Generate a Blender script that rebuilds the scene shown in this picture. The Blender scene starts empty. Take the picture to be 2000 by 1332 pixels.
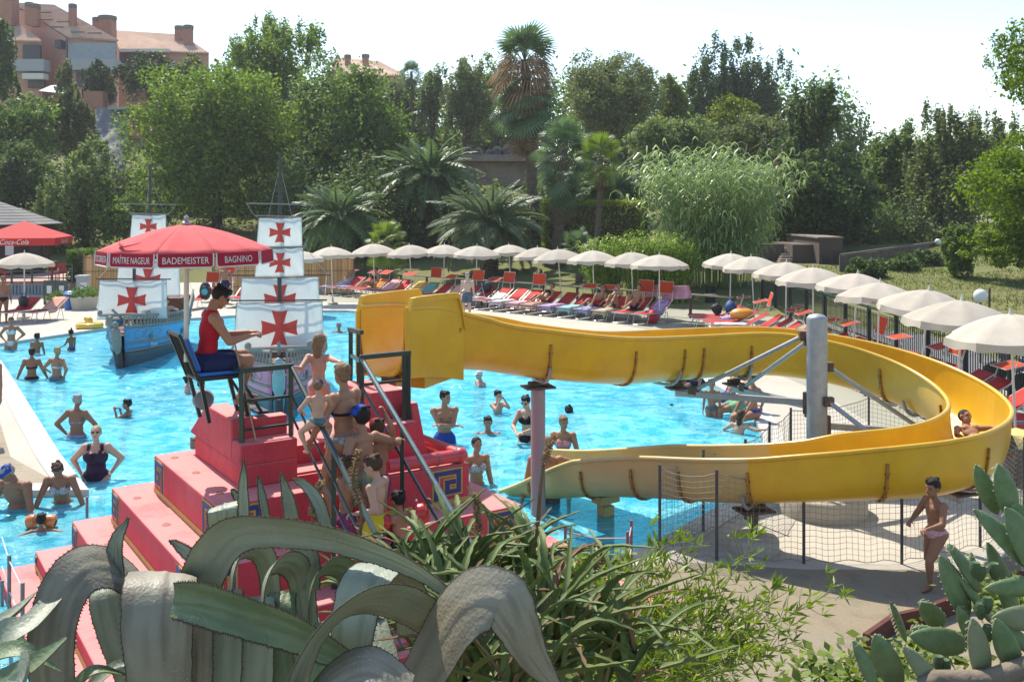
import bpy, bmesh, math, random
import numpy as np
from mathutils import Vector, Matrix, noise as mnoise
from mathutils.geometry import tessellate_polygon
random.seed(11)
rng = np.random.default_rng(5)
C = bpy.context.scene.collection
R = math.radians
CF, HY, CH = 1900.0, 400.0, 4.2          # focal length and horizon row for a 2000 px wide picture, eye height

# ------------------------------------------------------------------ camera, sky, sun, exposure
scene = bpy.context.scene
cam_data = bpy.data.cameras.new('camera')
cam_data.sensor_width = 36.0
cam_data.lens = 36.0 * CF / 2000.0
cam_data.shift_y = -(666.0 - HY) / 2000.0
cam_data.clip_start = 0.05
cam_data.clip_end = 3000.0
cam = bpy.data.objects.new('camera', cam_data)
cam.location = (0, 0, CH)
cam.rotation_euler = (R(90), 0, 0)
C.objects.link(cam)
scene.camera = cam

SUN_AZ, SUN_EL = R(-30), R(54)            # azimuth measured from the view direction (+Y), left is negative
sdir = Vector((math.sin(SUN_AZ) * math.cos(SUN_EL), math.cos(SUN_AZ) * math.cos(SUN_EL), math.sin(SUN_EL)))
world = bpy.data.worlds.new('World')
scene.world = world
world.use_nodes = True
wn = world.node_tree
bg = wn.nodes['Background']
sky = wn.nodes.new('ShaderNodeTexSky')
sky.sky_type = 'NISHITA'
sky.sun_disc = False
sky.sun_elevation = SUN_EL
sky.sun_rotation = SUN_AZ
sky.altitude = 0
sky.air_density = 1.0
sky.dust_density = 0.5
sky.ozone_density = 0.7
bg.inputs['Strength'].default_value = 0.14
wn.links.new(sky.outputs[0], bg.inputs[0])
sun_data = bpy.data.lights.new('sun', 'SUN')
sun_data.energy = 4.1
sun_data.angle = R(0.53)
sun_data.color = (1.0, 0.925, 0.81)
sun = bpy.data.objects.new('sun', sun_data)
sun.rotation_euler = (-sdir).to_track_quat('-Z', 'Y').to_euler()
sun.location = (0, 0, 60)
C.objects.link(sun)
vs = scene.view_settings
vs.view_transform = 'Standard'
vs.look = 'None'
vs.exposure = 0.9
vs.gamma = 1.0
vs.use_curve_mapping = False

# ------------------------------------------------------------------ helpers
def G(x, y, z=0.0):
    """ground point (height z) seen at picture position x, y"""
    Y = CF * (CH - z) / (y - HY)
    return Vector(((x - 1000) * Y / CF, Y, z))
def P(x, y, Y):
    """point at distance Y seen at picture position x, y"""
    return Vector(((x - 1000) * Y / CF, Y, CH - (y - HY) * Y / CF))

def tag(o, label=None, cat=None, group=None, kind=None):
    if label: o['label'] = label
    if cat: o['category'] = cat
    if group: o['group'] = group
    if kind: o['kind'] = kind
    return o
def thing(name, label, cat, loc=(0, 0, 0), rz=0.0, group=None):
    o = bpy.data.objects.new(name, None)
    o.empty_display_size = 0.2
    o.location = loc
    o.rotation_euler = (0, 0, rz)
    C.objects.link(o)
    return tag(o, label, cat, group)
def link(name, me, parent=None, loc=(0, 0, 0), rot=(0, 0, 0), scale=None):
    o = bpy.data.objects.new(name, me)
    o.location = loc
    o.rotation_euler = rot
    if scale is not None: o.scale = scale
    C.objects.link(o)
    if parent is not None: o.parent = parent
    return o
def kids(o): return [c for c in bpy.data.objects if c.parent == o]
def copy_tree(o, loc, rz, label=None, drop=()):
    ch_map = CHILD.get(o.name)
    if ch_map is None:
        ch_map = CHILD[o.name] = [(c, kids(c)) for c in kids(o)]
    r = o.copy(); C.objects.link(r)
    r.location = loc; r.rotation_euler = (0, 0, rz)
    if label: r['label'] = label
    for c, gs in ch_map:
        if c.name.split('.')[0] in drop: continue
        k = c.copy(); C.objects.link(k); k.parent = r
        for g in gs:
            m = g.copy(); C.objects.link(m); m.parent = k
    return r
CHILD = {}

class MB:
    def __init__(s): s.v = []; s.f = []; s.mi = []; s.cur = 0
    def add(s, vs, fs):
        b = len(s.v)
        s.v.extend([tuple(q) for q in vs])
        s.f.extend([tuple(i + b for i in f) for f in fs])
        s.mi.extend([s.cur] * len(fs))
        return s
    def box(s, c, d, rz=0.0, M=None):
        x, y, z = d[0] / 2, d[1] / 2, d[2] / 2
        vs = [Vector(q) for q in ((-x, -y, -z), (x, -y, -z), (x, y, -z), (-x, y, -z), (-x, -y, z), (x, -y, z), (x, y, z), (-x, y, z))]
        m = Matrix.Translation(Vector(c)) @ (M if M is not None else Matrix.Rotation(rz, 4, 'Z'))
        return s.add([m @ q for q in vs], [(0, 3, 2, 1), (4, 5, 6, 7), (0, 1, 5, 4), (1, 2, 6, 5), (2, 3, 7, 6), (3, 0, 4, 7)])
    def tube(s, pts, r, n=8, caps=True, flat=1.0):
        pts = [Vector(p) for p in pts]
        m = len(pts)
        rs = list(r) if hasattr(r, '__len__') else [r] * m
        T = []
        for i in range(m):
            t = pts[min(i + 1, m - 1)] - pts[max(i - 1, 0)]
            T.append(t.normalized() if t.length > 1e-9 else Vector((0, 0, 1)))
        a = Vector((0, 0, 1)) if abs(T[0].z) < 0.9 else Vector((1, 0, 0))
        nrm = T[0].cross(a).normalized()
        vs = []
        for i in range(m):
            nrm = nrm - T[i] * nrm.dot(T[i])
            if nrm.length < 1e-6: nrm = T[i].orthogonal()
            nrm.normalize()
            bn = T[i].cross(nrm)
            for k in range(n):
                an = 2 * math.pi * k / n
                vs.append(pts[i] + nrm * (math.cos(an) * rs[i]) + bn * (math.sin(an) * rs[i] * flat))
        fs = []
        for i in range(m - 1):
            for k in range(n):
                k2 = (k + 1) % n
                fs.append((i * n + k, i * n + k2, (i + 1) * n + k2, (i + 1) * n + k))
        if caps:
            fs.append(tuple(range(n - 1, -1, -1)))
            fs.append(tuple((m - 1) * n + k for k in range(n)))
        return s.add(vs, fs)
    def bar(s, a, b, w, h=None):
        """square bar from a to b"""
        a = Vector(a); b = Vector(b); h = h or w
        t = (b - a).normalized()
        up = Vector((0, 0, 1)) if abs(t.z) < 0.95 else Vector((1, 0, 0))
        x = t.cross(up).normalized() * (w / 2); y = x.cross(t).normalized() * (h / 2)
        vs = [a - x - y, a + x - y, a + x + y, a - x + y, b - x - y, b + x - y, b + x + y, b - x + y]
        return s.add(vs, [(0, 3, 2, 1), (4, 5, 6, 7), (0, 1, 5, 4), (1, 2, 6, 5), (2, 3, 7, 6), (3, 0, 4, 7)][::-1])
    def lathe(s, prof, n=16, c=(0, 0, 0), cap=True):
        c = Vector(c); vs = []; fs = []
        for r, z in prof:
            for k in range(n):
                a = 2 * math.pi * k / n
                vs.append(c + Vector((r * math.cos(a), r * math.sin(a), z)))
        for i in range(len(prof) - 1):
            for k in range(n):
                k2 = (k + 1) % n
                fs.append((i * n + k, i * n + k2, (i + 1) * n + k2, (i + 1) * n + k))
        if cap:
            fs.append(tuple(range(n - 1, -1, -1)))
            fs.append(tuple((len(prof) - 1) * n + k for k in range(n)))
        return s.add(vs, fs)
    def prism(s, poly, z0, z1, M=None):
        n = len(poly)
        vs = [Vector((p[0], p[1], z0)) for p in poly] + [Vector((p[0], p[1], z1)) for p in poly]
        if M is not None: vs = [M @ q for q in vs]
        fs = [tuple(range(n - 1, -1, -1)), tuple(range(n, 2 * n))]
        fs += [(i, (i + 1) % n, (i + 1) % n + n, i + n) for i in range(n)]
        return s.add(vs, fs)
    def ell(s, c, r, n=10, m=7, M=None):
        c = Vector(c); r = (r, r, r) if not hasattr(r, '__len__') else r
        vs = [Vector((0, 0, r[2]))]
        for i in range(1, m):
            t = math.pi * i / m
            for k in range(n):
                a = 2 * math.pi * k / n
                vs.append(Vector((r[0] * math.sin(t) * math.cos(a), r[1] * math.sin(t) * math.sin(a), r[2] * math.cos(t))))
        vs.append(Vector((0, 0, -r[2])))
        fs = [(0, 1 + k, 1 + (k + 1) % n) for k in range(n)]
        for i in range(m - 2):
            for k in range(n):
                k2 = (k + 1) % n
                fs.append((1 + i * n + k, 1 + (i + 1) * n + k, 1 + (i + 1) * n + k2, 1 + i * n + k2))
        L = len(vs) - 1
        fs += [(L, 1 + (m - 2) * n + (k + 1) % n, 1 + (m - 2) * n + k) for k in range(n)]
        if M is not None: vs = [M @ q for q in vs]
        return s.add([q + c for q in vs], fs)
    def mesh(s, name, mat, smooth=False):
        me = bpy.data.meshes.new(name)
        me.from_pydata(s.v, [], s.f)
        for m in (mat if isinstance(mat, (list, tuple)) else [mat]): me.materials.append(m)
        if any(s.mi): me.polygons.foreach_set('material_index', s.mi)
        if smooth: me.polygons.foreach_set('use_smooth', [True] * len(me.polygons))
        me.validate()
        return me
    def obj(s, name, mat, parent=None, smooth=False, bevel=0.0, loc=(0, 0, 0), rot=(0, 0, 0)):
        me = s.mesh(name, mat, smooth)
        bm = bmesh.new(); bm.from_mesh(me)
        bmesh.ops.recalc_face_normals(bm, faces=bm.faces)
        bm.to_mesh(me); bm.free()
        if smooth: me.set_sharp_from_angle(angle=R(48))
        o = link(name, me, parent, loc, rot)
        if bevel:
            b = o.modifiers.new('bevel', 'BEVEL'); b.width = bevel; b.segments = 2; b.limit_method = 'ANGLE'
        return o

def np_mesh(name, V, F, mat, smooth=False):
    """fast mesh: V (n,3); F (m,3 or 4)"""
    V = np.asarray(V, dtype=np.float32); F = np.asarray(F, dtype=np.int32)
    me = bpy.data.meshes.new(name)
    me.vertices.add(len(V)); me.vertices.foreach_set('co', V.ravel())
    k = F.shape[1]
    me.loops.add(F.size); me.loops.foreach_set('vertex_index', F.ravel())
    me.polygons.add(len(F))
    me.polygons.foreach_set('loop_start', np.arange(0, F.size, k, dtype=np.int32))
    me.polygons.foreach_set('loop_total', np.full(len(F), k, dtype=np.int32))
    if smooth: me.polygons.foreach_set('use_smooth', np.ones(len(F), dtype=bool))
    me.materials.append(mat)
    me.update(calc_edges=True)
    return me

def catmull(pts, n):
    """resample control rows (any dimension) with a Catmull-Rom spline"""
    A = np.asarray(pts, dtype=float)
    A = np.vstack([2 * A[0] - A[1], A, 2 * A[-1] - A[-2]])
    m = len(A) - 3
    out = []
    for t in np.linspace(0, m - 1e-9, n):
        i = int(t); f = t - i
        p0, p1, p2, p3 = A[i], A[i + 1], A[i + 2], A[i + 3]
        out.append(0.5 * (2 * p1 + (p2 - p0) * f + (2 * p0 - 5 * p1 + 4 * p2 - p3) * f * f + (3 * p1 - p0 - 3 * p2 + p3) * f ** 3))
    return np.array(out)

# ------------------------------------------------------------------ materials
MAT = {}
def mat(name, col, rough=0.6, spec=0.5, metal=0.0, var=0.0, vscale=6.0, var2=None, bump=0.0, bscale=40.0, trans=0.0, island=0.0, sss=0.0, coat=0.0, stretch=None, orand=0.0):
    """principled material; var mixes a second tone (var2) by noise; island varies value per loose piece; trans adds translucency"""
    if name in MAT: return MAT[name]
    m = bpy.data.materials.new(name); m.use_nodes = True
    nt = m.node_tree; N = nt.nodes; L = nt.links
    b = N['Principled BSDF']; out = N['Material Output']
    b.inputs['Roughness'].default_value = rough
    b.inputs['Metallic'].default_value = metal
    b.inputs['Specular IOR Level'].default_value = spec
    if coat: b.inputs['Coat Weight'].default_value = coat; b.inputs['Coat Roughness'].default_value = 0.14
    col = tuple(col) + (1,)
    b.inputs['Base Color'].default_value = col
    tc = N.new('ShaderNodeTexCoord')
    mp = N.new('ShaderNodeMapping')
    if stretch: mp.inputs['Scale'].default_value = stretch
    L.new(tc.outputs['Object'], mp.inputs[0])
    src = None
    if var > 0:
        nz = N.new('ShaderNodeTexNoise'); nz.inputs['Scale'].default_value = vscale; nz.inputs['Detail'].default_value = 6; nz.inputs['Roughness'].default_value = 0.65
        L.new(mp.outputs[0], nz.inputs['Vector'])
        rp = N.new('ShaderNodeValToRGB')
        rp.color_ramp.elements[0].position = 0.35; rp.color_ramp.elements[1].position = 0.7
        L.new(nz.outputs[0], rp.inputs[0])
        mx = N.new('ShaderNodeMix'); mx.data_type = 'RGBA'
        v2 = tuple(var2) if var2 else tuple(c * 0.6 for c in col[:3])
        mx.inputs['A'].default_value = col; mx.inputs['B'].default_value = v2 + (1,)
        ml = N.new('ShaderNodeMath'); ml.operation = 'MULTIPLY'; ml.inputs[1].default_value = var
        L.new(rp.outputs[0], ml.inputs[0]); L.new(ml.outputs[0], mx.inputs['Factor'])
        src = mx.outputs['Result']
    if island > 0:
        ge = N.new('ShaderNodeNewGeometry')
        mr = N.new('ShaderNodeMapRange'); mr.inputs['To Min'].default_value = 1 - island; mr.inputs['To Max'].default_value = 1 + island
        L.new(ge.outputs['Random Per Island'], mr.inputs[0])
        hs = N.new('ShaderNodeHueSaturation')
        if src: L.new(src, hs.inputs['Color'])
        else: hs.inputs['Color'].default_value = col
        L.new(mr.outputs[0], hs.inputs['Value'])
        src = hs.outputs[0]
    if orand > 0:
        oi = N.new('ShaderNodeObjectInfo'); mr = N.new('ShaderNodeMapRange'); mr.inputs['To Min'].default_value = 1 - orand; mr.inputs['To Max'].default_value = 1 + orand * .6
        L.new(oi.outputs['Random'], mr.inputs[0]); hs = N.new('ShaderNodeHueSaturation')
        if src: L.new(src, hs.inputs['Color'])
        else: hs.inputs['Color'].default_value = col
        L.new(mr.outputs[0], hs.inputs['Value']); src = hs.outputs[0]
    if src: L.new(src, b.inputs['Base Color'])
    if bump > 0:
        n2 = N.new('ShaderNodeTexNoise'); n2.inputs['Scale'].default_value = bscale; n2.inputs['Detail'].default_value = 5
        L.new(mp.outputs[0], n2.inputs['Vector'])
        bp = N.new('ShaderNodeBump'); bp.inputs['Strength'].default_value = bump; bp.inputs['Distance'].default_value = 0.02
        L.new(n2.outputs[0], bp.inputs['Height']); L.new(bp.outputs[0], b.inputs['Normal'])
    if sss:
        b.inputs['Subsurface Weight'].default_value = sss
        b.inputs['Subsurface Radius'].default_value = (0.02, 0.008, 0.004)
    if trans > 0:
        tr = N.new('ShaderNodeBsdfTranslucent')
        if src:
            hs2 = N.new('ShaderNodeHueSaturation'); hs2.inputs['Value'].default_value = 1.3; hs2.inputs['Saturation'].default_value = 1.1
            L.new(src, hs2.inputs['Color']); L.new(hs2.outputs[0], tr.inputs[0])
        else: tr.inputs[0].default_value = col
        ms = N.new('ShaderNodeMixShader'); ms.inputs[0].default_value = trans
        L.new(b.outputs[0], ms.inputs[1]); L.new(tr.outputs[0], ms.inputs[2]); L.new(ms.outputs[0], out.inputs[0])
    MAT[name] = m
    return m
def text_mesh(txt, size, shear=0.0, extrude=0.0):
    cu = bpy.data.curves.new('lettering', 'FONT')
    cu.body = txt; cu.size = size; cu.align_x = 'CENTER'; cu.align_y = 'CENTER'; cu.shear = shear; cu.resolution_u = 3
    cu.extrude = extrude
    o = bpy.data.objects.new('lettering', cu); C.objects.link(o)
    dg = bpy.context.evaluated_depsgraph_get()
    me = o.evaluated_get(dg).to_mesh()
    V = [tuple(v.co) for v in me.vertices]; F = [tuple(p.vertices) for p in me.polygons]
    o.evaluated_get(dg).to_mesh_clear()
    bpy.data.objects.remove(o); bpy.data.curves.remove(cu)
    return V, F
# ------------------------------------------------------------------ setting: pool, deck, terrain
def g2(x, y): 
    q = G(x, y); return (q.x, q.y)
WATER_Z = -0.08
pool = [(-9.5, 14.2), g2(168, 957), g2(114, 888), g2(0, 705), g2(-80, 690), g2(-80, 676), g2(0, 671), g2(198, 642), g2(368, 622)]
far = catmull([g2(368, 622), g2(640, 606), g2(760, 617), g2(1000, 662), g2(1334, 732), g2(1440, 780), g2(1487, 837), g2(1490, 885), g2(1465, 940), g2(1432, 976)], 30)
pool += [tuple(p) for p in far[1:]]
pool += [g2(1281, 1063), g2(1184, 1099), (-0.26, 9.97), (-1.2, 8.9), (-3.2, 7.1), (-9.5, 6.2)]
ppoly = pool[::-1]          # counter-clockwise

def offset_poly(poly, d):
    n = len(poly); out = []
    for i in range(n):
        a = Vector(poly[i - 1]); b = Vector(poly[i]); c = Vector(poly[(i + 1) % n])
        e1 = (b - a).normalized(); e2 = (c - b).normalized()
        n1 = Vector((e1.y, -e1.x)); n2 = Vector((e2.y, -e2.x))
        m = (n1 + n2); m = m.normalized() if m.length > 1e-4 else n1
        k = d / max(0.45, m.dot(n1))
        out.append((b.x + m.x * k, b.y + m.y * k))
    return out
def fill(loops, z):
    L = [[Vector((p[0], p[1], 0)) for p in lp] for lp in loops]
    tris = tessellate_polygon(L)
    V = [(p[0], p[1], z) for lp in loops for p in lp]
    F = []
    for t in tris:
        a, b, c = (Vector(V[i]) for i in t)
        F.append(tuple(t) if (b - a).cross(c - a).z > 0 else tuple(t[::-1]))
    return V, F
def sheet(name, loops, z, m, kind='structure'):
    V, F = fill(loops, z)
    mb = MB(); mb.add(V, F)
    return tag(link(name, mb.mesh(name, m)), kind=kind)

# concrete: the pale deck, its stains and its fine grain
def concrete(name, col, dark, patch, fine=0.35, spots=0.5, top_tone=None):
    m = bpy.data.materials.new(name); m.use_nodes = True
    nt = m.node_tree; N = nt.nodes; L = nt.links; b = N['Principled BSDF']
    b.inputs['Roughness'].default_value = 0.85; b.inputs['Specular IOR Level'].default_value = 0.25
    tc = N.new('ShaderNodeTexCoord')
    def noise(s, d, lo, hi):
        z = N.new('ShaderNodeTexNoise'); z.inputs['Scale'].default_value = s; z.inputs['Detail'].default_value = d; z.inputs['Roughness'].default_value = 0.7
        L.new(tc.outputs['Object'], z.inputs['Vector'])
        r = N.new('ShaderNodeMapRange'); r.inputs['From Min'].default_value = lo; r.inputs['From Max'].default_value = hi
        L.new(z.outputs[0], r.inputs[0]); return r.outputs[0]
    def mix(f, a, bb, amt):
        x = N.new('ShaderNodeMix'); x.data_type = 'RGBA'
        k = N.new('ShaderNodeMath'); k.operation = 'MULTIPLY'; k.inputs[1].default_value = amt; L.new(f, k.inputs[0]); L.new(k.outputs[0], x.inputs['Factor'])
        if isinstance(a, tuple): x.inputs['A'].default_value = a + (1,)
        else: L.new(a, x.inputs['A'])
        x.inputs['B'].default_value = bb + (1,); return x.outputs['Result']
    c1 = mix(noise(0.55, 7, 0.42, 0.72), col, patch, 0.8)
    c2 = mix(noise(3.2, 6, 0.5, 0.75), c1, dark, spots)
    c3 = mix(noise(45, 4, 0.45, 0.7), c2, dark, fine)
    if top_tone:                    # paler tone mixed into upward-facing faces only, broken up by noise
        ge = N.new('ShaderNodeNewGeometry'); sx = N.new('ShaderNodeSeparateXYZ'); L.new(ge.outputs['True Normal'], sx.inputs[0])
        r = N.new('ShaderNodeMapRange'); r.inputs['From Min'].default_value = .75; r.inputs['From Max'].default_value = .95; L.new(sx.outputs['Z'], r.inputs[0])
        ml = N.new('ShaderNodeMath'); ml.operation = 'MULTIPLY'; L.new(r.outputs[0], ml.inputs[0]); L.new(noise(1.7, 7, .12, .5), ml.inputs[1]); c3 = mix(ml.outputs[0], c3, top_tone, .85)
    L.new(c3, b.inputs['Base Color'])
    z = N.new('ShaderNodeTexNoise'); z.inputs['Scale'].default_value = 60; L.new(tc.outputs['Object'], z.inputs['Vector'])
    bp = N.new('ShaderNodeBump'); bp.inputs['Strength'].default_value = 0.25; bp.inputs['Distance'].default_value = 0.01
    L.new(z.outputs[0], bp.inputs['Height']); L.new(bp.outputs[0], b.inputs['Normal'])
    return m
M_deck = concrete('pale_deck_concrete', (0.45, 0.415, 0.345), (0.27, 0.24, 0.19), (0.38, 0.35, 0.285), 0.25, 0.3)
M_path = concrete('tan_path_concrete', (0.245, 0.212, 0.15), (0.135, 0.11, 0.07), (0.265, 0.20, 0.12), 0.45, 0.65)
M_sand = concrete('sandy_left_paving', (0.27, 0.225, 0.155), (0.15, 0.11, 0.065), (0.34, 0.29, 0.21), 0.4, 0.8)
M_band = concrete('grey_lounger_paving', (0.31, 0.305, 0.24), (0.22, 0.215, 0.165), (0.27, 0.27, 0.21), 0.3, 0.3)
M_green = concrete('green_paving', (0.27, 0.29, 0.18), (0.18, 0.20, 0.12), (0.23, 0.255, 0.15), 0.3, 0.3)
M_cope = mat('white_coping', (0.52, 0.50, 0.45), 0.7, 0.3, var=0.6, vscale=4, var2=(0.4, 0.37, 0.31), bump=0.1, bscale=60)
deck_outer = [(-36, 2), (11.2, 2), (11.2, 34.5), (8.6, 38.5), (-4.5, 52.5), (-36, 52.5)]
sheet('pool_deck', [deck_outer, ppoly[::-1]], 0.0, M_deck)
# coping ring: a raised lip around the pool, white, and the pool wall inside it
inner = offset_poly(ppoly, -0.03); outer = offset_poly(ppoly, 0.34)
n = len(ppoly); mb = MB()
ring = [(inner, -0.3), (inner, 0.016), (outer, 0.016), (outer, -0.01)]
vs_ = [(q[0], q[1], z) for lp, z in ring for q in lp]
mb.add(vs_, [(k * n + i, k * n + (i + 1) % n, (k + 1) * n + (i + 1) % n, (k + 1) * n + i) for k in range(3) for i in range(n)])
tag(mb.obj('pool_coping', M_cope), kind='structure')
M_basin = mat('pool_basin_paint', (0.34, 0.72, 0.84), 0.6, 0.3, var=0.5, vscale=0.8, var2=(0.22, 0.60, 0.76))
V, F = fill([offset_poly(ppoly, 0.02)], -1.15); mb = MB(); mb.add(V, F)
wl = offset_poly(ppoly, 0.02)
mb.add([(q[0], q[1], z) for z in (-1.15, -0.02) for q in wl], [(i, (i + 1) % n, n + (i + 1) % n, n + i) for i in range(n)])
tag(link('pool_basin', mb.mesh('pool_basin', M_basin)), kind='structure')

# water: clear with a cyan body, sky on its ripples
mw = bpy.data.materials.new('pool_water'); mw.use_nodes = True
nt = mw.node_tree; N = nt.nodes; L = nt.links; N.remove(N['Principled BSDF']); out = N['Material Output']
tc = N.new('ShaderNodeTexCoord')
def wave(scale, st, det, dist):
    mp = N.new('ShaderNodeMapping'); mp.inputs['Scale'].default_value = st; mp.inputs['Rotation'].default_value = (0, 0, 0.25)
    L.new(tc.outputs['Object'], mp.inputs[0])
    z = N.new('ShaderNodeTexNoise'); z.inputs['Scale'].default_value = scale; z.inputs['Detail'].default_value = det; z.inputs['Distortion'].default_value = dist
    L.new(mp.outputs[0], z.inputs['Vector']); return z.outputs[0]
w1 = wave(2.2, (1, 1.35, 1), 3, 0.8); w2 = wave(7.0, (1, 1.2, 1), 2, 0.4)
ad = N.new('ShaderNodeMath'); ad.operation = 'MULTIPLY_ADD'; ad.inputs[1].default_value = 0.8
L.new(w2, ad.inputs[0]); L.new(w1, ad.inputs[2])
bp = N.new('ShaderNodeBump'); bp.inputs['Strength'].default_value = 1.0; bp.inputs['Distance'].default_value = 0.10
L.new(ad.outputs[0], bp.inputs['Height'])
tr = N.new('ShaderNodeBsdfTransparent'); tr.inputs[0].default_value = (0.42, 0.88, 0.97, 1)
df = N.new('ShaderNodeBsdfDiffuse'); df.inputs[0].default_value = (0.02, 0.42, 0.62, 1)
rp = N.new('ShaderNodeValToRGB')          # ripple crests scatter paler than troughs
rp.color_ramp.elements[0].position = 0.36; rp.color_ramp.elements[0].color = (0.05, 0.50, 0.69, 1)
rp.color_ramp.elements[1].position = 0.66; rp.color_ramp.elements[1].color = (0.30, 0.80, 0.88, 1)
L.new(w1, rp.inputs[0])
w3 = wave(0.22, (1, 1, 1), 4, 0.6); r3 = N.new('ShaderNodeMapRange'); r3.inputs['From Min'].default_value = .35; r3.inputs['From Max'].default_value = .65; r3.inputs['To Min'].default_value = .86; r3.inputs['To Max'].default_value = 1.08
L.new(w3, r3.inputs[0]); hv_ = N.new('ShaderNodeHueSaturation'); L.new(rp.outputs[0], hv_.inputs['Color']); L.new(r3.outputs[0], hv_.inputs['Value']); L.new(hv_.outputs[0], df.inputs[0]); L.new(bp.outputs[0], df.inputs['Normal'])
m1 = N.new('ShaderNodeMixShader'); m1.inputs[0].default_value = 0.58
L.new(tr.outputs[0], m1.inputs[1]); L.new(df.outputs[0], m1.inputs[2])
gl = N.new('ShaderNodeBsdfGlossy'); gl.inputs['Roughness'].default_value = 0.06
L.new(bp.outputs[0], gl.inputs['Normal'])
fr = N.new('ShaderNodeFresnel'); fr.inputs['IOR'].default_value = 1.33; L.new(bp.outputs[0], fr.inputs['Normal'])
m2 = N.new('ShaderNodeMixShader'); fm = N.new('ShaderNodeMath'); fm.operation = 'MULTIPLY'; fm.inputs[1].default_value = 0.5; L.new(fr.outputs[0], fm.inputs[0]); L.new(fm.outputs[0], m2.inputs[0]); L.new(m1.outputs[0], m2.inputs[1]); L.new(gl.outputs[0], m2.inputs[2])
L.new(m2.outputs[0], out.inputs[0])
V, F = fill([offset_poly(ppoly, -0.0)], WATER_Z); mb = MB(); mb.add(V, F)
tag(link('pool_water', mb.mesh('pool_water', mw)), kind='structure')

# paved zones on the deck
sheet('tan_path', [[(1.15, 11.05), (1.9, 11.45), (3.4, 11.2), (5.2, 11.2), (6.4, 11.9), (7.6, 12.6), (11.15, 12.6), (11.15, 2.1), (-2.9, 2.1), (-2.9, 7.05), (-1.05, 8.6), (0, 9.8)]], 0.004, M_path)
sheet('sandy_paving', [[(-14.3, 26.2), (-8.35, 16.2), (-6.85, 14.68), (-20, 14.68), (-30, 26.2)]], 0.004, M_sand)
sheet('lounger_paving', [[g2(640, 590), g2(900, 592), g2(1200, 632), g2(1330, 655), g2(1420, 690), (6.9, 22), (6.9, 14), (11.1, 14), (11.1, 34.4), (8.5, 38.4), (-3.8, 51.6), (-13, 51.6), (-13.5, 43)]], 0.004, M_band)
sheet('green_paving', [[(7.2, 12.7), (6.6, 13.9), (11.0, 13.9), (11.0, 12.7)], ], 0.008, M_green)
sheet('magenta_marking', [[(6.3, 11.0), (6.7, 11.35), (7.5, 10.2), (7.0, 9.9)]], 0.008, mat('magenta_paint', (0.5, 0.05, 0.12), 0.7, var=0.5, vscale=9))

# terrain: flat round the pool, a wooded hill to the left and behind
def terr(X, Y):
    d = (X - 5.3) * .653 + (Y - 35) * .757
    e = max(d - 3.4, X - 11.4, Y - 52.7)
    if e <= 0: return -2.6 if (-19 < X < 8.5 and 3 < Y < 44) else -0.05
    left = 1 / (1 + math.exp((X - 4) / 9.0))
    hill = (0.16 * e + 0.0004 * e * e) * left + 0.055 * min(e, 40) * (1 - left)
    hill = min(hill, 17)
    return -0.03 + hill * min(1, e / 3) + 0.12 * mnoise.noise(Vector((X * .3, Y * .3, 0))) * min(1, e / 6)
xs = np.concatenate([np.arange(-400, -90, 20), np.arange(-90, 60, 1.5), np.arange(60, 420, 20)])
ys = np.concatenate([np.arange(-60, 0, 10), np.arange(0, 130, 1.5), np.arange(130, 900, 30)])
V = [(x, y, terr(x, y)) for y in ys for x in xs]
nx = len(xs)
F = [(j * nx + i, j * nx + i + 1, (j + 1) * nx + i + 1, (j + 1) * nx + i) for j in range(len(ys) - 1) for i in range(nx - 1)]
M_ground = mat('dry_ground', (0.12, 0.135, 0.05), 0.95, 0.1, var=0.8, vscale=0.35, var2=(0.19, 0.175, 0.07), bump=0.6, bscale=6)
tag(link('ground', np_mesh('ground', V, F, M_ground, True)), kind='structure')
# grass on the slope to the right
bl = []; 
for i in range(60000):
    x = random.uniform(12.2, 34); y = random.uniform(17, 62)
    if mnoise.noise(Vector((x * .25, y * .25, 3))) < -0.12: continue
    bl.append((x, y, terr(x, y), random.uniform(.04, .12), random.uniform(0, 6.28)))
V = []; F = []
for x, y, z, h, a in bl:
    b0 = len(V); cx, sy = math.cos(a) * .03, math.sin(a) * .03
    V += [(x - cx, y - sy, z - .02), (x + cx, y + sy, z - .02), (x + sy, y - cx, z + h)]; F.append((b0, b0 + 1, b0 + 2))
M_grass = mat('slope_grass', (0.15, 0.20, 0.05), 0.8, 0.2, island=0.4, trans=0.3, var=0.5, vscale=0.3, var2=(0.22, 0.22, 0.075))
tag(link('grass', np_mesh('grass', V, F, M_grass)), 'short half dry grass on the slope behind the black fence', 'grass', kind='stuff')

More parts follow.
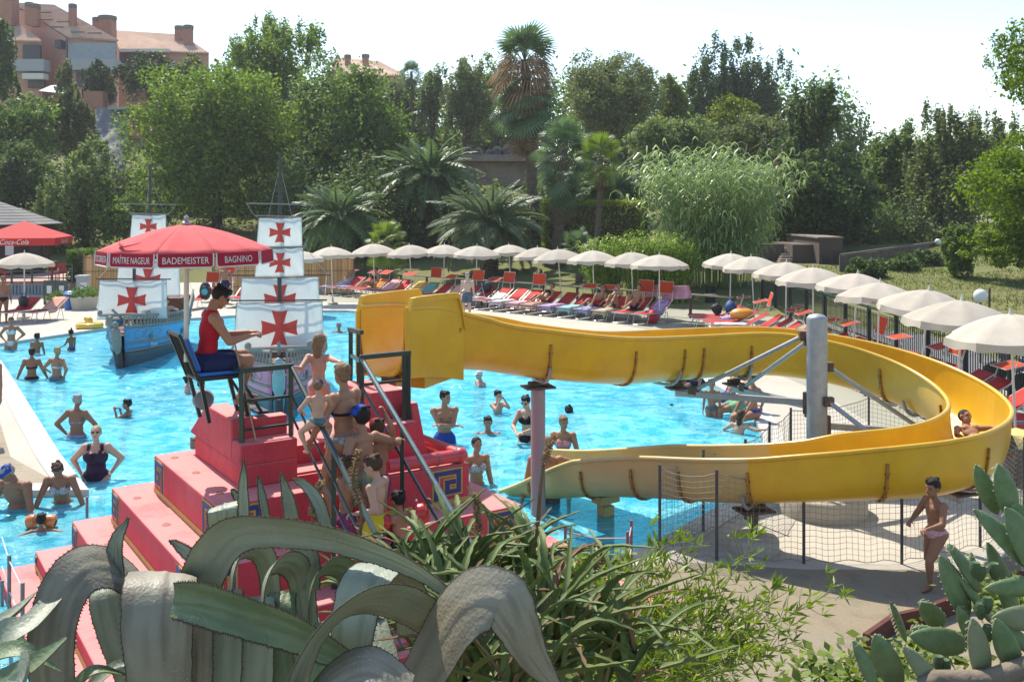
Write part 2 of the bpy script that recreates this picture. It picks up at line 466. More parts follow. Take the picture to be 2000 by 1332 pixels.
# ------------------------------------------------------------------ houses on the hill
M_terra = mat('terracotta_render', (0.50, 0.275, 0.205), 0.9, 0.2, var=0.5, vscale=0.5, var2=(0.43, 0.23, 0.17))
M_roof = mat('clay_roof_tiles', (0.58, 0.43, 0.33), 0.9, 0.2, var=0.8, vscale=1.2, var2=(0.42, 0.28, 0.2))
M_grey = mat('grey_balcony', (0.34, 0.35, 0.35), 0.8)
M_awn = mat('grey_awning', (0.30, 0.34, 0.36), 0.8, var=0.4, vscale=2)
M_dark = mat('dark_opening', (0.03, 0.03, 0.035), 0.4)
M_brick = mat('chimney_brick', (0.38, 0.18, 0.12), 0.9, var=0.5, vscale=3)
M_cap = mat('chimney_cap', (0.16, 0.14, 0.12), 0.9)
M_white = mat('cream_trim', (0.62, 0.6, 0.54), 0.8)
def chimney(root, x, y, Y, w, h):
    q = P(x, y, Y)
    w *= .8
    c = MB().box((q.x, q.y, q.z - h / 2), (w, w, h)).obj('chimney', M_brick, root)
    MB().lathe([(w * .62, 0), (w * .7, .15), (w * .7, .5), (w * .5, .6)], 10, (q.x, q.y, q.z - .05)).obj('chimney_cap', M_cap, c)
def roof_wing(root, eL, eR, rR, rL, zb, th=.35):
    """one wing: eave left/right in front, ridge right/left behind (3-D points), walls down to zb"""
    mb = MB()
    b = [Vector((q.x, q.y, zb)) for q in (eL, eR, rR, rL)]
    t = [q - Vector((0, 0, .15)) for q in (eL, eR, rR, rL)]
    mb.add(b + t, [(0, 1, 5, 4), (1, 2, 6, 5), (2, 3, 7, 6), (3, 0, 4, 7), (3, 2, 1, 0)])
    mb.obj('wall', M_terra, root)
    # tiled roof: rows of barrel tiles running down the slope
    rb = MB(); nrow = 34
    up = Vector((0, 0, .12)); fwd = (eL - rL).normalized() * .5
    for i in range(nrow):
        f0, f1 = i / nrow, (i + .96) / nrow; fm = (f0 + f1) / 2
        pr = []
        for f, k in ((f0, 0), (fm, 1), (f1, 0)):
            pr.append((rL.lerp(rR, f) + up * (k * 1.6), eL.lerp(eR, f) + up * (k * 1.6) + fwd))
        rb.add([pr[0][0], pr[0][1], pr[1][0], pr[1][1], pr[2][0], pr[2][1]], [(0, 1, 3, 2), (2, 3, 5, 4)])
    base = [eL + fwd, eR + fwd, rR, rL]
    rb.add([q - up * .3 for q in base] + [q + up * .05 for q in base], [(3, 2, 1, 0), (4, 5, 6, 7), (0, 1, 5, 4), (1, 2, 6, 5), (2, 3, 7, 6), (3, 0, 4, 7)])
    return rb.obj('roof', M_roof, root)
hA = thing('apartment_house', 'terracotta apartment house with clay tiled roof, grey awning and balcony on the hilltop', 'house', (0, 0, 0))
eL, eR, rR, rL = P(131, 72, 113), P(228, 79, 113), P(106, 12, 122), P(28, 8, 122)
roof_wing(hA, eL, eR, rR, rL, 9)
e2 = [P(232, 97, 119), P(408, 103, 119), P(356, 70, 127), P(222, 60, 127)]
roof_wing(hA, *e2, 9)
e3 = [P(-60, 76, 112), P(82, 80, 112), P(36, 48, 118), P(-60, 42, 118)]
roof_wing(hA, *e3, 9)
for x, y, Y, w, h in ((16, -6, 117, 2.2, 3.6), (58, 14, 116, 1.0, 2.2), (69, 17, 116, 1.1, 2.2), (142, 17, 116, .9, 2.4), (190, 43, 119, 1.1, 2.4), (210, 40, 119, 2.0, 3), (350, 59, 124, 1.1, 2.0), (368, 58, 122, 1.2, 2.6)):
    chimney(hA, x, y, Y, w, h)
def wquad(name, x0, y0, x1, y1, Y, th, m, root):
    a = P(x0, y0, Y); b = P(x1, y1, Y)
    return MB().box(((a.x + b.x) / 2, Y, (a.z + b.z) / 2), (abs(b.x - a.x), th, abs(a.z - b.z))).obj(name, m, root)
w = wquad('balcony_awning', 134, 85, 226, 118, 112.6, .3, M_awn, hA)
wquad('balcony', 138, 118, 231, 139, 112.0, 1.6, M_grey, hA)
wquad('window', 150, 142, 176, 170, 112.8, .3, M_dark, hA)
wquad('window', 112, 80, 124, 95, 112.4, 1.4, M_dark, hA)
wquad('window', 46, 88, 80, 118, 111.6, .4, M_dark, hA)
wquad('balcony', 30, 118, 92, 141, 111.0, 1.6, M_grey, hA)
wquad('balcony_awning', 48, 145, 90, 156, 110.8, 1.2, M_white, hA)
wquad('window', 56, 156, 88, 172, 111.5, .4, M_dark, hA)
wquad('window', 236, 103, 268, 126, 118.6, .5, M_dark, hA)
wquad('awning', 236, 97, 330, 103, 118.2, 1.0, M_white, hA)
wquad('balcony', 240, 126, 345, 138, 118.0, 1.6, M_grey, hA)
wquad('drainpipe', 129, 74, 132, 150, 112.7, .2, M_cap, hA)
for xa, ya in ((40, 24), (95, 30), (98, 44), (132, 48), (118, 58), (160, 68), (192, 70)):  # snow guards on the roof slope
    q = P(xa, ya, 120 - (ya - 20) * .12); MB().box((q.x, q.y - 1.0, q.z + .1), (1.6, .12, .14)).obj('roof_batten', M_cap, hA)
hB = thing('tiled_house', 'far tiled roof with two chimneys showing above the dark trees', 'house')
roof_wing(hB, P(640, 152, 128), P(792, 146, 128), P(740, 122, 138), P(655, 113, 138), 10)
chimney(hB, 679, 115, 134, .9, 1.3); chimney(hB, 714, 114, 134, 1.0, 1.3)
t = thing('garden_canopy', 'pale sail canopy below the apartment house', 'canopy')
q = [P(75, 178, 100), P(100, 167, 102), P(112, 168, 102), P(133, 184, 100), P(128, 184, 104)]
MB().add([q[0], q[1], q[3], q[1] + Vector((1.2, 0, .0)), q[4]], [(0, 1, 2), (1, 3, 2), (2, 3, 4)]).obj('cloth', M_white, t)
MB().tube([P(78, 178, 100), P(78, 200, 100)], .06).obj('post', M_cap, t); MB().tube([P(131, 183, 100), P(131, 205, 100)], .06).obj('post', M_cap, t)
# brick garden terrace and the grey rock face under it
t = thing('terrace_wall', 'brick terrace wall with pillars on top of the grey rock face', 'wall')
wquad('wall', 168, 180, 206, 212, 96, 1.2, M_brick, t); wquad('wall', 206, 212, 290, 232, 96.5, 1.2, M_brick, t)
wquad('pillar', 272, 176, 288, 214, 95.8, 1.4, M_brick, t); wquad('pillar', 250, 200, 272, 214, 95.8, 1.4, M_brick, t)
wquad('table', 208, 212, 250, 216, 95.0, 1.6, mat('turquoise_table', (.2, .42, .36), .6), t)
V = []; F = []
nu, nv = 26, 26
for j in range(nv):
    for i in range(nu):
        f, g = i / (nu - 1), j / (nv - 1)
        q = P(176 + 62 * f, 212 + 120 * g, 95 - 7 * g)
        k = mnoise.fractal(Vector((q.x * .5, q.z * .22, 1)), 1, 2, 4) * 1.5 - 2.2 * abs(f - .5) ** 2 * 4
        V.append((q.x, q.y - k - 1.0, q.z))
F = [(j * nu + i, j * nu + i + 1, (j + 1) * nu + i + 1, (j + 1) * nu + i) for j in range(nv - 1) for i in range(nu - 1)]
tag(link('rock_face', np_mesh('rock_face', V, F, mat('grey_rock', (0.27, 0.26, 0.26), 0.95, var=0.9, vscale=0.7, var2=(0.12, 0.11, 0.11), bump=.8, bscale=2), True)), kind='structure')

# ruin with small arches behind the palms
M_ston = mat('old_stone', (0.30, 0.24, 0.19), 0.95, 0.2, var=0.9, vscale=1.2, var2=(0.16, 0.12, 0.10), bump=0.6, bscale=5)
t = thing('stone_ruin', 'old stone terrace with a row of small dark arches behind the tall palm', 'ruin')
a = P(880, 300, 74); b = P(1080, 330, 74)
MB().box(((a.x + b.x) / 2, 74.5, a.z - 1.5), (b.x - a.x, 1.6, 1.8)).obj('wall', M_ston, t)
MB().box(((a.x + b.x) / 2, 73.9, a.z - .4), (b.x - a.x + .3, 2.6, .5)).obj('ledge', M_ston, t)
for x0, x1 in ((907, 924), (927, 941), (951, 961), (963, 980), (983, 1008), (1012, 1030)):
    q0 = P(x0 - 2, 302, 74.6); q1 = P(x1 + 2, 302, 74.6); rr = (q1.x - q0.x) / 2; cx = (q0.x + q1.x) / 2
    for nm, r_, m_, dy in (('arch', rr * 1.18, M_ston, 0), ('arch_opening', rr * .8, M_dark, -.55)):
        pl = [(r_ * math.cos(k * math.pi / 10), 1.5 * r_ * math.sin(k * math.pi / 10)) for k in range(11)]
        mm = Matrix.Translation((cx, 74.4 + dy, a.z - .16)) @ Matrix.Rotation(R(90), 4, 'X')
        MB().prism(pl, -.5, .5, mm).obj(nm, m_, t)

# brown service building with steps and its ramp wall on the right
M_brown = mat('brown_render', (0.115, 0.085, 0.065), 0.95, var=0.7, vscale=.8, var2=(0.075, 0.056, 0.045))
t = thing('service_building', 'low brown service building with a flat roof and a short outside stair', 'building')
def bx(name, x0, y0, x1, y1, Y, dep, m, root, bev=0):
    a = P(x0, y0, Y); b = P(x1, y1, Y)
    return MB().box(((a.x + b.x) / 2, Y + dep / 2, (a.z + b.z) / 2), (abs(b.x - a.x), dep, abs(a.z - b.z))).obj(name, m, root, bevel=bev)
bx('wall', 1600, 466, 1646, 545, 50, 6, M_brown, t); bx('wall', 1548, 478, 1602, 540, 51, 4, M_brown, t)
bx('parapet', 1480, 477, 1532, 540, 52, .6, M_brown, t); bx('coping', 1598, 463, 1648, 466, 49.9, 6.2, M_ston, t)
bx('door', 1606, 500, 1618, 540, 49.9, .1, M_dark, t); bx('window', 1630, 490, 1640, 512, 49.9, .1, M_dark, t)
for k in range(4): bx('step', 1528 - k * 2, 496 + k * 5, 1552 - k * 2, 502 + k * 5, 51.5 - k * .4, .5, M_ston, t)
bx('landing', 1532, 485, 1550, 496, 52.2, 1.5, M_white, t)
t = thing('ramp_wall', 'long grey brown boarded wall beside the ramp, right of the service building', 'wall')
M_board = mat('weathered_boards', (0.15, 0.12, 0.10), 0.95, var=0.6, vscale=3, var2=(.09, .075, .065))
a0, a1 = P(1640, 500, 47), P(1845, 472, 60); b0, b1 = P(1640, 580, 47), P(1845, 535, 60)
for k in range(42):
    f0, f1 = k / 42, (k + .93) / 42
    c0, c1, d0, d1 = a0.lerp(a1, f0), a0.lerp(a1, f1), b0.lerp(b1, f0), b0.lerp(b1, f1)
    o = Vector((0, .08, 0)); j = Vector((0, 0, random.uniform(-.04, .04)))
    MB().add([d0, d1, c1 + j, c0 + j, d0 + o, d1 + o, c1 + o + j, c0 + o + j], [(0, 1, 2, 3), (7, 6, 5, 4), (0, 4, 5, 1), (1, 5, 6, 2), (2, 6, 7, 3), (3, 7, 4, 0)]).obj('board', M_board, t)
MB().bar(a0 + Vector((0, -.1, .05)), a1 + Vector((0, -.1, .05)), .1).obj('rail', M_cap, t)

# ------------------------------------------------------------------ bar terrace at the left edge
M_shingle = mat('grey_shingles', (0.17, 0.165, 0.155), 0.9, var=.5, vscale=2.5, bump=.4, bscale=12)
M_wood = mat('dark_wood', (0.055, 0.035, 0.025), 0.7, var=.6, vscale=8, stretch=(1, 1, .15))
t = thing('bar_kiosk', 'dark wooden bar kiosk with an eight sided grey shingle roof at the left edge', 'kiosk', (-28.3, 53, 0))
ap = [(3.5 * math.cos(k * math.pi / 4 + .39), 3.5 * math.sin(k * math.pi / 4 + .39)) for k in range(8)]
for k in range(8):
    a, b = ap[k], ap[(k + 1) % 8]
    for j in range(9):                      # courses of shingles, each lapping the one below
        f0, f1 = j / 9, (j + 1) / 9
        l = lambda q, f: (q[0] * (1 - f), q[1] * (1 - f))
        z0, z1 = 3.15 + 1.35 * f0, 3.15 + 1.35 * f1
        pp = [l(a, f0) + (z0 + .02,), l(b, f0) + (z0 + .02,), l(b, f1) + (z1,), l(a, f1) + (z1,), l(a, f0) + (z0,), l(b, f0) + (z0,)]
        MB().add(pp, [(0, 1, 2, 3), (4, 5, 1, 0)]).obj('roof_course', M_shingle, t)
MB().lathe([(2.7, .5), (2.7, 1.2), (2.66, 1.2), (2.66, 3.2)], 8).obj('wall', M_wood, t)
for k in range(16):
    an = k * math.pi / 8
    MB().box((2.78 * math.cos(an), 2.78 * math.sin(an), 1.85), (.12, .12, 2.7), an).obj('post', M_wood, t)
M_notice = mat('paper_notice', (.6, .6, .58), .8)
MB().box((2.0, -2.1, 2.1), (.4, .05, 1.1), R(43)).obj('notice', M_notice, t)
M_terr = mat('terrace_wall_paint', (0.23, 0.29, 0.31), 0.85, var=.5, vscale=3)
t = thing('bar_terrace', 'raised bar terrace with grey blue slatted front and wide steps', 'terrace')
MB().box((-30.2, 49.5, .25), (19, 8, .5)).obj('floor_slab', mat('terrace_floor', (.42, .30, .24), .85, var=.5, vscale=3), t)
for k in range(30): MB().box((-25.2 + k * .155, 45.42, .22), (.11, .06, .46)).obj('slat', M_terr, t)
for k in range(5): MB().box((-28.4, 45.35 - k * .32, .45 - k * .095), (5.2, .34, .09)).obj('step', M_white, t)
t = thing('terrace_railing', 'dark green railing along the edge of the bar terrace', 'railing')
M_grn = mat('dark_green_paint', (0.012, 0.035, 0.03), 0.35, 0.5, coat=.3)
for k in range(6): MB().box((-25.4 + k * .95, 45.7, .95), (.07, .07, .95)).obj('post', M_grn, t)
for z in (.75, 1.08, 1.4): MB().bar((-25.4, 45.7, z), (-20.6, 45.7, z), .05).obj('rail', M_grn, t)
# ------------------------------------------------------------------ red stepped platform in the pool
TH = R(34.0)
UU = Vector((math.cos(TH), math.sin(TH), 0)); VV = Vector((math.sin(TH), -math.cos(TH), 0))
def UV(u, v, z=0.0): return UU * u + VV * v + Vector((0, 0, z))
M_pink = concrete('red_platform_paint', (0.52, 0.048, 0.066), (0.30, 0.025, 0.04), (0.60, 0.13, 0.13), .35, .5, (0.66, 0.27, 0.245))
M_gold = mat('gold_paint', (0.50, 0.33, 0.08), 0.7, var=.5, vscale=9)
M_blue = mat('dark_blue_paint', (0.02, 0.035, 0.16), 0.6, var=.4, vscale=9)
pyr = thing('stepped_platform', 'red stepped pyramid platform with gold and blue meander emblems in the pool', 'platform')
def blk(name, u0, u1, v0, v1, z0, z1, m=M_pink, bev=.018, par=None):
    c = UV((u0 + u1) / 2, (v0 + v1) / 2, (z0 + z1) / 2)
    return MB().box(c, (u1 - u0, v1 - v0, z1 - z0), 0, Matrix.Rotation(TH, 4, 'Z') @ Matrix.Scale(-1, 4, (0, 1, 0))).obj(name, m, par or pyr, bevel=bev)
TIERS = [  # u0 u1 v0 v1 z0 z1
    (1.34, 7.02, -12.45, -7.45, -1.1, 0.05), (1.70, 6.66, -12.28, -7.85, .05, .24), (2.05, 6.31, -12.05, -8.24, .24, .58),
    (2.42, 5.96, -11.77, -8.64, .58, .97), (2.79, 5.56, -11.36, -9.07, .97, 1.38), (3.17, 5.15, -11.1, -9.5, 1.38, 1.6)]
SV0, SW0, SW1 = -10.0, 3.76, 4.52           # stair: where it starts, its two sides
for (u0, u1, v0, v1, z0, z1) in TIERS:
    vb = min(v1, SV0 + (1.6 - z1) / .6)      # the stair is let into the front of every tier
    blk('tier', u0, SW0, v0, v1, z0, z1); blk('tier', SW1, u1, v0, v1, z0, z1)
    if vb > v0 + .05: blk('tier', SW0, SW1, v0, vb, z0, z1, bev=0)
# battered landing wall on the left, its front ledge, the right ledge and the block under the slide mouth
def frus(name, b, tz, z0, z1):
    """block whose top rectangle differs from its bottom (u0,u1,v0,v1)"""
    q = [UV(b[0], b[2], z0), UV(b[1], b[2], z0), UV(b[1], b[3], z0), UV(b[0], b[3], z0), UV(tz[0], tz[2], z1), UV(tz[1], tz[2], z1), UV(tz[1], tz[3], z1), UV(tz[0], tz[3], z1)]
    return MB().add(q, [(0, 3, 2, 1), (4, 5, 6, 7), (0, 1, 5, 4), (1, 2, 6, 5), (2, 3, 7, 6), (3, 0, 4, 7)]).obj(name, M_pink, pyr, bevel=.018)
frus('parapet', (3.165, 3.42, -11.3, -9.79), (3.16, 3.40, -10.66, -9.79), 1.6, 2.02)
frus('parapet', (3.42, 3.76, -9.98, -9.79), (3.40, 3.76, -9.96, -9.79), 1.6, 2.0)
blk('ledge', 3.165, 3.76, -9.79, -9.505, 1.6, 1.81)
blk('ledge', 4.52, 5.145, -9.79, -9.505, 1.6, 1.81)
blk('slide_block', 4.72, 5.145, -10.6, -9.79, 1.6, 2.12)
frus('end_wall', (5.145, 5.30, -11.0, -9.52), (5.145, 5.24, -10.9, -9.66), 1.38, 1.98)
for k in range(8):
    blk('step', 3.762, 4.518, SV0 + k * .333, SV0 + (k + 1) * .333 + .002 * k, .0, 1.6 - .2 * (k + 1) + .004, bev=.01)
# gold skirting round the foot of each tier, meander emblems
for (u0, u1, v0, v1, z0, z1) in TIERS[1:5]:
    blk('gold_skirting', u0 - .006, u0, v0 + .01, v1 - .01, z0 + .002, z0 + .058, M_gold, 0)
    blk('gold_skirting', u0 + .01, 3.75, v1, v1 + .006, z0 + .002, z0 + .058, M_gold, 0)
    blk('gold_skirting', 4.53, u1 - .01, v1, v1 + .006, z0 + .002, z0 + .058, M_gold, 0)
def emblem(origin, ax, out, w, h, flip=False):
    """meander on a wall: origin = lower left corner, ax = direction along the wall, out = wall normal"""
    path = [(.1, 0), (.1, .88), (.88, .88), (.88, .24), (.48, .24), (.48, .56), (.70, .56)]
    if flip: path = [(1 - a, b) for a, b in path]
    def strip(wd, off, m, par, nm):
        mb = MB()
        for (a0, b0), (a1, b1) in zip(path[:-1], path[1:]):
            lo = (min(a0, a1) - wd / 2, max(0, min(b0, b1) - wd / 2)); hi = (max(a0, a1) + wd / 2, max(b0, b1) + wd / 2)
            pp = [origin + ax * (x * w) + Vector((0, 0, y * h)) + out * o for o in (0, off) for x, y in ((lo[0], lo[1]), (hi[0], lo[1]), (hi[0], hi[1]), (lo[0], hi[1]))]
            off += .0004
            mb.add(pp, [(0, 1, 2, 3), (7, 6, 5, 4), (0, 4, 5, 1), (1, 5, 6, 2), (2, 6, 7, 3), (3, 7, 4, 0)])
        return mb.obj(nm, m, par)
    g = strip(.27, .006, M_gold, pyr, 'meander_emblem')
    strip(.15, .012, M_blue, g, 'meander_band')
for ti, places in ((4, ('lb', 'lf', 'fl', 'fr')), (3, ('lb', 'lf', 'fl', 'fr')), (2, ('lb', 'fr')), (1, ('lb',))):
    u0, u1, v0, v1, z0, z1 = TIERS[ti]; h = (z1 - z0) - .09; w = h * 1.12
    for p in places:
        if p == 'lb': emblem(UV(u0, v0 + .06, z0 + .065), VV, -UU, w, h, True)
        if p == 'lf': emblem(UV(u0, v1 - .06 - w, z0 + .065), VV, -UU, w, h)
        if p == 'fl': emblem(UV(u0 + .08, v1, z0 + .065), UU, VV, w, h, True)
        if p == 'fr': emblem(UV(u1 - .1 - w, v1, z0 + .065), UU, VV, w, h)
# water stains / drain caps on the treads
M_drain = mat('drain_cap', (.40, .17, .12), .8, var=.6, vscale=30)
for u, v, z in ((2.95, -11.1, 1.38), (2.97, -10.35, 1.38), (2.95, -9.5, 1.38), (2.57, -11.2, .97), (2.6, -10.1, .97), (2.58, -9.2, .97), (2.22, -11.0, .58), (2.23, -9.6, .58), (1.87, -10.4, .24), (5.35, -9.9, 1.38)):
    MB().lathe([(.045, 0), (.045, .005), (.032, .007), (.03, .003), (.0, .003)], 12, UV(u, v, z)).obj('drain_cap', M_drain, pyr)
# railings of the landing and the stair
rail = thing('stair_railing', 'dark green tube railing on the left of the red stair and landing', 'railing')
def post(root, u, v, z0, z1, w=.045): MB().bar(UV(u, v, z0), UV(u, v, z1), w).obj('post', M_grn, root)
for u in (3.22, 3.74): post(rail, u, -9.64, 1.81, 2.53)
for z, w in ((2.53, .05), (2.22, .03), (1.93, .025)):
    MB().bar(UV(3.2, -9.64, z), UV(3.76, -9.64, z), w).obj('rail', M_grn, rail)
MB().bar(UV(3.22, -9.64, 2.53), UV(3.2, -10.2, 2.55), .045).obj('rail', M_grn, rail)
def slope(u, dz, v0=-9.64, v1=-7.15): return UV(u, v0, 2.53 - dz), UV(u, v1, 2.53 - dz - .6 * (v1 - v0))
for dz, r in ((0, .026), (.28, .014), (.5, .014)):
    a, b = slope(3.74, dz); MB().tube([a, b], r, 8).obj('handrail' if dz == 0 else 'rail', M_grn, rail)
for v in (-8.55, -7.5): MB().bar(UV(3.74, v, .1), UV(3.74, v, 2.53 - .6 * (v + 9.64)), .04).obj('post', M_grn, rail)
rail2 = thing('stair_railing', 'steel grey tube handrail on the right of the red stair, below the slide mouth', 'railing')
M_tube = mat('worn_steel_tube', (0.16, 0.21, 0.21), 0.35, 0.6, 0.6, var=.6, vscale=14, var2=(0.05, .075, .07))
for dz, r in ((0, .028), (.3, .016)):
    a, b = slope(4.54, dz); MB().tube([a, b], r, 8).obj('handrail' if dz == 0 else 'rail', M_tube if dz == 0 else M_grn, rail2)
for v in (-8.7, -7.6): MB().bar(UV(4.54, v, .1), UV(4.54, v, 2.53 - .6 * (v + 9.64)), .04).obj('post', M_grn, rail2)
for u in (4.54, 5.06, 5.11): post(rail2, u, -9.64, 1.81 if u > 4.6 else 1.6, 2.55, .05)
for z in (2.55, 2.25): MB().bar(UV(4.52, -9.64, z), UV(5.13, -9.64, z), .05 if z > 2.4 else .03).obj('rail', M_grn, rail2)
for v in (-10.4, -10.62): post(rail2, 4.86, v, 2.12, 2.72, .045)
MB().bar(UV(4.86, -10.32, 2.72), UV(4.86, -10.66, 2.72), .05).obj('rail', M_grn, rail2)
MB().bar(UV(4.86, -10.62, 2.42), UV(4.54, -9.64, 2.5), .035).obj('rail', M_grn, rail2)
# thin rope stanchions round the platform foot
M_stan = mat('rusty_stanchion', (0.22, 0.11, 0.11), 0.6, .5, .3, var=.5, vscale=20)
M_rope = mat('white_rope', (0.55, 0.53, 0.48), 0.9)
t = thing('rope_barrier', 'thin rope barrier on rusty posts at the right foot of the red platform', 'barrier')
pts = [UV(6.0, -9.6, .1), UV(6.05, -8.75, .1), UV(6.4, -8.45, .1), UV(6.9, -8.0, .06), UV(7.3, -8.4, .0)]
for q in pts: MB().tube([q, q + Vector((0, 0, .62))], .018, 6).obj('post', M_stan, t)
for a, b in zip(pts[:-1], pts[1:]):
    for h in (.55, .3):
        mid = (a + b) / 2 + Vector((0, 0, h - .04)); MB().tube([a + Vector((0, 0, h)), mid, b + Vector((0, 0, h))], .006, 4).obj('rope', M_rope, t)
t = thing('rope_barrier', 'thin rope barrier on grey posts at the left foot of the red platform', 'barrier')
pts = [G(4, 1180, .05), G(18, 1235, .05), G(44, 1300, .05)]
for q in pts + [G(170, 1008, .24)]: MB().tube([q - Vector((0, 0, .02)), q + Vector((0, 0, .75 if q.y < 10 else .25))], .018, 6).obj('post', M_tube, t)
for a, b in zip(pts[:-1], pts[1:]):
    for h in (.7, .4): MB().tube([a + Vector((0, 0, h)), b + Vector((0, 0, h))], .006, 4).obj('rope', M_rope, t)

# red water pipe: rises under the slide mouth, runs forward over the tier, then back along it
M_pipe = mat('red_pipe_paint', (0.55, 0.045, 0.06), 0.4, 0.5, var=.4, vscale=6, coat=.2)
t = thing('water_pipe', 'thick red water pipe lying on the right tier and rising to the slide', 'pipe')
pf = UV(5.42, -10.55, 1.47); 
MB().tube([UV(5.42, -10.55, 1.44), UV(5.38, -10.6, 2.12)], .055, 12).obj('riser', M_pipe, t, True)
MB().tube([pf, UV(5.47, -9.12, 1.47)], .07, 12).obj('run', M_pipe, t, True)
MB().tube([UV(5.47, -9.12, 1.47), UV(4.6, -9.14, 1.47)], .072, 12).obj('run', M_pipe, t, True)
MB().ell(UV(5.47, -9.12, 1.47), .085, 12, 8).obj('elbow', M_pipe, t, True); MB().ell(pf, .078, 12, 8).obj('elbow', M_pipe, t, True)
fl = MB().lathe([(.12, 0), (.12, .025), (.06, .03), (.12, .035), (.12, .06)], 16, UV(5.38, -10.6, 2.06)).obj('flange', mat('rusty_flange', (.16, .05, .04), .7, .4, .3, var=.6, vscale=30), t)
for k in range(2): MB().lathe([(.076, 0), (.08, .004), (.08, .016), (.076, .02)], 12).obj('clamp', M_cap, t, loc=UV(5.47 - .2 * k - .1, -9.13, 1.47), rot=(0, R(90), TH))

# ------------------------------------------------------------------ yellow water slide
def yellow(name, col, rough, var2, var):
    m = mat(name, col, rough, 0.5, var=var, vscale=2.4, var2=var2, coat=.2, bump=.06, bscale=70, orand=.10)
    return m
M_yel = yellow('yellow_fibreglass', (0.66, 0.395, 0.013), 0.34, (0.55, 0.31, 0.014), .9)
M_yin = M_yel
M_fade = yellow('faded_yellow_fibreglass', (0.56, 0.39, 0.13), 0.5, (0.46, 0.37, 0.16), .9)
M_fade2 = mat('algae_faded_fibreglass', (0.58, 0.45, 0.16), 0.55, 0.4, var=.9, vscale=4, var2=(0.40, 0.42, 0.20), bump=.1, bscale=40)
M_seam = mat('seam_flange', (0.42, 0.20, 0.02), 0.55, var=.95, vscale=14, var2=(.16, .07, .025))
M_rust = mat('rusty_bracket', (0.10, 0.065, 0.05), 0.75, .4, .4, var=.8, vscale=22, var2=(.19, .13, .09))
M_galv = mat('galvanised_steel', (0.36, 0.37, 0.37), 0.5, .5, .55, var=.8, vscale=9, var2=(.27, .28, .28), bump=.05, bscale=60)
RC = Vector((4.2, 13.4))
ctrl = [(-1.57, 11.80, 2.95, .82, .30), (-1.12, 12.72, 2.86, .78, .34), (-.45, 13.22, 2.66, .68, .40), (.35, 13.45, 2.50, .66, .40), (1.4, 14.0, 2.31, .66, .40), (2.5, 14.9, 2.21, .66, .38)]
for k, zz in ((100, 2.20), (75, 2.13), (50, 2.0), (25, 1.84), (0, 1.67), (-25, 1.57), (-50, 1.52), (-72, 1.48)):
    an = R(k); ctrl.append((RC.x + 2.02 * math.cos(an), RC.y + 2.04 * math.sin(an), zz, .66, .345))
ctrl += [(3.85, 11.42, 1.39, .60, .38), (3.15, 11.72, 1.22, .56, .40), (2.45, 12.22, 1.08, .55, .42), (1.80, 12.9, .92, .55, .42), (1.2, 13.55, .70, .52, .42), (.62, 14.1, .53, .54, .42), (.08, 14.5, .46, .54, .42)]
NS = 260
PATH = catmull(ctrl, NS)
PATH[:, 2] = np.convolve(np.pad(PATH[:, 2], 6, 'edge'), np.ones(13) / 13, 'valid')
TAN = np.gradient(PATH[:, :2], axis=0); TAN /= np.linalg.norm(TAN, axis=1)[:, None]
def prof(depth, hw, th=0.0, n=20, lip=True):
    """U section from left rim to right rim: (across, down)"""
    out = []
    for k in range(n + 1):
        t = math.pi * k / n
        c, s = math.cos(t), math.sin(t)
        x = (hw + th) * math.copysign(abs(c) ** .55, c); z = -(depth + th) * abs(s) ** .75
        out.append((-x, z))
    return out
def section_ring(i, th, scale=1.0):
    X, Y, Z, dep, hw = PATH[i]; tx, ty = TAN[i]; nx_, ny_ = -ty, tx
    out = [(X - nx_ * a, Y - ny_ * a, Z + b) for a, b in prof(dep, hw, th)]
    if i > NS - 26:                          # at the open mouth the wall on the platform side tapers away
        f = ((i - (NS - 26)) / 25) ** 1.2
        out = [(x, y, min(z, Z - dep * .82 * f) if (y - Y) < 0 and (x - X) * TAN[i][1] * -1 + 0 <= 9 and ((x - X) * -ty + (y - Y) * tx) * (1 if -tx < 0 else 1) > 0.02 else z) for x, y, z in out]
    return out
def chute(name, i0, i1, m, root):
    mb = MB(); NP = 21
    rings_in = [section_ring(i, 0) for i in range(i0, i1 + 1)]
    rings_out = [section_ring(i, .022) for i in range(i0, i1 + 1)]
    vs, fs = [], []
    for ri, ro in zip(rings_in, rings_out): vs += ri + ro
    W = 2 * NP
    for k in range(len(rings_in) - 1):
        for j in range(NP - 1):
            a = k * W + j; b = a + W
            fs.append((a, a + 1, b + 1, b)); fs.append((a + NP, b + NP, b + NP + 1, a + NP + 1))
    o_ = len(rings_in) - 1
    for j in range(NP - 1):
        fs.append((j, NP + j, NP + j + 1, j + 1)); a = o_ * W + j; fs.append((a, a + 1, a + NP + 1, a + NP))
    mb.add(vs, fs)
    ch = mb.obj(name, m, root, True)
    # rolled rim on both edges
    for side in (0, NP - 1):
        pts = []
        for k in range(len(rings_in)):
            a = Vector(rings_in[k][side]); b = Vector(rings_out[k][side]); d = (b - a); d.z = 0
            pts.append(a + d.normalized() * .022 + Vector((0, 0, .004)))
        r = [.031] * len(pts)
        MB().tube(pts, r, 8).obj('rim', m, ch, True)
    return ch
slide = thing('water_slide', 'long yellow curved water slide looping round a grey column into the pool', 'slide')
def near_i(x, y, lo=0, hi=NS):
    d = (PATH[lo:hi, 0] - x) ** 2 + (PATH[lo:hi, 1] - y) ** 2
    return lo + int(np.argmin(d))
H0 = near_i(4.25, 15.56)
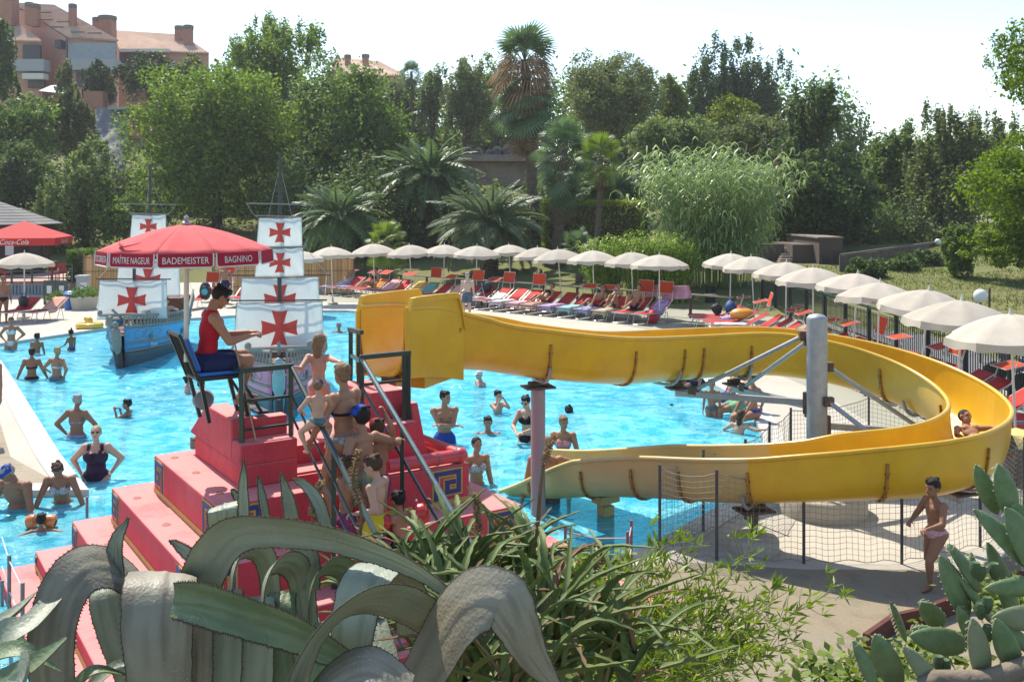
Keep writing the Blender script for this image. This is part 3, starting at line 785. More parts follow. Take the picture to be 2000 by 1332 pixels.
seams = [0, near_i(-.95, 12.95), near_i(.38, 13.45), near_i(1.5, 14.1), near_i(2.35, 14.85), near_i(2.75, 15.1), near_i(3.55, 15.45), near_i(4.6, 15.5, 90), near_i(5.9, 14.8, 90), near_i(6.35, 13.2, 90), near_i(5.5, 11.6, 120), near_i(4.25, 11.25, 140),
         near_i(3.0, 11.78, 160), near_i(2.35, 12.3, 160), near_i(1.85, 12.85, 160), near_i(1.25, 13.5, 160), near_i(.45, 14.18, 160), NS - 1]
for k in range(len(seams) - 1):
    m = M_yel if k < 12 else (M_fade if k < 15 else M_fade2)
    chute('chute_section', seams[k], seams[k + 1], m, slide)
for k, i in enumerate(seams[1:-1]):
    # bolted flange round the outside of each joint
    p0 = [Vector(q) for q in section_ring(i, .02)][1:-1]; p1 = [Vector(q) for q in section_ring(i, .05)][1:-1]
    tv = Vector((TAN[i][0], TAN[i][1], 0)) * .016
    m_ = len(p0); vs = [q - tv for q in p0] + [q - tv for q in p1] + [q + tv for q in p1] + [q + tv for q in p0]
    fs = [(r * m_ + j, r * m_ + j + 1, ((r + 1) % 4) * m_ + j + 1, ((r + 1) % 4) * m_ + j) for r in range(4) for j in range(m_ - 1)]
    fs += [(0, m_, 2 * m_, 3 * m_), (m_ - 1, 4 * m_ - 1, 3 * m_ - 1, 2 * m_ - 1)]
    f = MB().add(vs, fs).obj('joint_flange', M_seam, slide, True)
    bb = MB()
    for j in range(1, m_ - 1, 2):
        c = p1[j] * .6 + p0[j] * .4
        bb.tube([c - tv * 1.7, c + tv * 1.7], .012, 6)
    o = bb.obj('flange_bolts', M_rust, f); o['kind'] = 'stuff'
# deep mouth: two tall side panels with rounded corners and a floor
def panel(side, name, par):
    i0, i1 = 0, seams[1] + 1
    mb = MB(); pr_i, pr_o, pr_t = [], [], []
    for i in range(i0, i1 + 1):
        X, Y, Z, dep, hw = PATH[i]; tx, ty = TAN[i]; nrm = Vector((-ty, tx, 0)) * side
        f = (i - i0) / (i1 - i0)
        zt = 3.06 - .02 * f
        if f < .07: zt -= .16 * (1 - f / .07) ** 2
        if f > .9: zt -= .42 * ((f - .9) / .1) ** 1.3
        zb = 2.12 - .2 * f
        w = hw + .024
        pr_i.append(Vector((X, Y, 0)) + nrm * (w - .0)); pr_o.append((zt, zb, nrm))
    vs, fs = [], []
    for p, (zt, zb, nn) in zip(pr_i, pr_o):
        a = Vector((p.x, p.y, zt)); b = Vector((p.x, p.y, zb))
        fl_ = nn * .055; th = nn * .02
        vs += [b, a, a + Vector((0, 0, .02)), a + fl_ + Vector((0, 0, .02)), a + fl_ - Vector((0, 0, .05)), a + fl_ * .7 - Vector((0, 0, .05)), a + th - Vector((0, 0, .02)), b + th]
    n_ = len(pr_i)
    for k in range(n_ - 1):
        for j in range(8): fs.append((k * 8 + j, k * 8 + (j + 1) % 8, (k + 1) * 8 + (j + 1) % 8, (k + 1) * 8 + j))
    fs += [tuple(range(7, -1, -1)), tuple((n_ - 1) * 8 + j for j in range(8))]
    o = mb.add(vs, fs).obj(name, M_yel, par)
    # rolled front edge
    a, (zt, zb, nn) = pr_i[0], pr_o[0]
    MB().tube([Vector((a.x, a.y, zb)) + nn * .03, Vector((a.x, a.y, zt)) + nn * .03], .034, 8).obj('panel_edge', M_yel, o, True)
    return o
panel(1, 'side_panel', slide); panel(-1, 'side_panel', slide)
i = 3; X, Y = PATH[3][:2]; an = math.atan2(TAN[3][1], TAN[3][0])
MB().box((X - .02, Y + .1, 2.11), (.5, .6, .04), an).obj('mouth_floor', M_yel, slide, bevel=.01)
MB().box((X + .32, Y + .52, 1.99), (.75, .46, .16), an).obj('mouth_bearer', M_yel, slide, bevel=.01)
# supports
def pad(root, q, w=.34):
    MB().box(q + Vector((0, 0, .03)), (w, w * .75, .025), .3).obj('bearing_plate', M_rust, root)
    MB().box(q + Vector((0, 0, .075)), (w * .62, w * .3, .05), .3).obj('bracket', M_rust, root)
def bottom(i): return Vector((PATH[i][0], PATH[i][1], PATH[i][2] - PATH[i][3] - .07))
M_pole = mat('worn_pink_pole', (0.40, 0.25, 0.25), 0.6, .4, .1, var=.9, vscale=7, var2=(.30, .29, .28), bump=.1, bscale=60)
i = seams[2]; q = bottom(i)
pole = MB().lathe([(.10, -1.1), (.10, q.z - .11)], 16, (q.x, q.y, 0)).obj('support_pole', M_pole, slide, True); pad(slide, q - Vector((0, 0, .11)), .42)
col = MB().lathe([(.14, 0), (.14, 2.62), (.135, 2.65), (.10, 2.68), (.02, 2.70)], 24, (RC.x, RC.y, 0)).obj('column', M_galv, slide, True)
MB().lathe([(.60, 0), (.60, .24), (.57, .27), (.2, .29)], 32, (RC.x + .05, RC.y - .05, 0)).obj('column_base', M_deck, slide, True)
def cpt(z, to, r=.14): 
    d = Vector((to.x - RC.x, to.y - RC.y, 0)).normalized(); return Vector((RC.x, RC.y, z)) + d * r
for (sx, sy, lo, zc, zb) in ((2.5, 14.95, 0, 1.46, 2.42), (3.5, 15.42, 0, 1.40, 2.34), (6.25, 14.1, 90, 1.15, 2.0), (5.6, 11.7, 120, .80, 1.55)):
    i = near_i(sx, sy, lo); q = bottom(i) - Vector((0, 0, .14)); q.z = min(q.z, q.z)
    a = cpt(zc, q, .13)
    arm = MB().bar(a, Vector((q.x, q.y, q.z - .03)), .085, .085).obj('support_arm', M_galv, slide); pad(slide, q + Vector((0, 0, .02)), .3)
    mid = a.lerp(q, .86) + Vector((0, 0, .03)); b = cpt(zb, q, .12)
    MB().tube([b, mid], .032, 10).obj('brace', M_galv, slide, True)
    MB().box(b.lerp(mid, .04), (.13, .10, .13), 0).obj('gusset', M_rust, slide, bevel=.01); MB().box(mid, (.15, .09, .12), math.atan2(q.y - RC.y, q.x - RC.x)).obj('gusset', M_rust, slide, bevel=.01)
    MB().box(a, (.08, .16, .3), math.atan2(q.y - RC.y, q.x - RC.x)).obj('mounting_plate', M_rust, slide)
i = near_i(2.92, 11.82, 160); q = bottom(i)
MB().lathe([(.055, .1), (.055, q.z - .1)], 12, (q.x, q.y, 0)).obj('support_post', M_rust, slide); pad(slide, q - Vector((0, 0, .1)), .42)
MB().lathe([(.30, 0), (.30, .14), (.27, .17), (.1, .18)], 24, (q.x, q.y, 0)).obj('post_base', M_deck, slide, True)
i = near_i(1.3, 13.45, 160); q = bottom(i)
MB().box((q.x, q.y, -.5), (.17, .17, 1.1), .6).obj('support_post', M_fade, slide); MB().box((q.x, q.y, q.z + .0), (.34, .2, .1), .6).obj('saddle', M_fade, slide)
i = near_i(5.55, 11.6, 120); q = bottom(i)
# curved hanger straps up the side of the chute at the brackets
for i, sd in ((seams[2], 0), (seams[4] - 1, 0), (seams[6], 0), (near_i(6.1, 14.3, 90), 1), (seams[10], 0), (near_i(2.92, 11.82, 160), 0)):
    ring_ = [Vector(q) for q in section_ring(i, .075)]
    half = ring_[5:13] if PATH[i][1] > 0 else ring_
    seg = ring_[10:18] if sd == 0 and i < 90 else (ring_[10:18] if sd else (ring_[3:11] if False else ring_[10:18]))
    near = min((ring_[4:12], ring_[9:17]), key=lambda s: sum(q.y for q in s))
    if sd: near = min((ring_[4:12], ring_[9:17]), key=lambda s: sum((q.x - RC.x) ** 2 + (q.y - RC.y) ** 2 for q in s))
    MB().tube(near, .024, 6).obj('hanger_strap', M_galv, slide, True)

# safety net on dark posts round the slide
M_npost = mat('dark_net_post', (0.07, 0.075, 0.08), 0.5, .5, .4)
M_net = mat('net_cord', (0.24, 0.22, 0.18), 0.9)
net_pts = [(3.12, 13.0), (2.45, 12.45), (1.78, 11.72), (2.42, 11.5), (3.42, 11.4), (4.56, 11.38), (5.75, 11.95), (6.9, 13.1), (7.25, 14.6), (5.85, 15.95), (4.3, 15.0), (3.72, 14.05), (3.12, 13.0)]
t = thing('safety_net', 'sagging dark safety net on thin posts round the foot of the yellow slide', 'net')
for x, y in net_pts[:-1]:
    MB().tube([(x, y, 0), (x, y, 1.07)], .019, 8).obj('post', M_npost, t)
for (x0, y0), (x1, y1) in zip(net_pts[:-1], net_pts[1:]):
    Ls = math.hypot(x1 - x0, y1 - y0); nn = max(2, int(Ls / .07)); nr = 14
    nv = Vector((-(y1 - y0), x1 - x0, 0)) / Ls
    def npt(f, g):
        sag = .07 * 4 * f * (1 - f)
        z = (.03 + g * 1.0) - sag * g + .02 * (1 - g) * math.sin(f * 17)
        w_ = .03 * math.sin(math.pi * f) * math.sin(math.pi * g) + .008 * math.sin(f * 23 + g * 5)
        return Vector((x0 + (x1 - x0) * f, y0 + (y1 - y0) * f, z)) + nv * w_
    nb = MB()
    for k in range(nn + 1): nb.tube([npt(k / nn, g) for g in np.linspace(0, 1, 8)], .0027, 3, False)
    for k in range(1, nr): nb.tube([npt(f, k / nr) for f in np.linspace(0, 1, 10)], .0027, 3, False)
    o = nb.obj('net_panel', M_net, t); o['kind'] = 'stuff'
    for g in (0, 1): MB().tube([npt(f, g) for f in np.linspace(0, 1, 12)], .007 if g else .005, 4).obj('border_rope', M_net, t)

# ------------------------------------------------------------------ lifeguard chair and its red parasol
M_blk = mat('black_metal', (0.018, 0.022, 0.022), 0.4, .5, .2)
M_cush = mat('blue_plastic_seat', (0.02, 0.12, 0.42), 0.4, .5)
LG = UV(3.06, -10.02)                          # seat centre in plan
chair = thing('lifeguard_chair', 'tall black metal lifeguard chair with blue seat on the red landing wall', 'chair', (LG.x, LG.y, 0), TH)
for sx, sy in ((-.2, -.2), (.2, -.2), (-.2, .2), (.2, .2)):
    MB().bar((sx, sy, 2.44), (sx * 1.0 + .10, sy * .8, 2.0 if sx > -.3 else 2.0), .035).obj('leg', M_blk, chair)
MB().box((0, 0, 2.45), (.46, .44, .04)).obj('seat_frame', M_blk, chair, bevel=.008)
MB().box((.01, 0, 2.49), (.44, .40, .04)).obj('seat', M_cush, chair, bevel=.015)
for sy in (-.2, .2): MB().bar((-.22, sy, 2.44), (-.40, sy, 2.90), .03).obj('back_post', M_blk, chair)
MB().bar((-.40, -.2, 2.90), (-.40, .2, 2.90), .03).obj('back_rail', M_blk, chair)
for k in range(9): MB().bar((-.225, -.17 + k * .0425, 2.46), (-.40, -.17 + k * .057, 2.90), .01).obj('back_bar', M_blk, chair)
m_ = Matrix.Translation((-.255, 0, 2.69)) @ Matrix.Rotation(R(-21), 4, 'Y')
MB().box((0, 0, 0), (.04, .34, .36), 0, m_).obj('backrest', M_cush, chair, bevel=.02)
for sy in (-.22, .22): MB().bar((.2, sy, 2.42), (.42, sy, 2.06), .028).obj('footrest_arm', M_blk, chair)
MB().box((.44, 0, 2.05), (.12, .46, .025)).obj('footrest', M_blk, chair)
b = MB().lathe([(.0, 0), (.09, .02), (.11, .08), (.09, .16), (.03, .19)], 16).obj('bag', mat('grey_bag', (.16, .16, .17), .7), None, True, loc=UV(3.02, -10.28, 2.16), rot=(R(80), 0, R(20)))
tag(b, 'round grey bag hanging under the lifeguard chair', 'bag')
PC = LG - UU * .40 + VV * .0 + Vector((.12, 0, 0)); PC.z = 0
M_red = mat('sunlit_faded_red_canvas', (0.62, 0.10, 0.10), 0.85, .2, var=.35, vscale=3, var2=(.70, .20, .19), trans=.12, bump=.1, bscale=220)  # sun fading plus sunlight put into the canopy's paler red
M_val = mat('shaded_red_valance', (0.36, 0.018, 0.04), 0.8, .2)  # same red cloth as the canopy, its shade put into the colour
M_pipw = mat('white_piping', (.62, .6, .57), .7)
M_let = mat('white_lettering', (.66, .64, .6), .8)
par = thing('lifeguard_parasol', 'big faded red parasol with white lifeguard lettering on its valance', 'parasol', PC, R(0))
RR, ZR, ZA, NP_ = .84, 3.745, 4.00, 10
MB().tube([(0, 0, 2.62), (0, 0, 3.98)], .025, 10).obj('pole', mat('cream_pole', (.58, .56, .5), .5), par, True)
MB().lathe([(.045, 3.98), (.05, 4.02), (.02, 4.04), (.028, 4.07), (.005, 4.10)], 12).obj('finial', M_galv, par, True)
va = [(-math.pi / 2 + k * 2 * math.pi / NP_) for k in range(NP_)]
def can(a, f, sag=0.0):
    r = RR * f; z = ZA - (ZA - ZR) * (f ** 1.55) - sag
    return Vector((r * math.cos(a), r * math.sin(a), z))
for k in range(NP_):
    a0, a1 = va[k], va[k] + 2 * math.pi / NP_; mb = MB(); nf, na = 8, 6; vs = []
    for i in range(nf + 1):
        f = .02 + .98 * i / nf; p0, p1 = can(a0, f), can(a1, f)
        for j in range(na + 1):
            g = j / na; q = p0.lerp(p1, g); q.z -= .02 * math.sin(math.pi * g) * f; vs.append(q)
    mb.add(vs, [(i * (na + 1) + j, i * (na + 1) + j + 1, (i + 1) * (na + 1) + j + 1, (i + 1) * (na + 1) + j) for i in range(nf) for j in range(na)])
    o = mb.obj('canopy_panel', M_red, par, True)
    sd_ = o.modifiers.new('cloth', 'SOLIDIFY'); sd_.thickness = .004
    p0, p1 = can(a0, 1), can(a1, 1); ax = (p1 - p0); w = ax.length; ax.normalize(); outv = Vector(((p0 + p1).x, (p0 + p1).y, 0)).normalized()
    hv = .13; drop = Vector((0, 0, -1)) * hv + outv * .012
    q0 = p0 + ax * .012 + outv * .006; q1 = p1 - ax * .012 + outv * .006
    vv = [q0, q1, q1 + drop * .85, q1 + drop - ax * .02, q0 + drop + ax * .02, q0 + drop * .85]
    vb = [q - outv * .004 for q in vv]
    va_ = MB().add(vv + vb, [(5, 4, 3, 2, 1, 0), (6, 7, 8, 9, 10, 11)] + [(i, (i + 1) % 6, (i + 1) % 6 + 6, i + 6) for i in range(6)]).obj('valance', M_val, par)
    MB().tube([q0 + outv * .003, vv[5], vv[4], vv[3], vv[2], q1 + outv * .003], .0065, 5).obj('piping', M_pipw, va_)
    MB().tube([can(a0, f) + Vector((0, 0, -.012)) for f in np.linspace(.03, 1, 7)], .007, 5).obj('rib', M_galv, par)
    word = {0: 'BADEMEISTER', NP_ - 1: 'MAÎTRE NAGEUR', 1: 'BAGNINO', NP_ - 2: 'SOCORRISTA'}.get(k)
    if word:
        tv, tf = text_mesh(word, .092)
        wmax = max(abs(p[0]) for p in tv); sx = (w * .80 / 2) / wmax if len(word) > 8 else (w * .62 / 2) / wmax
        cc = (q0 + q1) / 2 + drop * .52 + outv * .007
        V_ = [cc + ax * (p[0] * sx) + Vector((0, 0, p[1] * .95)) + outv * (-.012 * p[1] / hv) for p in tv]
        MB().add(V_, tf).obj('lettering', M_let, va_)
# torn strip lying on the canopy
pts = [can(va[8] + .35, .78) + Vector((0, 0, .012)), can(va[8] + .62, .86) + Vector((0, 0, .02)), can(va[9] + .1, .88) + Vector((0, 0, .012)), can(va[9] + .3, .80) + Vector((0, 0, .02))]
MB().tube(pts, [.006, .018, .014, .004], 6, flat=.5).obj('torn_strip', M_val, par)
# ------------------------------------------------------------------ two model galleons in the pool
M_sail = mat('white_sailcloth', (0.70, 0.71, 0.69), 0.85, .2, var=.35, vscale=3, var2=(.60, .62, .62), trans=.5, bump=.15, bscale=14)
M_cross = mat('red_cross_print', (0.60, 0.085, 0.07), 0.85, .2, var=.4, vscale=5, var2=(.66, .16, .13), trans=.3)
M_mast = mat('dark_mast', (0.06, 0.045, 0.04), 0.6, var=.5, vscale=8)
M_tan = mat('weathered_trim', (0.27, 0.25, 0.21), 0.8, var=.6, vscale=8)
M_hull = mat('dark_hull', (0.045, 0.06, 0.075), 0.45, .5, var=.5, vscale=3, var2=(.08, .10, .11))
M_hblue = mat('blue_hull_paint', (0.03, 0.26, 0.50), 0.45, .5, var=.5, vscale=3, var2=(.05, .33, .55))
M_hpink = mat('pink_hull_paint', (0.60, 0.19, 0.28), 0.5, .5, var=.5, vscale=3, var2=(.50, .17, .28))
M_teal = mat('pale_teal_figure', (0.22, 0.37, 0.37), 0.7, var=.5, vscale=9)
M_line = mat('grey_rope', (.40, .38, .34), .9)
M_deckw = mat('brown_deck', (.16, .07, .045), .8, var=.5, vscale=6)
CROSS = [(.10, .16), (.19, .5), (-.19, .5), (-.10, .16), (-.5, .22), (-.5, -.22), (-.10, -.16), (-.19, -.5), (.19, -.5), (.10, -.16), (.5, -.22), (.5, .22)]
CROSS[0], CROSS[3], CROSS[6], CROSS[9] = (.11, .11), (-.11, .11), (-.11, -.11), (.11, -.11)
def sail(root, y, w0, w1, z0, z1, cross, belly=.12, name='sail', dx=0):
    """w0 bottom width, w1 top width"""
    def S(a, b, off=0):
        w = w0 + (w1 - w0) * (b + .5)
        be = belly * math.cos(a * 2.6) * math.cos(b * 2.2) + .012 * math.sin(a * 19 + b * 7)
        return Vector((a * w + dx + .02 * b, y - be - off, (z0 + z1) / 2 + b * (z1 - z0) + .02 * (1 - 4 * a * a) * (-1 if b > 0 else .4) * abs(b) * 2))
    n, m = 20, 14; mb = MB()
    mb.add([S(i / n - .5, j / m - .5) for j in range(m + 1) for i in range(n + 1)], [(j * (n + 1) + i, j * (n + 1) + i + 1, (j + 1) * (n + 1) + i + 1, (j + 1) * (n + 1) + i) for j in range(m) for i in range(n)])
    s = mb.obj(name, M_sail, root, True)
    sd_ = s.modifiers.new('cloth', 'SOLIDIFY'); sd_.thickness = .004; sd_.offset = 1
    MB().tube([S(-.5, .5), S(.5, .5), S(.5, -.5), S(-.5, -.5), S(-.5, .5)], .010, 5).obj('hem', M_tan, s)
    if cross:
        asp = (z1 - z0) / ((w0 + w1) / 2); mb = MB(); k = .72
        grid = []
        # each arm is a strip from the centre outwards so that it follows the belly
        for rot in range(4):
            c, s_ = (1, 0, -1, 0)[rot], (0, 1, 0, -1)[rot]
            base = len(mb.v); vs_, fs_ = [], []; N_ = 6
            for q in range(N_ + 1):
                f = q / N_; r = .10 + .40 * f; hw = .10 + .12 * f
                if q == N_: r -= .0
                for e in (-1, -.33, .33, 1):
                    rr = r - (.045 * (1 - abs(e)) if q == N_ else 0)
                    xx, yy = rr * c - hw * e * s_, rr * s_ + hw * e * c
                    vs_.append(S(xx * k * asp, yy * k, .013))
            fs_ = [(q * 4 + e, q * 4 + e + 1, (q + 1) * 4 + e + 1, (q + 1) * 4 + e) for q in range(N_) for e in range(3)]
            mb.add(vs_, fs_)
        mb.add([S(a * .11 * k * asp, b * .11 * k, .0135) for a, b in ((-1, -1), (1, -1), (1, 1), (-1, 1))], [(0, 1, 2, 3)])
        mb.obj('red_cross', M_cross, s)
    return s
def ship(name, label, loc, rz, m_side, text, m_fig):
    t = thing(name, label, 'ship', loc, rz)
    NS_, NPF = 24, 9
    def half(f): return 1.06 * (math.sin(min(1, f * 1.35 + .05) * math.pi / 2) ** .75) * (1 - .25 * max(0, f - .6) / .4)
    def sheer(f): return .92 + .32 * (1 - f) ** 2.2 * .6 + (.45 * max(0, f - .62) / .38)
    def pt(f, g, side, out=0):
        y = -2.3 + 4.8 * f; w = half(f); zt = sheer(f)
        zz = -.55 + (zt + .55) * g
        ww = w * (g ** .42) * (1.0 + .04 * math.sin(g * 3)) + out
        rake = -.35 * (1 - f) ** 3 * g
        return Vector((side * ww, y + rake, zz))
    def strip(nm, g0, g1, m, out=0, par=t, steps=6, f0=0, f1=1):
        mb = MB()
        for side in (-1, 1):
            vs_ = [pt(f0 + (f1 - f0) * i / NS_, g0 + (g1 - g0) * j / steps, side, out) for i in range(NS_ + 1) for j in range(steps + 1)]
            mb.add(vs_, [(i * (steps + 1) + j, i * (steps + 1) + j + 1, (i + 1) * (steps + 1) + j + 1, (i + 1) * (steps + 1) + j) for i in range(NS_) for j in range(steps)])
        st = [pt(f1, g0 + (g1 - g0) * j / steps, sd, out) for sd in (-1, 1) for j in range(steps + 1)]
        mb.add(st, [(j, j + 1, steps + 2 + j, steps + 1 + j) for j in range(steps)])
        o = mb.obj(nm, m, par, True); sd_ = o.modifiers.new('planking', 'SOLIDIFY'); sd_.thickness = .03; sd_.offset = 0
        return o
    strip('hull_bottom', 0.02, .60, M_hull); strip('hull_side', .60, 1.0, m_side)
    for g in (.60, .72, 1.0):
        strip('wale', g - .012, g + .018, M_tan, .025, t, 1)
    mb = MB(); vs_ = []
    for i in range(NS_ + 1): vs_ += [pt(i / NS_, .86, -1), pt(i / NS_, .86, 1)]
    mb.add(vs_, [(2 * i, 2 * i + 1, 2 * i + 3, 2 * i + 2) for i in range(NS_)]).obj('deck', M_deckw, t)
    # balustrade
    for side in (-1, 1):
        top = [pt(i / 20, 1.0, side) + Vector((0, 0, .26)) for i in range(21)]
        MB().tube(top, .035, 6).obj('rail', M_tan, t, True)
        for i in range(0, 41):
            b = pt(i / 40, 1.0, side)
            MB().lathe([(.022, 0), (.04, .07), (.02, .15), (.03, .25)], 6, b).obj('baluster', M_tan, t, True)
        for f in (.18, .36, .54, .72):
            q = pt(f, .80, side, .02); a = MB().lathe([(.085, 0), (.085, .03), (.06, .035)], 12).obj('porthole', M_tan, t, True, loc=q, rot=(0, R(90 * side), 0))
            MB().lathe([(.058, .03), (.05, .04)], 12).obj('porthole_glass', M_dark, a)
        for k in range(3):
            f = .06 + .07 * k
            loop = [pt(f + .07 * math.sin(s), .86 - .09 * math.cos(s), side, .04) for s in np.linspace(0, 2 * math.pi, 13)]
            MB().tube(loop, .010, 4).obj('rope_loop', M_line, t)
    # stem, figurehead, bow rail
    MB().tube([(0, -2.36, -.6), (0, -2.55, .3), (0, -2.78, .95)], [.09, .09, .07], 8).obj('stem', M_mast, t, True)
    fg = MB().tube([(0, -2.62, .42), (0, -2.74, .62), (0, -2.80, .85), (0, -2.84, 1.06), (0, -2.85, 1.12)], [.05, .12, .13, .11, .05], 10)
    fg.ell((0, -2.86, 1.2), .085); fg.obj('figurehead', m_fig, t, True)
    MB().tube([(-.62, -2.1, 1.36), (0, -2.55, 1.42), (.62, -2.1, 1.36)], .045, 8).obj('bow_rail', M_tan, t, True)
    for sx in (-.62, .62): MB().ell((sx, -2.1, 1.42), (.07, .07, .09)).obj('rail_knob', M_tan, t, True)
    # cabin aft
    MB().box((0, 1.75, 1.25), (1.5, 1.2, .5)).obj('cabin', M_deckw, t, bevel=.02)
    # masts, yards, sails
    MB().tube([(0, -1.15, .5), (0, -1.15, 2.75)], [.055, .045], 8).obj('foremast', M_mast, t, True)
    MB().tube([(0, .5, .5), (0, .5, 3.4), (0, .5, 5.5)], [.065, .05, .03], 8).obj('mainmast', M_mast, t, True)
    MB().tube([(0, 1.9, .9), (0, 1.9, 3.3)], .04, 8).obj('mizzenmast', M_mast, t, True)
    for y, z, w in ((-1.22, 2.24, 1.0), (.42, 2.66, 1.15), (.42, 3.34, .6), (.42, 4.02, .55), (.44, 4.3, .75)):
        MB().tube([(-w, y, z + .03), (w, y, z)], .018, 6).obj('yard', M_mast if w > .9 else M_tan, t)
    s1 = sail(t, -1.28, 1.86, 1.78, 1.16, 2.22, True)
    s2 = sail(t, .36, 1.80, 1.72, 1.62, 2.63, True)
    s3 = sail(t, .36, 1.10, 1.02, 2.64, 3.31, True, .06)
    s4 = sail(t, .36, 1.02, .96, 3.33, 4.0, True, .06)
    for a, b in (((-.95, -1.22, 2.26), (-1.05, .4, 2.66)), ((.95, -1.22, 2.24), (1.05, .4, 2.66)), ((-.5, .4, 4.0), (-.74, .42, 4.32)), ((.5, .4, 4.0), (.74, .42, 4.3)), ((-.95, -1.25, 1.17), (-.95, -1.9, 1.0)), ((.95, -1.25, 1.17), (.95, -1.9, 1.0)), ((1.1, .4, 2.66), (.6, .4, 3.3)), ((-1.1, .4, 2.66), (-.6, .4, 3.3)), ((0, .5, 5.2), (-.9, 2.3, 1.4)), ((0, .5, 5.2), (.9, 2.3, 1.4))):
        m_ = (Vector(a) + Vector(b)) / 2 - Vector((0, 0, .05)); MB().tube([a, m_, b], .005, 4).obj('rigging', M_line, t)
    MB().tube([(0, -2.2, 1.25), (0, -3.1, 1.6)], .035, 8).obj('bowsprit', M_tan, t, True)
    if text:
        tv, tf = text_mesh(text, .17, .25)
        q = pt(.16, .66, 1, .06); q2 = pt(.26, .66, 1, .06); ax = (q2 - q).normalized()
        nn = ax.cross(Vector((0, 0, 1))).normalized()
        MB().add([q + ax * (p[0] + .2) + Vector((0, 0, p[1])) + nn * .03 for p in tv], tf).obj('lettering', M_let, t)
    return t
ship('galleon', 'blue model galleon with white red crossed sails moored at the left of the pool', (-10.55, 28.0, -.1), R(6), M_hblue, 'Pinta', M_tan)
ship('galleon', 'pink model galleon with white red crossed sails behind the lifeguard', (-5.25, 22.0, -.1), R(13), M_hpink, None, M_teal)
# ------------------------------------------------------------------ cream parasols
M_cream = mat('cream_canvas', (0.53, 0.485, 0.405), 0.9, .15, var=.6, vscale=3, var2=(.44, .385, .305), trans=.2, orand=.10)
M_cream2 = mat('cream_valance', (0.52, 0.46, 0.37), 0.9, .15, var=.4, vscale=6, var2=(.52, .42, .32), trans=.25)
M_wpole = mat('white_pole', (.62, .60, .55), .4, .5)
def make_parasol():
    t = thing('beach_parasol', None, 'parasol')
    MB().tube([(0, 0, 0), (0, 0, 2.42)], .021, 8).obj('pole', M_wpole, t, True)
    MB().lathe([(.03, 2.38), (.035, 2.42), (.015, 2.45), (.02, 2.48), (.004, 2.53)], 8).obj('finial', M_wpole, t, True)
    MB().lathe([(.22, 0), (.22, .06), (.05, .10), (.03, .3)], 14).obj('base', M_deck, t, True)
    N_ = 8; RR_, ZA_, ZR_ = 1.02, 2.42, 2.06; mb = MB(); vs_ = []; nf, na = 7, 5; tot = N_ * na
    for i in range(nf + 1):
        f = .02 + .98 * i / nf
        for k in range(N_):
            for j in range(na):
                g = j / na; a0 = k * 2 * math.pi / N_; a1 = a0 + 2 * math.pi / N_
                p0 = Vector((RR_ * f * math.cos(a0), RR_ * f * math.sin(a0), 0)); p1 = Vector((RR_ * f * math.cos(a1), RR_ * f * math.sin(a1), 0))
                q = p0.lerp(p1, g); q.z = ZA_ - (ZA_ - ZR_) * f ** 1.6 - .025 * math.sin(math.pi * g) * f; vs_.append(q)
    fs_ = [(i * tot + k, i * tot + (k + 1) % tot, (i + 1) * tot + (k + 1) % tot, (i + 1) * tot + k) for i in range(nf) for k in range(tot)]
    c = mb.add(vs_, fs_).obj('canopy', M_cream, t, True)
    for k in range(N_):
        a0 = k * 2 * math.pi / N_; rim = [vs_[nf * tot + (k * na + j) % tot] for j in range(na + 1)]
        mb = MB(); low = []
        for j, q in enumerate(rim):
            o = Vector((q.x, q.y, 0)).normalized(); e = j / na
            low.append(q + o * (.03 + .02 * math.sin(e * 9 + k)) - Vector((0, 0, .13 + .025 * math.sin(e * 7 + k * 2))))
        mb.add(list(rim) + low, [(j, j + 1, na + 2 + j, na + 1 + j) for j in range(na)]).obj('valance', M_cream2, t, True)
        MB().tube([Vector((RR_ * f * math.cos(a0), RR_ * f * math.sin(a0), ZA_ - (ZA_ - ZR_) * f ** 1.6 - .012)) for f in (.05, .35, .7, 1)], .006, 4).obj('rib', M_wpole, t)
    return t
proto = make_parasol()
far_row = [(590, 487, 'farthest left cream parasol of the far row, half behind the sails'), (650, 480, None), (733, 474, None), (805, 476, None), (866, 476, None), (930, 478, None), (998, 476, None), (1055, 481, None), (1098, 484, None), (1160, 487, None), (1237, 490, None), (1288, 495, None)]
right_row = [(1425, 492), (1474, 498), (1534, 509), (1588, 519), (1664, 530), (1711, 548), (1793, 560), (1869, 581), (1986, 607)]
ORD = ['first', 'second', 'third', 'fourth', 'fifth', 'sixth', 'seventh', 'eighth', 'ninth', 'tenth', 'eleventh', 'twelfth', 'thirteenth', 'fourteenth', 'fifteenth', 'sixteenth', 'seventeenth', 'eighteenth', 'nineteenth', 'twentieth', 'twenty first', 'twenty second', 'twenty third', 'twenty fourth']
FAR, RIGHT = [], []
first = True
def put_parasol(x, y, label, rz, Y=None):
    global first
    s = (y - HY) / (CH - 2.47); Y = Y or CF / s
    q = Vector(((x - 1000) * Y / CF, Y, 0))
    if first:
        o = proto; first = False; o.location = q; o['label'] = label
    else: o = copy_tree(proto, q, rz, label)
    o['group'] = 'cream parasols round the pool'
    o.rotation_euler = (random.uniform(-.07, .07), random.uniform(-.07, .07), rz)
    return o, q
for k, (x, y, lb) in enumerate(far_row):
    o, q = put_parasol(x, y, lb or f'cream parasol, {ORD[k]} from the left in the far row beyond the pool', random.uniform(0, .7)); FAR.append(q)
for k, (x, y) in enumerate(right_row):
    o, q = put_parasol(x, y, f'cream parasol over the right hand loungers, {ORD[k]} from the far end of the black fence', random.uniform(0, .7)); RIGHT.append((o, q))
put_parasol(47, 517, 'single cream parasol over two red loungers at the left edge by the bar', .3, 36.0)
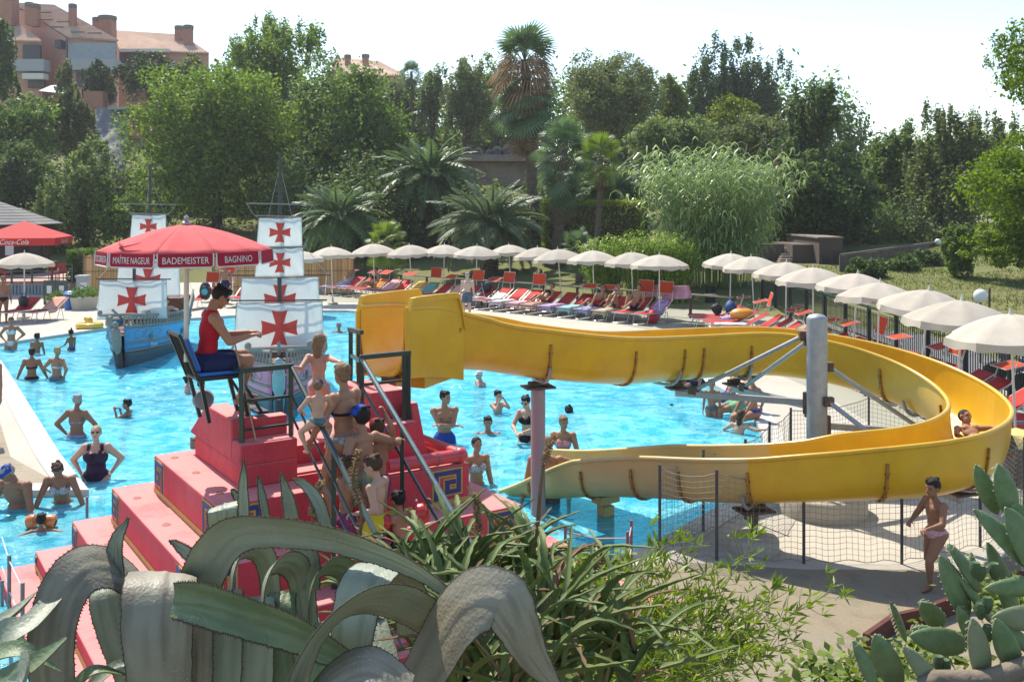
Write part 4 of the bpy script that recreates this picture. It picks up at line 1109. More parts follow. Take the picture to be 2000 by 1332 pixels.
# printed valances on the nearer parasols
tv, tf = text_mesh('ALCATEL', .085)
M_print = mat('brown_print', (.22, .16, .10), .9)
for o, q in RIGHT[4:8]:
    rz = o.rotation_euler.z; best = min(range(8), key=lambda k: abs(((k + .5) * math.pi / 4 + rz - (-math.pi / 2 - math.atan2(q.x, q.y) * .6) + math.pi) % (2 * math.pi) - math.pi))
    a = (best + .5) * math.pi / 4; rr = 1.02 * math.cos(math.pi / 8) + .045; ou = Vector((math.cos(a), math.sin(a), 0)); ax = Vector((-math.sin(a), math.cos(a), 0))
    MB().add([ou * rr + ax * (p[0] * 1.15) + Vector((0, 0, 1.95 + p[1])) + ou * (-p[1] * .2) for p in tv], tf).obj('lettering', M_print, o)

# ------------------------------------------------------------------ loungers
M_alu = mat('aluminium_tube', (.50, .49, .46), .4, .5, .4)
M_lred = mat('red_mesh_fabric', (0.50, 0.035, 0.03), 0.75, .2, var=.4, vscale=5, var2=(.42, .05, .045), trans=.15, orand=.25)
M_lor = mat('orange_red_shade', (0.58, 0.085, 0.03), 0.75, .2, trans=.35, orand=.2)
def make_lounger():
    t = thing('sun_lounger', None, 'lounger')
    for sx in (-.31, .31):
        MB().tube([(sx, -.95, .38), (sx, .2, .38)], .017, 6).obj('side_rail', M_alu, t, True)
        MB().tube([(sx, .2, .38), (sx * .98, .86, .76)], .017, 6).obj('back_rail', M_alu, t, True)
    MB().tube([(-.31, -.95, .38), (.31, -.95, .38)], .017, 6).obj('end_rail', M_alu, t, True)
    for y in (-.72, .42):
        MB().tube([(-.29, y, .38), (-.29, y - .16, .01), (.29, y - .16, .01), (.29, y, .38)], .015, 6).obj('leg', M_alu, t)
    MB().tube([(-.29, .5, .38), (-.29, .62, .01), (.29, .62, .01), (.29, .5, .38)], .015, 6).obj('leg', M_alu, t)
    def cloth(pts, w, m, nm):
        mb = MB(); vs_ = []; n_ = len(pts)
        for y, z, sag in pts:
            for e in (-1, -.5, 0, .5, 1): vs_.append((e * w, y, z - sag * (1 - e * e)))
        mb.add(vs_, [(i * 5 + j, i * 5 + j + 1, (i + 1) * 5 + j + 1, (i + 1) * 5 + j) for i in range(n_ - 1) for j in range(4)])
        o = mb.obj(nm, m, t, True); s_ = o.modifiers.new('cloth', 'SOLIDIFY'); s_.thickness = .008; return o
    cloth([(-.94, .395, 0), (-.5, .395, .02), (0, .395, .025), (.2, .395, .01)], .30, M_lred, 'seat')
    cloth([(.2, .395, .01), (.5, .57, .03), (.85, .775, 0)], .30, M_lred, 'backrest')
    # sunshade: a small framed cloth on two arms above the head
    sh = MB().box((0, 0, 0), (.60, .44, .012)).obj('sunshade', M_lor, t, loc=(0, .92, 1.12), rot=(R(12), 0, 0))
    MB().tube([(-.31, -.22, 0), (.31, -.22, 0), (.31, .22, 0), (-.31, .22, 0), (-.31, -.22, 0)], .012, 5).obj('shade_frame', M_alu, sh)
    for sx in (-.31, .31): MB().tube([(sx, .80, .73), (sx, .92, 1.12)], .012, 5).obj('shade_arm', M_alu, t)
    return t
lp = make_lounger(); lfirst = True; LOUNG = []
def put_lounger(q, rz, label, shade=True, shade_rot=None):
    global lfirst
    if lfirst: o = lp; lfirst = False; o.location = q; o.rotation_euler = (0, 0, rz); o['label'] = label
    else: o = copy_tree(lp, q, rz, label, () if shade else ('sunshade', 'shade_arm'))
    o['group'] = 'red sun loungers round the pool'
    if shade_rot is not None:
        for c in kids(o):
            if c.name.startswith('sunshade'): c.rotation_euler = (R(shade_rot), 0, 0); c.location.z = 1.0 + .2 * math.sin(R(shade_rot))
    LOUNG.append((o, Vector(q), rz)); return o
rowd = Vector((.757, -.653, 0)); rown = Vector((.653, .757, 0))
A0 = Vector((-8.6, 45.6, 0)) ; base = Vector((5.3, 35, 0))
nfar = 22; tL = -17.6
shd = [1, 0, 1, 1, 0, 1, 0, 1, 1, 0, 1, 1, 1, 0, 1, 0, 0, 1, 1, 0, 1, 1]
for k in range(nfar):
    q = base + rowd * (tL + k * .84) - rown * .5
    put_lounger(q, math.atan2(rown.y, rown.x) - R(90) + random.uniform(-.07, .07), f'red sun lounger in the far row, {ORD[k]} from the left' + (' with sunshade' if shd[k] else ', no sunshade'), shd[k], random.choice((10, 20, 78, 85)) if shd[k] else None)
ny = 23
for k in range(ny):
    Y = 33.6 - k * .85
    put_lounger(Vector((7.0 + random.uniform(-.1, .1) + .135 * (33.6 - Y), Y, 0)), R(-90) + random.uniform(-.06, .06) - .25 * math.exp(-k * .35), f'red sun lounger in the right hand row, {ORD[k]} from the far end', k % 3 != 1, (8, 12, 15, 72)[k % 4])
put_lounger(G(38, 626, 0), R(-8), 'red lounger with a black bag under the left edge parasol', False)
put_lounger(G(88, 626, 0), R(-14), 'red lounger with a crumpled towel right of the left edge parasol', False)
for k, (x, y) in enumerate(((300, 560), (388, 580), (425, 565), (470, 575))):
    put_lounger(G(x, y + 22, 0), R(-25) + .1 * k, f'red lounger behind the galleons, {ORD[k]} from the left in front of the reed screen', k != 3, 80)
# towels lying on loungers
def towel(lo, m, lb, y0=-.9, y1=.15, w=.31, hang=.14, back=False):
    o, q, rz = lo; mb = MB(); vs_ = []
    ys_ = np.linspace(y0, y1, 9)
    for i, y in enumerate(ys_):
        for e in np.linspace(-1, 1, 9):
            z = .412 + .008 * math.sin(e * 6 + i * 1.7) + (max(0, y - .2) * .58)
            xx = e * w
            if abs(e) > .76: z -= hang * (abs(e) - .76) / .24; xx = math.copysign(w * (.80 + .25 * (abs(e) - .76)), e) + 0
            vs_.append((xx * 1.06, y + .02 * math.sin(e * 5), z))
    if y0 < -.85:
        for j in range(9): v = vs_[j]; vs_[j] = (v[0], -.985, v[2] - hang)
    mb.add(vs_, [(i * 9 + j, i * 9 + j + 1, (i + 1) * 9 + j + 1, (i + 1) * 9 + j) for i in range(8) for j in range(8)])
    t_ = mb.obj('towel', m, None, True, loc=q, rot=(0, 0, rz)); s_ = t_.modifiers.new('cloth', 'SOLIDIFY'); s_.thickness = .008
    tag(t_, lb, 'towel', 'towels on the loungers')
tm = lambda n, c, c2=None, vs=4, st=None: mat('towel_' + n, c, .95, .1, var=.9 if c2 else .3, vscale=vs, var2=c2, stretch=st, bump=.3, bscale=90)
TW = {'white': tm('white', (.62, .60, .57)), 'aqua': tm('aqua', (.20, .48, .50), (.3, .58, .58)), 'pink': tm('pink', (.62, .28, .34), (.66, .45, .45)), 'purple': tm('purple', (.22, .13, .42), (.55, .5, .6)), 'blue': tm('blue', (.09, .2, .48), (.5, .5, .55)),
      'grey': tm('grey', (.42, .42, .45), (.28, .28, .33)), 'yellow': tm('yellow', (.62, .42, .10)), 'salmon': tm('salmon', (.62, .33, .24)), 'green': tm('green', (.12, .35, .30)), 'rainbow': tm('rainbow', (.58, .42, .12), (.1, .3, .5), 3, (.2, 3, 1)), 'orange': tm('orange', (.62, .25, .05))}
for k, c, y0, y1 in ((0, 'grey', -.9, .8), (1, 'blue', -.5, .15), (3, 'orange', -.2, .82), (4, 'pink', -.3, .8), (6, 'yellow', .1, .84), (7, 'green', -.1, .8), (9, 'salmon', -.5, .8), (11, 'grey', -.92, .2), (12, 'white', -.4, .5), (13, 'white', -.92, .1), (14, 'pink', -.92, .1), (15, 'salmon', -.92, .1), (16, 'purple', -.92, .1), (17, 'aqua', -.92, .1), (18, 'blue', -.92, .2), (19, 'rainbow', -.92, .1), (21, 'purple', -.1, .82)):
    towel(LOUNG[k], TW[c], f'{c} towel spread on the {ORD[k]} far row lounger from the left', y0, y1)
for k, c, y0, y1 in ((1, 'purple', 0, .84), (3, 'white', -.92, .2), (5, 'green', -.9, .3), (8, 'yellow', -.2, .8), (14, 'white', -.92, .1), (16, 'grey', -.92, .3)):
    towel(LOUNG[nfar + k], TW[c], f'{c} towel spread on the {ORD[k]} right row lounger from the far end', y0, y1)
towel(LOUNG[nfar + ny + 1], TW['salmon'], 'crumpled salmon towel on the left edge lounger backrest', -.1, .84)
def big_cloth(q, w, h, m, lb):
    mb = MB(); mb.add([(w * (i / 10 - .5), .10 * math.sin(j * 1.2) + .03 * math.sin(i * 2.1) + (.14 if j > 3 else -.05), h * (1 - abs(j / 3.5 - 1)) + .01 * i) for j in range(8) for i in range(11)], [(j * 11 + i, j * 11 + i + 1, (j + 1) * 11 + i + 1, (j + 1) * 11 + i) for j in range(7) for i in range(10)])
    o = mb.obj('beach_towel', m, None, True, loc=q, rot=(0, 0, R(-40))); s_ = o.modifiers.new('cloth', 'SOLIDIFY'); s_.thickness = .01
    tag(o, lb, 'towel')
o = LOUNG[21]
big_cloth(o[1] + rown * 1.05 + Vector((.25, 0, .72)), 1.05, .55, mat('towel_magenta_border', (.62, .25, .42), .95, .1, var=.9, vscale=2.2, var2=(.62, .48, .5)), 'pink patterned towel with magenta border drying over the wooden rail')
big_cloth(LOUNG[20][1] + rown * 1.1 + Vector((.2, 0, .75)), .8, .5, TW['pink'], 'pale pink towel drying beside the magenta bordered towel')
def bag(q, m, lb, s=1.0, cat='bag'):
    mb = MB(); mb.ell((0, 0, .17 * s), (.2 * s, .15 * s, .2 * s), 12, 8); b = mb.obj('bag', m, None, True, loc=q, rot=(0, 0, random.uniform(0, 3)))
    for v in b.data.vertices: v.co += Vector((mnoise.noise(v.co * 6), mnoise.noise(v.co * 6 + Vector((5, 0, 0))), 0)) * .05 * s
    MB().tube([(-.1 * s, 0, .33 * s), (-.07 * s, 0, .45 * s), (.07 * s, 0, .45 * s), (.1 * s, 0, .33 * s)], .014, 5).obj('strap', m, b); tag(b, lb, cat)
M_bagb = mat('black_bag_cloth', (.02, .02, .025), .7); M_bagu = mat('blue_bag_cloth', (.02, .08, .22), .7); M_bagr = mat('red_bag_cloth', (.45, .02, .04), .7)
bag(LOUNG[nfar + ny][1] + Vector((0, .3, .5)), M_bagb, 'black bag on the left edge red lounger', 1.0)
bag(LOUNG[nfar + 0][1] + Vector((.5, 0, .42)), M_bagu, 'blue bag on the far end lounger of the right row', 1.3)
bag(LOUNG[nfar + 0][1] + Vector((.05, .1, .42)), M_bagb, 'black bag beside the blue bag on a right row lounger', 1.0)
bag(LOUNG[21][1] - rown * .2 + Vector((.1, 0, 0)), M_bagr, 'red bag on the ground under the last far row lounger', 1.3)
bag(LOUNG[nfar + 7][1] + Vector((.9, .3, .0)), M_bagb, 'black bag by the fence posts of the right row', 1.4)
bp_ = MB(); bp_.ell((0, 0, .35), (.24, .2, .38), 14, 10); b = bp_.obj('backpack', M_bagb, None, True, loc=G(401, 602, 0) + Vector((0, 0, .35))); tag(b, 'tall black backpack with a turquoise pocket behind the lifeguard parasol pole', 'backpack')
MB().ell((.02, -.17, .33), (.13, .06, .14), 12, 8).obj('pocket', mat('turquoise_cloth', (.05, .35, .42), .7), b, True); MB().tube([(-.22, -.06, .5), (0, -.19, .55), (.22, -.06, .5)], .012, 5).obj('zip', M_alu, b)
f_ = MB().ell((0, 0, .2), (.42, .3, .2), 16, 10).obj('inflatable', mat('orange_vinyl', (.62, .28, .02), .35, .5, coat=.3), None, True, loc=LOUNG[nfar + 2][1] + Vector((.35, 0, .42))); tag(f_, 'orange inflatable lying on a right row lounger', 'inflatable'); MB().lathe([(.1, .37), (.1, .40), (.02, .41)], 8).obj('valve', M_lor, f_)
# pushchair
t = thing('pushchair', 'black folded pushchair standing before the far row of loungers', 'pushchair', G(955, 598), R(20))
for s in (-.2, .2):
    MB().tube([(s, .38, .95), (s, .1, .55), (s, -.35, .12)], .016, 6).obj('frame', M_alu, t); MB().tube([(s, -.2, .75), (s, .1, .4), (s, .35, .12)], .016, 6).obj('frame', M_blk, t)
    for y in (-.38, .36): MB().lathe([(.03, -.02), (.1, -.02), (.1, .02), (.03, .02)], 14).obj('wheel', M_blk, t, loc=(s, y, .1), rot=(0, R(90), 0))
MB().add([(-.18, -.2, .38), (.18, -.2, .38), (.18, .12, .34), (-.18, .12, .34), (-.18, .3, .85), (.18, .3, .85)], [(0, 1, 2, 3), (3, 2, 5, 4)]).obj('seat', M_bagb, t); MB().ell((0, .25, .8), (.22, .2, .2), 12, 8).obj('hood', M_bagb, t, True)
MB().tube([(-.2, .38, .95), (.2, .38, .95)], .02, 6).obj('handle', M_blk, t)
# wooden post and rail behind the far row
M_wrail = mat('pale_wood_rail', (.36, .31, .23), .85, var=.6, vscale=6); M_wpost = mat('dark_wood_post', (.07, .05, .04), .85)
t = thing('wooden_fence', 'low wooden post and rail fence behind the far row of loungers', 'fence')
rb = [base + rowd * s + rown * 1.75 for s in np.arange(-15.5, 2.2, 1.75)]
for q in rb: MB().box((q.x, q.y, .42), (.1, .1, .86)).obj('post', M_wpost, t)
for a, b in zip(rb[:-1], rb[1:]): MB().bar(a + Vector((0, 0, .86)), b + Vector((0, 0, .86)), .12, .06).obj('rail', M_wrail, t)
# reed screens
M_reed = mat('reed_screen', (.30, .20, .10), .9, island=.35, trans=.2)
def reed(name, lb, a, b, h):
    t = thing(name, lb, 'screen'); mb = MB(); L_ = (b - a).length; n_ = int(L_ / .045); d = (b - a) / n_; nv = Vector((-d.y, d.x, 0)).normalized()
    for k in range(n_):
        q = a + d * (k + random.uniform(-.2, .2)) + nv * random.uniform(-.015, .015); hh = h + random.uniform(-.06, .05)
        mb.add([q, q + d * 1.05, q + d * 1.05 + Vector((0, 0, hh)), q + Vector((0, 0, hh))], [(0, 1, 2, 3)])
    o = mb.obj('reeds', M_reed, t); o['kind'] = 'stuff'
    for z in (.3, h * .6, h - .12): MB().bar(a + Vector((0, 0, z)) - nv * .03, b + Vector((0, 0, z)) - nv * .03, .025).obj('batten', M_wpost, t)
    for f in np.linspace(0, 1, max(2, int(L_ / 2.2))): q = a.lerp(b, f) + nv * .06; MB().box((q.x, q.y, h / 2), (.09, .09, h + .1)).obj('post', M_wpost, t)
reed('reed_screen', 'tall brown reed screen behind the galleons and the lifeguard parasol', Vector((-14.2, 46.2, 0)), Vector((-7.6, 46.6, 0)), 1.75)
reed('reed_screen', 'short dark reed screen left of the blue galleon by the hedge', Vector((-19.6, 44.5, 0)), Vector((-16.2, 45.5, 0)), 1.9)
# black fence on the right
fx = 10.35
t = thing('metal_fence', 'black barred metal fence with dark green handrail behind the right hand loungers', 'fence')
ys_ = np.arange(40.2, 14.6, -2.0)
bar_me = MB().box((0, 0, .6), (.018, .018, 1.05)).mesh('bar', M_blk); post_me = MB().box((0, 0, .64), (.095, .095, 1.28)).mesh('post', M_blk)
for y in ys_: link('post', post_me, t, (fx, y, 0))
for a, b in zip(ys_[:-1], ys_[1:]):
    for z, w in ((1.24, .09), (.16, .03), (1.05, .03)): MB().bar((fx, a - .07, z), (fx, b + .07, z), w, w * .7).obj('rail', M_grn if z > 1.2 else M_blk, t)
    for k in range(1, 17): link('bar', bar_me, t, (fx, a + (b - a) * k / 17, 0))
# wire fence, lamp and scooters beyond it
t = thing('wire_fence', 'thin wire fence on wooden posts across the grass slope', 'fence')
wp = [Vector((x, y, terr(x, y))) for x, y in ((13.6, 32), (15.2, 31), (17.0, 30), (18.6, 28.6), (19.5, 26))]
for k, q in enumerate(wp):
    h = 3.3 if k == 3 else 1.3; MB().tube([q, q + Vector((.02, 0, h))], .05 if k == 3 else .035, 7).obj('post', M_wpost, t)
for a, b in zip(wp[:-1], wp[1:]):
    for z in (.3, .6, .9, 1.2): MB().tube([a + Vector((0, 0, z)), b + Vector((0, 0, z))], .008, 4).obj('wire', M_cap, t)
    for k in range(1, 8): q = a.lerp(b, k / 8); MB().tube([q + Vector((0, 0, .1)), q + Vector((0, 0, 1.22))], .006, 4).obj('wire', M_cap, t)
q = P(1915, 578, 25.5); t = thing('globe_lamp', 'white globe lamp on a post behind the near right parasols', 'lamp', (q.x, q.y, 0))
MB().tube([(0, 0, terr(q.x, q.y)), (0, 0, q.z - .15)], .03, 8).obj('post', M_blk, t); MB().ell((0, 0, q.z), .18, 20, 14).obj('globe', mat('opal_globe', (.62, .64, .58), .25, .5), t, True)
q = P(1832, 473, 58); t = thing('globe_lamp', 'small far globe lamp at the head of the ramp under dark trees', 'lamp', (q.x, q.y, 0)); MB().tube([(0, 0, terr(q.x, q.y)), (0, 0, q.z - .1)], .04, 8).obj('post', M_blk, t); MB().ell((0, 0, q.z), .2, 16, 10).obj('globe', MAT['opal_globe'], t, True)
def scooter(q, rz, lb, m):
    t = thing('scooter', lb, 'scooter', q, rz)
    for y in (-.62, .62): 
        w_ = MB().lathe([(.13, -.06), (.25, -.06), (.27, 0), (.25, .06), (.13, .06)], 18).obj('wheel', M_blk, t, True, loc=(0, y, .27), rot=(0, R(90), 0))
        MB().lathe([(.02, -.04), (.13, -.04), (.13, .04), (.02, .04)], 12).obj('hub', M_alu, w_)
    MB().tube([(0, .62, .27), (0, .45, .75), (0, .38, 1.02)], .04, 8).obj('fork', M_alu, t)
    b = MB(); b.ell((0, -.35, .55), (.19, .5, .22), 14, 10); b.ell((0, .0, .38), (.17, .45, .1), 12, 8); b.ell((0, .44, .72), (.2, .12, .3), 12, 8); b.obj('body', m, t, True)
    MB().ell((0, -.3, .80), (.15, .45, .09), 14, 8).obj('seat', M_blk, t, True); MB().tube([(-.32, .32, 1.05), (0, .4, 1.02), (.32, .32, 1.05)], .018, 6).obj('handlebar', M_blk, t)
    MB().ell((0, .52, .95), (.1, .06, .09), 10, 8).obj('headlight', M_notice, t, True)
    for s in (-1, 1): MB().ell((s * .34, .36, 1.2), (.07, .02, .05), 8, 6).obj('mirror', M_alu, t, True)
M_bike = mat('dark_silver_paint', (.16, .17, .19), .3, .5, .5, coat=.5)
scooter(Vector((11.9, 22.6, .0)), R(70), 'dark silver scooter parked behind the black fence', M_bike); scooter(Vector((11.9, 21.2, .0)), R(62), 'black scooter parked nearest behind the black fence', M_blk)
M_apron = concrete('parking_asphalt', (.17, .17, .17), (.10, .10, .10), (.14, .14, .14), .3, .4)
sheet('parking_strip', [[(11.15, 10), (14.2, 10), (14.2, 30), (11.15, 33)]], .06, M_apron)
t = thing('litter_bin', 'black round litter bin beside the far end of the right row', 'bin', G(1387, 598)); MB().lathe([(.2, 0), (.24, .75), (.25, .78), (.2, .8), (.2, .2)], 16).obj('body', M_blk, t, True); MB().lathe([(.22, .5), (.245, .5), (.245, .54), (.22, .54)], 16).obj('band', M_alu, t)
# yellow covered table end at the right edge
t = thing('covered_bench', 'bench under a rumpled yellow sheet at the right edge by the net', 'bench', (7.9, 14.6, 0), R(10))
mb = MB(); mb.add([(-.6 + 2.4 * i / 12, -.35 + .7 * j / 5, .80 + .02 * math.sin(i * 2.3 + j) - (.16 if j in (0, 5) else 0)) for j in range(6) for i in range(13)], [(j * 13 + i, j * 13 + i + 1, (j + 1) * 13 + i + 1, (j + 1) * 13 + i) for j in range(5) for i in range(12)])
o = mb.obj('sheet', mat('yellow_sheet', (.66, .50, .15), .8, var=.5, vscale=5), t, True)
MB().box((.6, 0, .68), (2.2, .5, .05)).obj('bench_top', M_wpost, t)
for x in (-.4, 1.6): MB().box((x, 0, .33), (.08, .45, .66)).obj('leg', M_wpost, t)
# items by the bar
def parasol_red():
    t = thing('bar_parasol', 'square red drinks parasol with white script on the bar terrace', 'parasol', (-23.3, 46.5, .5))
    MB().tube([(0, 0, 0), (0, 0, 2.85)], .03, 8).obj('pole', M_wood, t)
    w = 1.75; ap_ = (0, 0, 2.92); cs = [(-w, -w, 2.15), (w, -w, 2.15), (w, w, 2.15), (-w, w, 2.15)]
    M_cc = mat('bar_red_canvas', (.55, .03, .03), .8, trans=.2)
    for k in range(4):
        a, b = Vector(cs[k]), Vector(cs[(k + 1) % 4]); m_ = (a + b) / 2 + Vector((0, 0, -.04))
        MB().add([ap_, a, m_, b], [(0, 1, 2), (0, 2, 3)]).obj('canopy_panel', M_cc, t)
        vl = MB().add([a, b, b - Vector((0, 0, .34)), a - Vector((0, 0, .34))], [(0, 1, 2, 3)]).obj('valance', M_cc, t)
        o_ = Vector(((a + b).x, (a + b).y, 0)).normalized(); ax = (b - a).normalized(); tv, tf = text_mesh('Coca-Cola', .34, .35)
        MB().add([m_ + ax * p[0] * .85 + o_ * .02 + Vector((0, 0, p[1] - .14)) for p in tv], tf).obj('lettering', M_let, vl)
    t.rotation_euler.z = R(12)
parasol_red()
M_redp = mat('red_plastic', (.42, .012, .02), .4, .5)
def bar_chair(q, rz, lb):
    t = thing('bar_chair', lb, 'chair', q, rz, 'red plastic chairs on the bar terrace')
    MB().box((0, 0, .44), (.44, .44, .04)).obj('seat', M_redp, t, bevel=.01); MB().box((0, .22, .68), (.44, .04, .46)).obj('backrest', M_redp, t, bevel=.01)
    for sx in (-.19, .19):
        for sy in (-.19, .19): MB().bar((sx, sy, 0), (sx, sy, .44), .035).obj('leg', M_redp, t)
for k, (x, y) in enumerate(((-21.6, 46.6), (-22.6, 48.0), (-24.4, 46.8), (-25.8, 47.4), (-20.9, 47.6))): bar_chair(Vector((x, y, .5)), R(40 * k), f'red plastic chair on the bar terrace, {ORD[k]} from the front right corner')
M_leafh = mat('hedge_leaf', (.10, .17, .03), .6, .3, island=.45, trans=.3)
def planter(q, lb, w=.9, h=.42, rr=.5):
    t = thing('planter', lb, 'planter', q); MB().lathe([(w * .42, 0), (w * .5, h), (w * .46, h), (w * .44, h - .05)], 8).obj('pot', M_ston if w < .7 else M_deck, t)
    V, F = [], []
    for k in range(420):
        d = Vector((random.gauss(0, 1), random.gauss(0, 1), abs(random.gauss(0, .8)))).normalized() * rr * random.uniform(.4, 1); d.z = d.z * .8 + h
        u_ = Vector((random.gauss(0, 1), random.gauss(0, 1), random.gauss(0, 1))).normalized() * .06; w_ = u_.orthogonal().normalized() * .03; b0 = len(V); V += [d - u_, d + w_, d + u_, d - w_]; F.append((b0, b0 + 1, b0 + 2, b0 + 3))
    o = link('foliage', np_mesh('foliage', V, F, M_leafh), t); o['kind'] = 'stuff'
planter(G(165, 604), 'round stone planter with a yellow green bush by the terrace pillar', 1.15, .5, .62); planter(G(113, 600), 'long low planter with a small green bush by the terrace railing', .95, .3, .5)
t = thing('rubbish_bin', 'blue plastic rubbish bin between the two planters', 'bin', G(137, 604)); MB().lathe([(.2, 0), (.26, .62), (.28, .64), (.24, .66)], 14).obj('body', mat('blue_plastic', (.02, .12, .4), .4), t, True); MB().lathe([(.27, .64), (.2, .72), (.02, .74)], 14).obj('lid', MAT['blue_plastic'], t, True)
t = thing('gate_pillar', 'grey stone gate pillar with a white notice beside the terrace steps', 'pillar', G(162, 592)); MB().box((0, 0, .55), (.42, .42, 1.1)).obj('shaft', M_grey, t, bevel=.02); MB().box((0, 0, 1.14), (.5, .5, .1)).obj('cap', M_grey, t, bevel=.02); MB().box((.12, -.23, .75), (.3, .02, .3)).obj('notice', M_notice, t)
for k, (x, lb) in enumerate(((97, 'left of two white notices on the green gate by the bar'), (121, 'right of two white notices on the green gate by the bar'))):
    q = G(x, 594); t = thing('notice_board', lb, 'sign', q); MB().box((0, 0, .5), (.5, .05, 1.0)).obj('board', M_grn, t); MB().box((0, -.035, .62), (.2, .02, .32)).obj('notice', M_notice, t)
# yellow inflatable boat at the pool edge
t = thing('inflatable_ring', 'yellow inflatable ring with a seat at the far left pool edge', 'inflatable', G(180, 640, 0) + Vector((0, -.2, .0)))
M_yv = mat('yellow_vinyl', (.66, .40, .015), .3, .5, coat=.4)
MB().tube([(.36 * math.cos(a), .30 * math.sin(a), .10) for a in np.linspace(0, 2 * math.pi, 25)], .10, 10).obj('ring', M_yv, t, True); MB().ell((-.02, 0, .22), (.13, .14, .18), 12, 8).obj('seat', M_yv, t, True); MB().ell((-.12, 0, .32), (.08, .07, .08)).obj('head', M_yv, t, True)
# ------------------------------------------------------------------ trees, palms, hedges
def leafmat(name, c, v2, trans=.5, island=.45, rough=.55, vs=.45):
    return mat('leaf_' + name, c, rough, .3, var=.8, vscale=vs, var2=v2, island=island, trans=trans)
LM = {'bright': leafmat('bright', (0.1581, 0.2318, 0.03744), (0.1071, 0.1751, 0.0288)), 'mid': leafmat('mid', (0.1275, 0.1905, 0.0396), (0.0867, 0.1442, 0.03024)), 'dark': leafmat('dark', (0.08976, 0.1339, 0.03744), (0.06732, 0.103, 0.03024)),
      'olive': leafmat('olive', (0.153, 0.1854, 0.0612), (0.1122, 0.1442, 0.04752)), 'grey': leafmat('grey', (0.1734, 0.2215, 0.072), (0.1224, 0.17, 0.054)), 'lime': leafmat('lime', (0.153, 0.2266, 0.01584), (0.102, 0.17, 0.0144), .45), 'pine': leafmat('pine', (0.0561, 0.0927, 0.02016), (0.0357, 0.0618, 0.01584), .2), 'yellow': leafmat('yellow', (0.1632, 0.206, 0.0216), (0.1122, 0.1545, 0.018), .45)}
M_bark = mat('tree_bark', (.085, .062, .045), .95, .1, var=.8, vscale=3, var2=(.05, .04, .03), bump=.6, bscale=8, stretch=(1, 1, .25))
def leaf_cloud(cent, rad, cnt, L, up=.35, shell=.55, asp=.5, droop=0.0):
    """cnt leaves spread through ellipsoids; returns quads"""
    cent = np.asarray(cent); rad = np.asarray(rad)
    vol = np.prod(rad, axis=1) ** (2 / 3); pick = rng.choice(len(cent), cnt, p=vol / vol.sum())
    d = rng.normal(size=(cnt, 3)); d /= np.linalg.norm(d, axis=1)[:, None]
    r = shell + (1.08 - shell) * rng.random(cnt) ** .6
    r *= 1 + .12 * rng.normal(size=cnt)
    c = cent[pick] + d * rad[pick] * r[:, None]
    nrm = d * .5 + rng.normal(size=(cnt, 3)) * .8; nrm[:, 2] += up; nrm /= np.linalg.norm(nrm, axis=1)[:, None]
    a = np.cross(nrm, rng.normal(size=(cnt, 3))); a[:, 2] -= droop; a /= np.linalg.norm(a, axis=1)[:, None]
    b = np.cross(nrm, a)
    l = L * (.6 + .8 * rng.random(cnt))[:, None]
    V = np.stack([c - a * l, c + b * l * asp, c + a * l, c - b * l * asp], 1).reshape(-1, 3)
    return V, np.arange(cnt * 4).reshape(-1, 4)
NTREE = 0
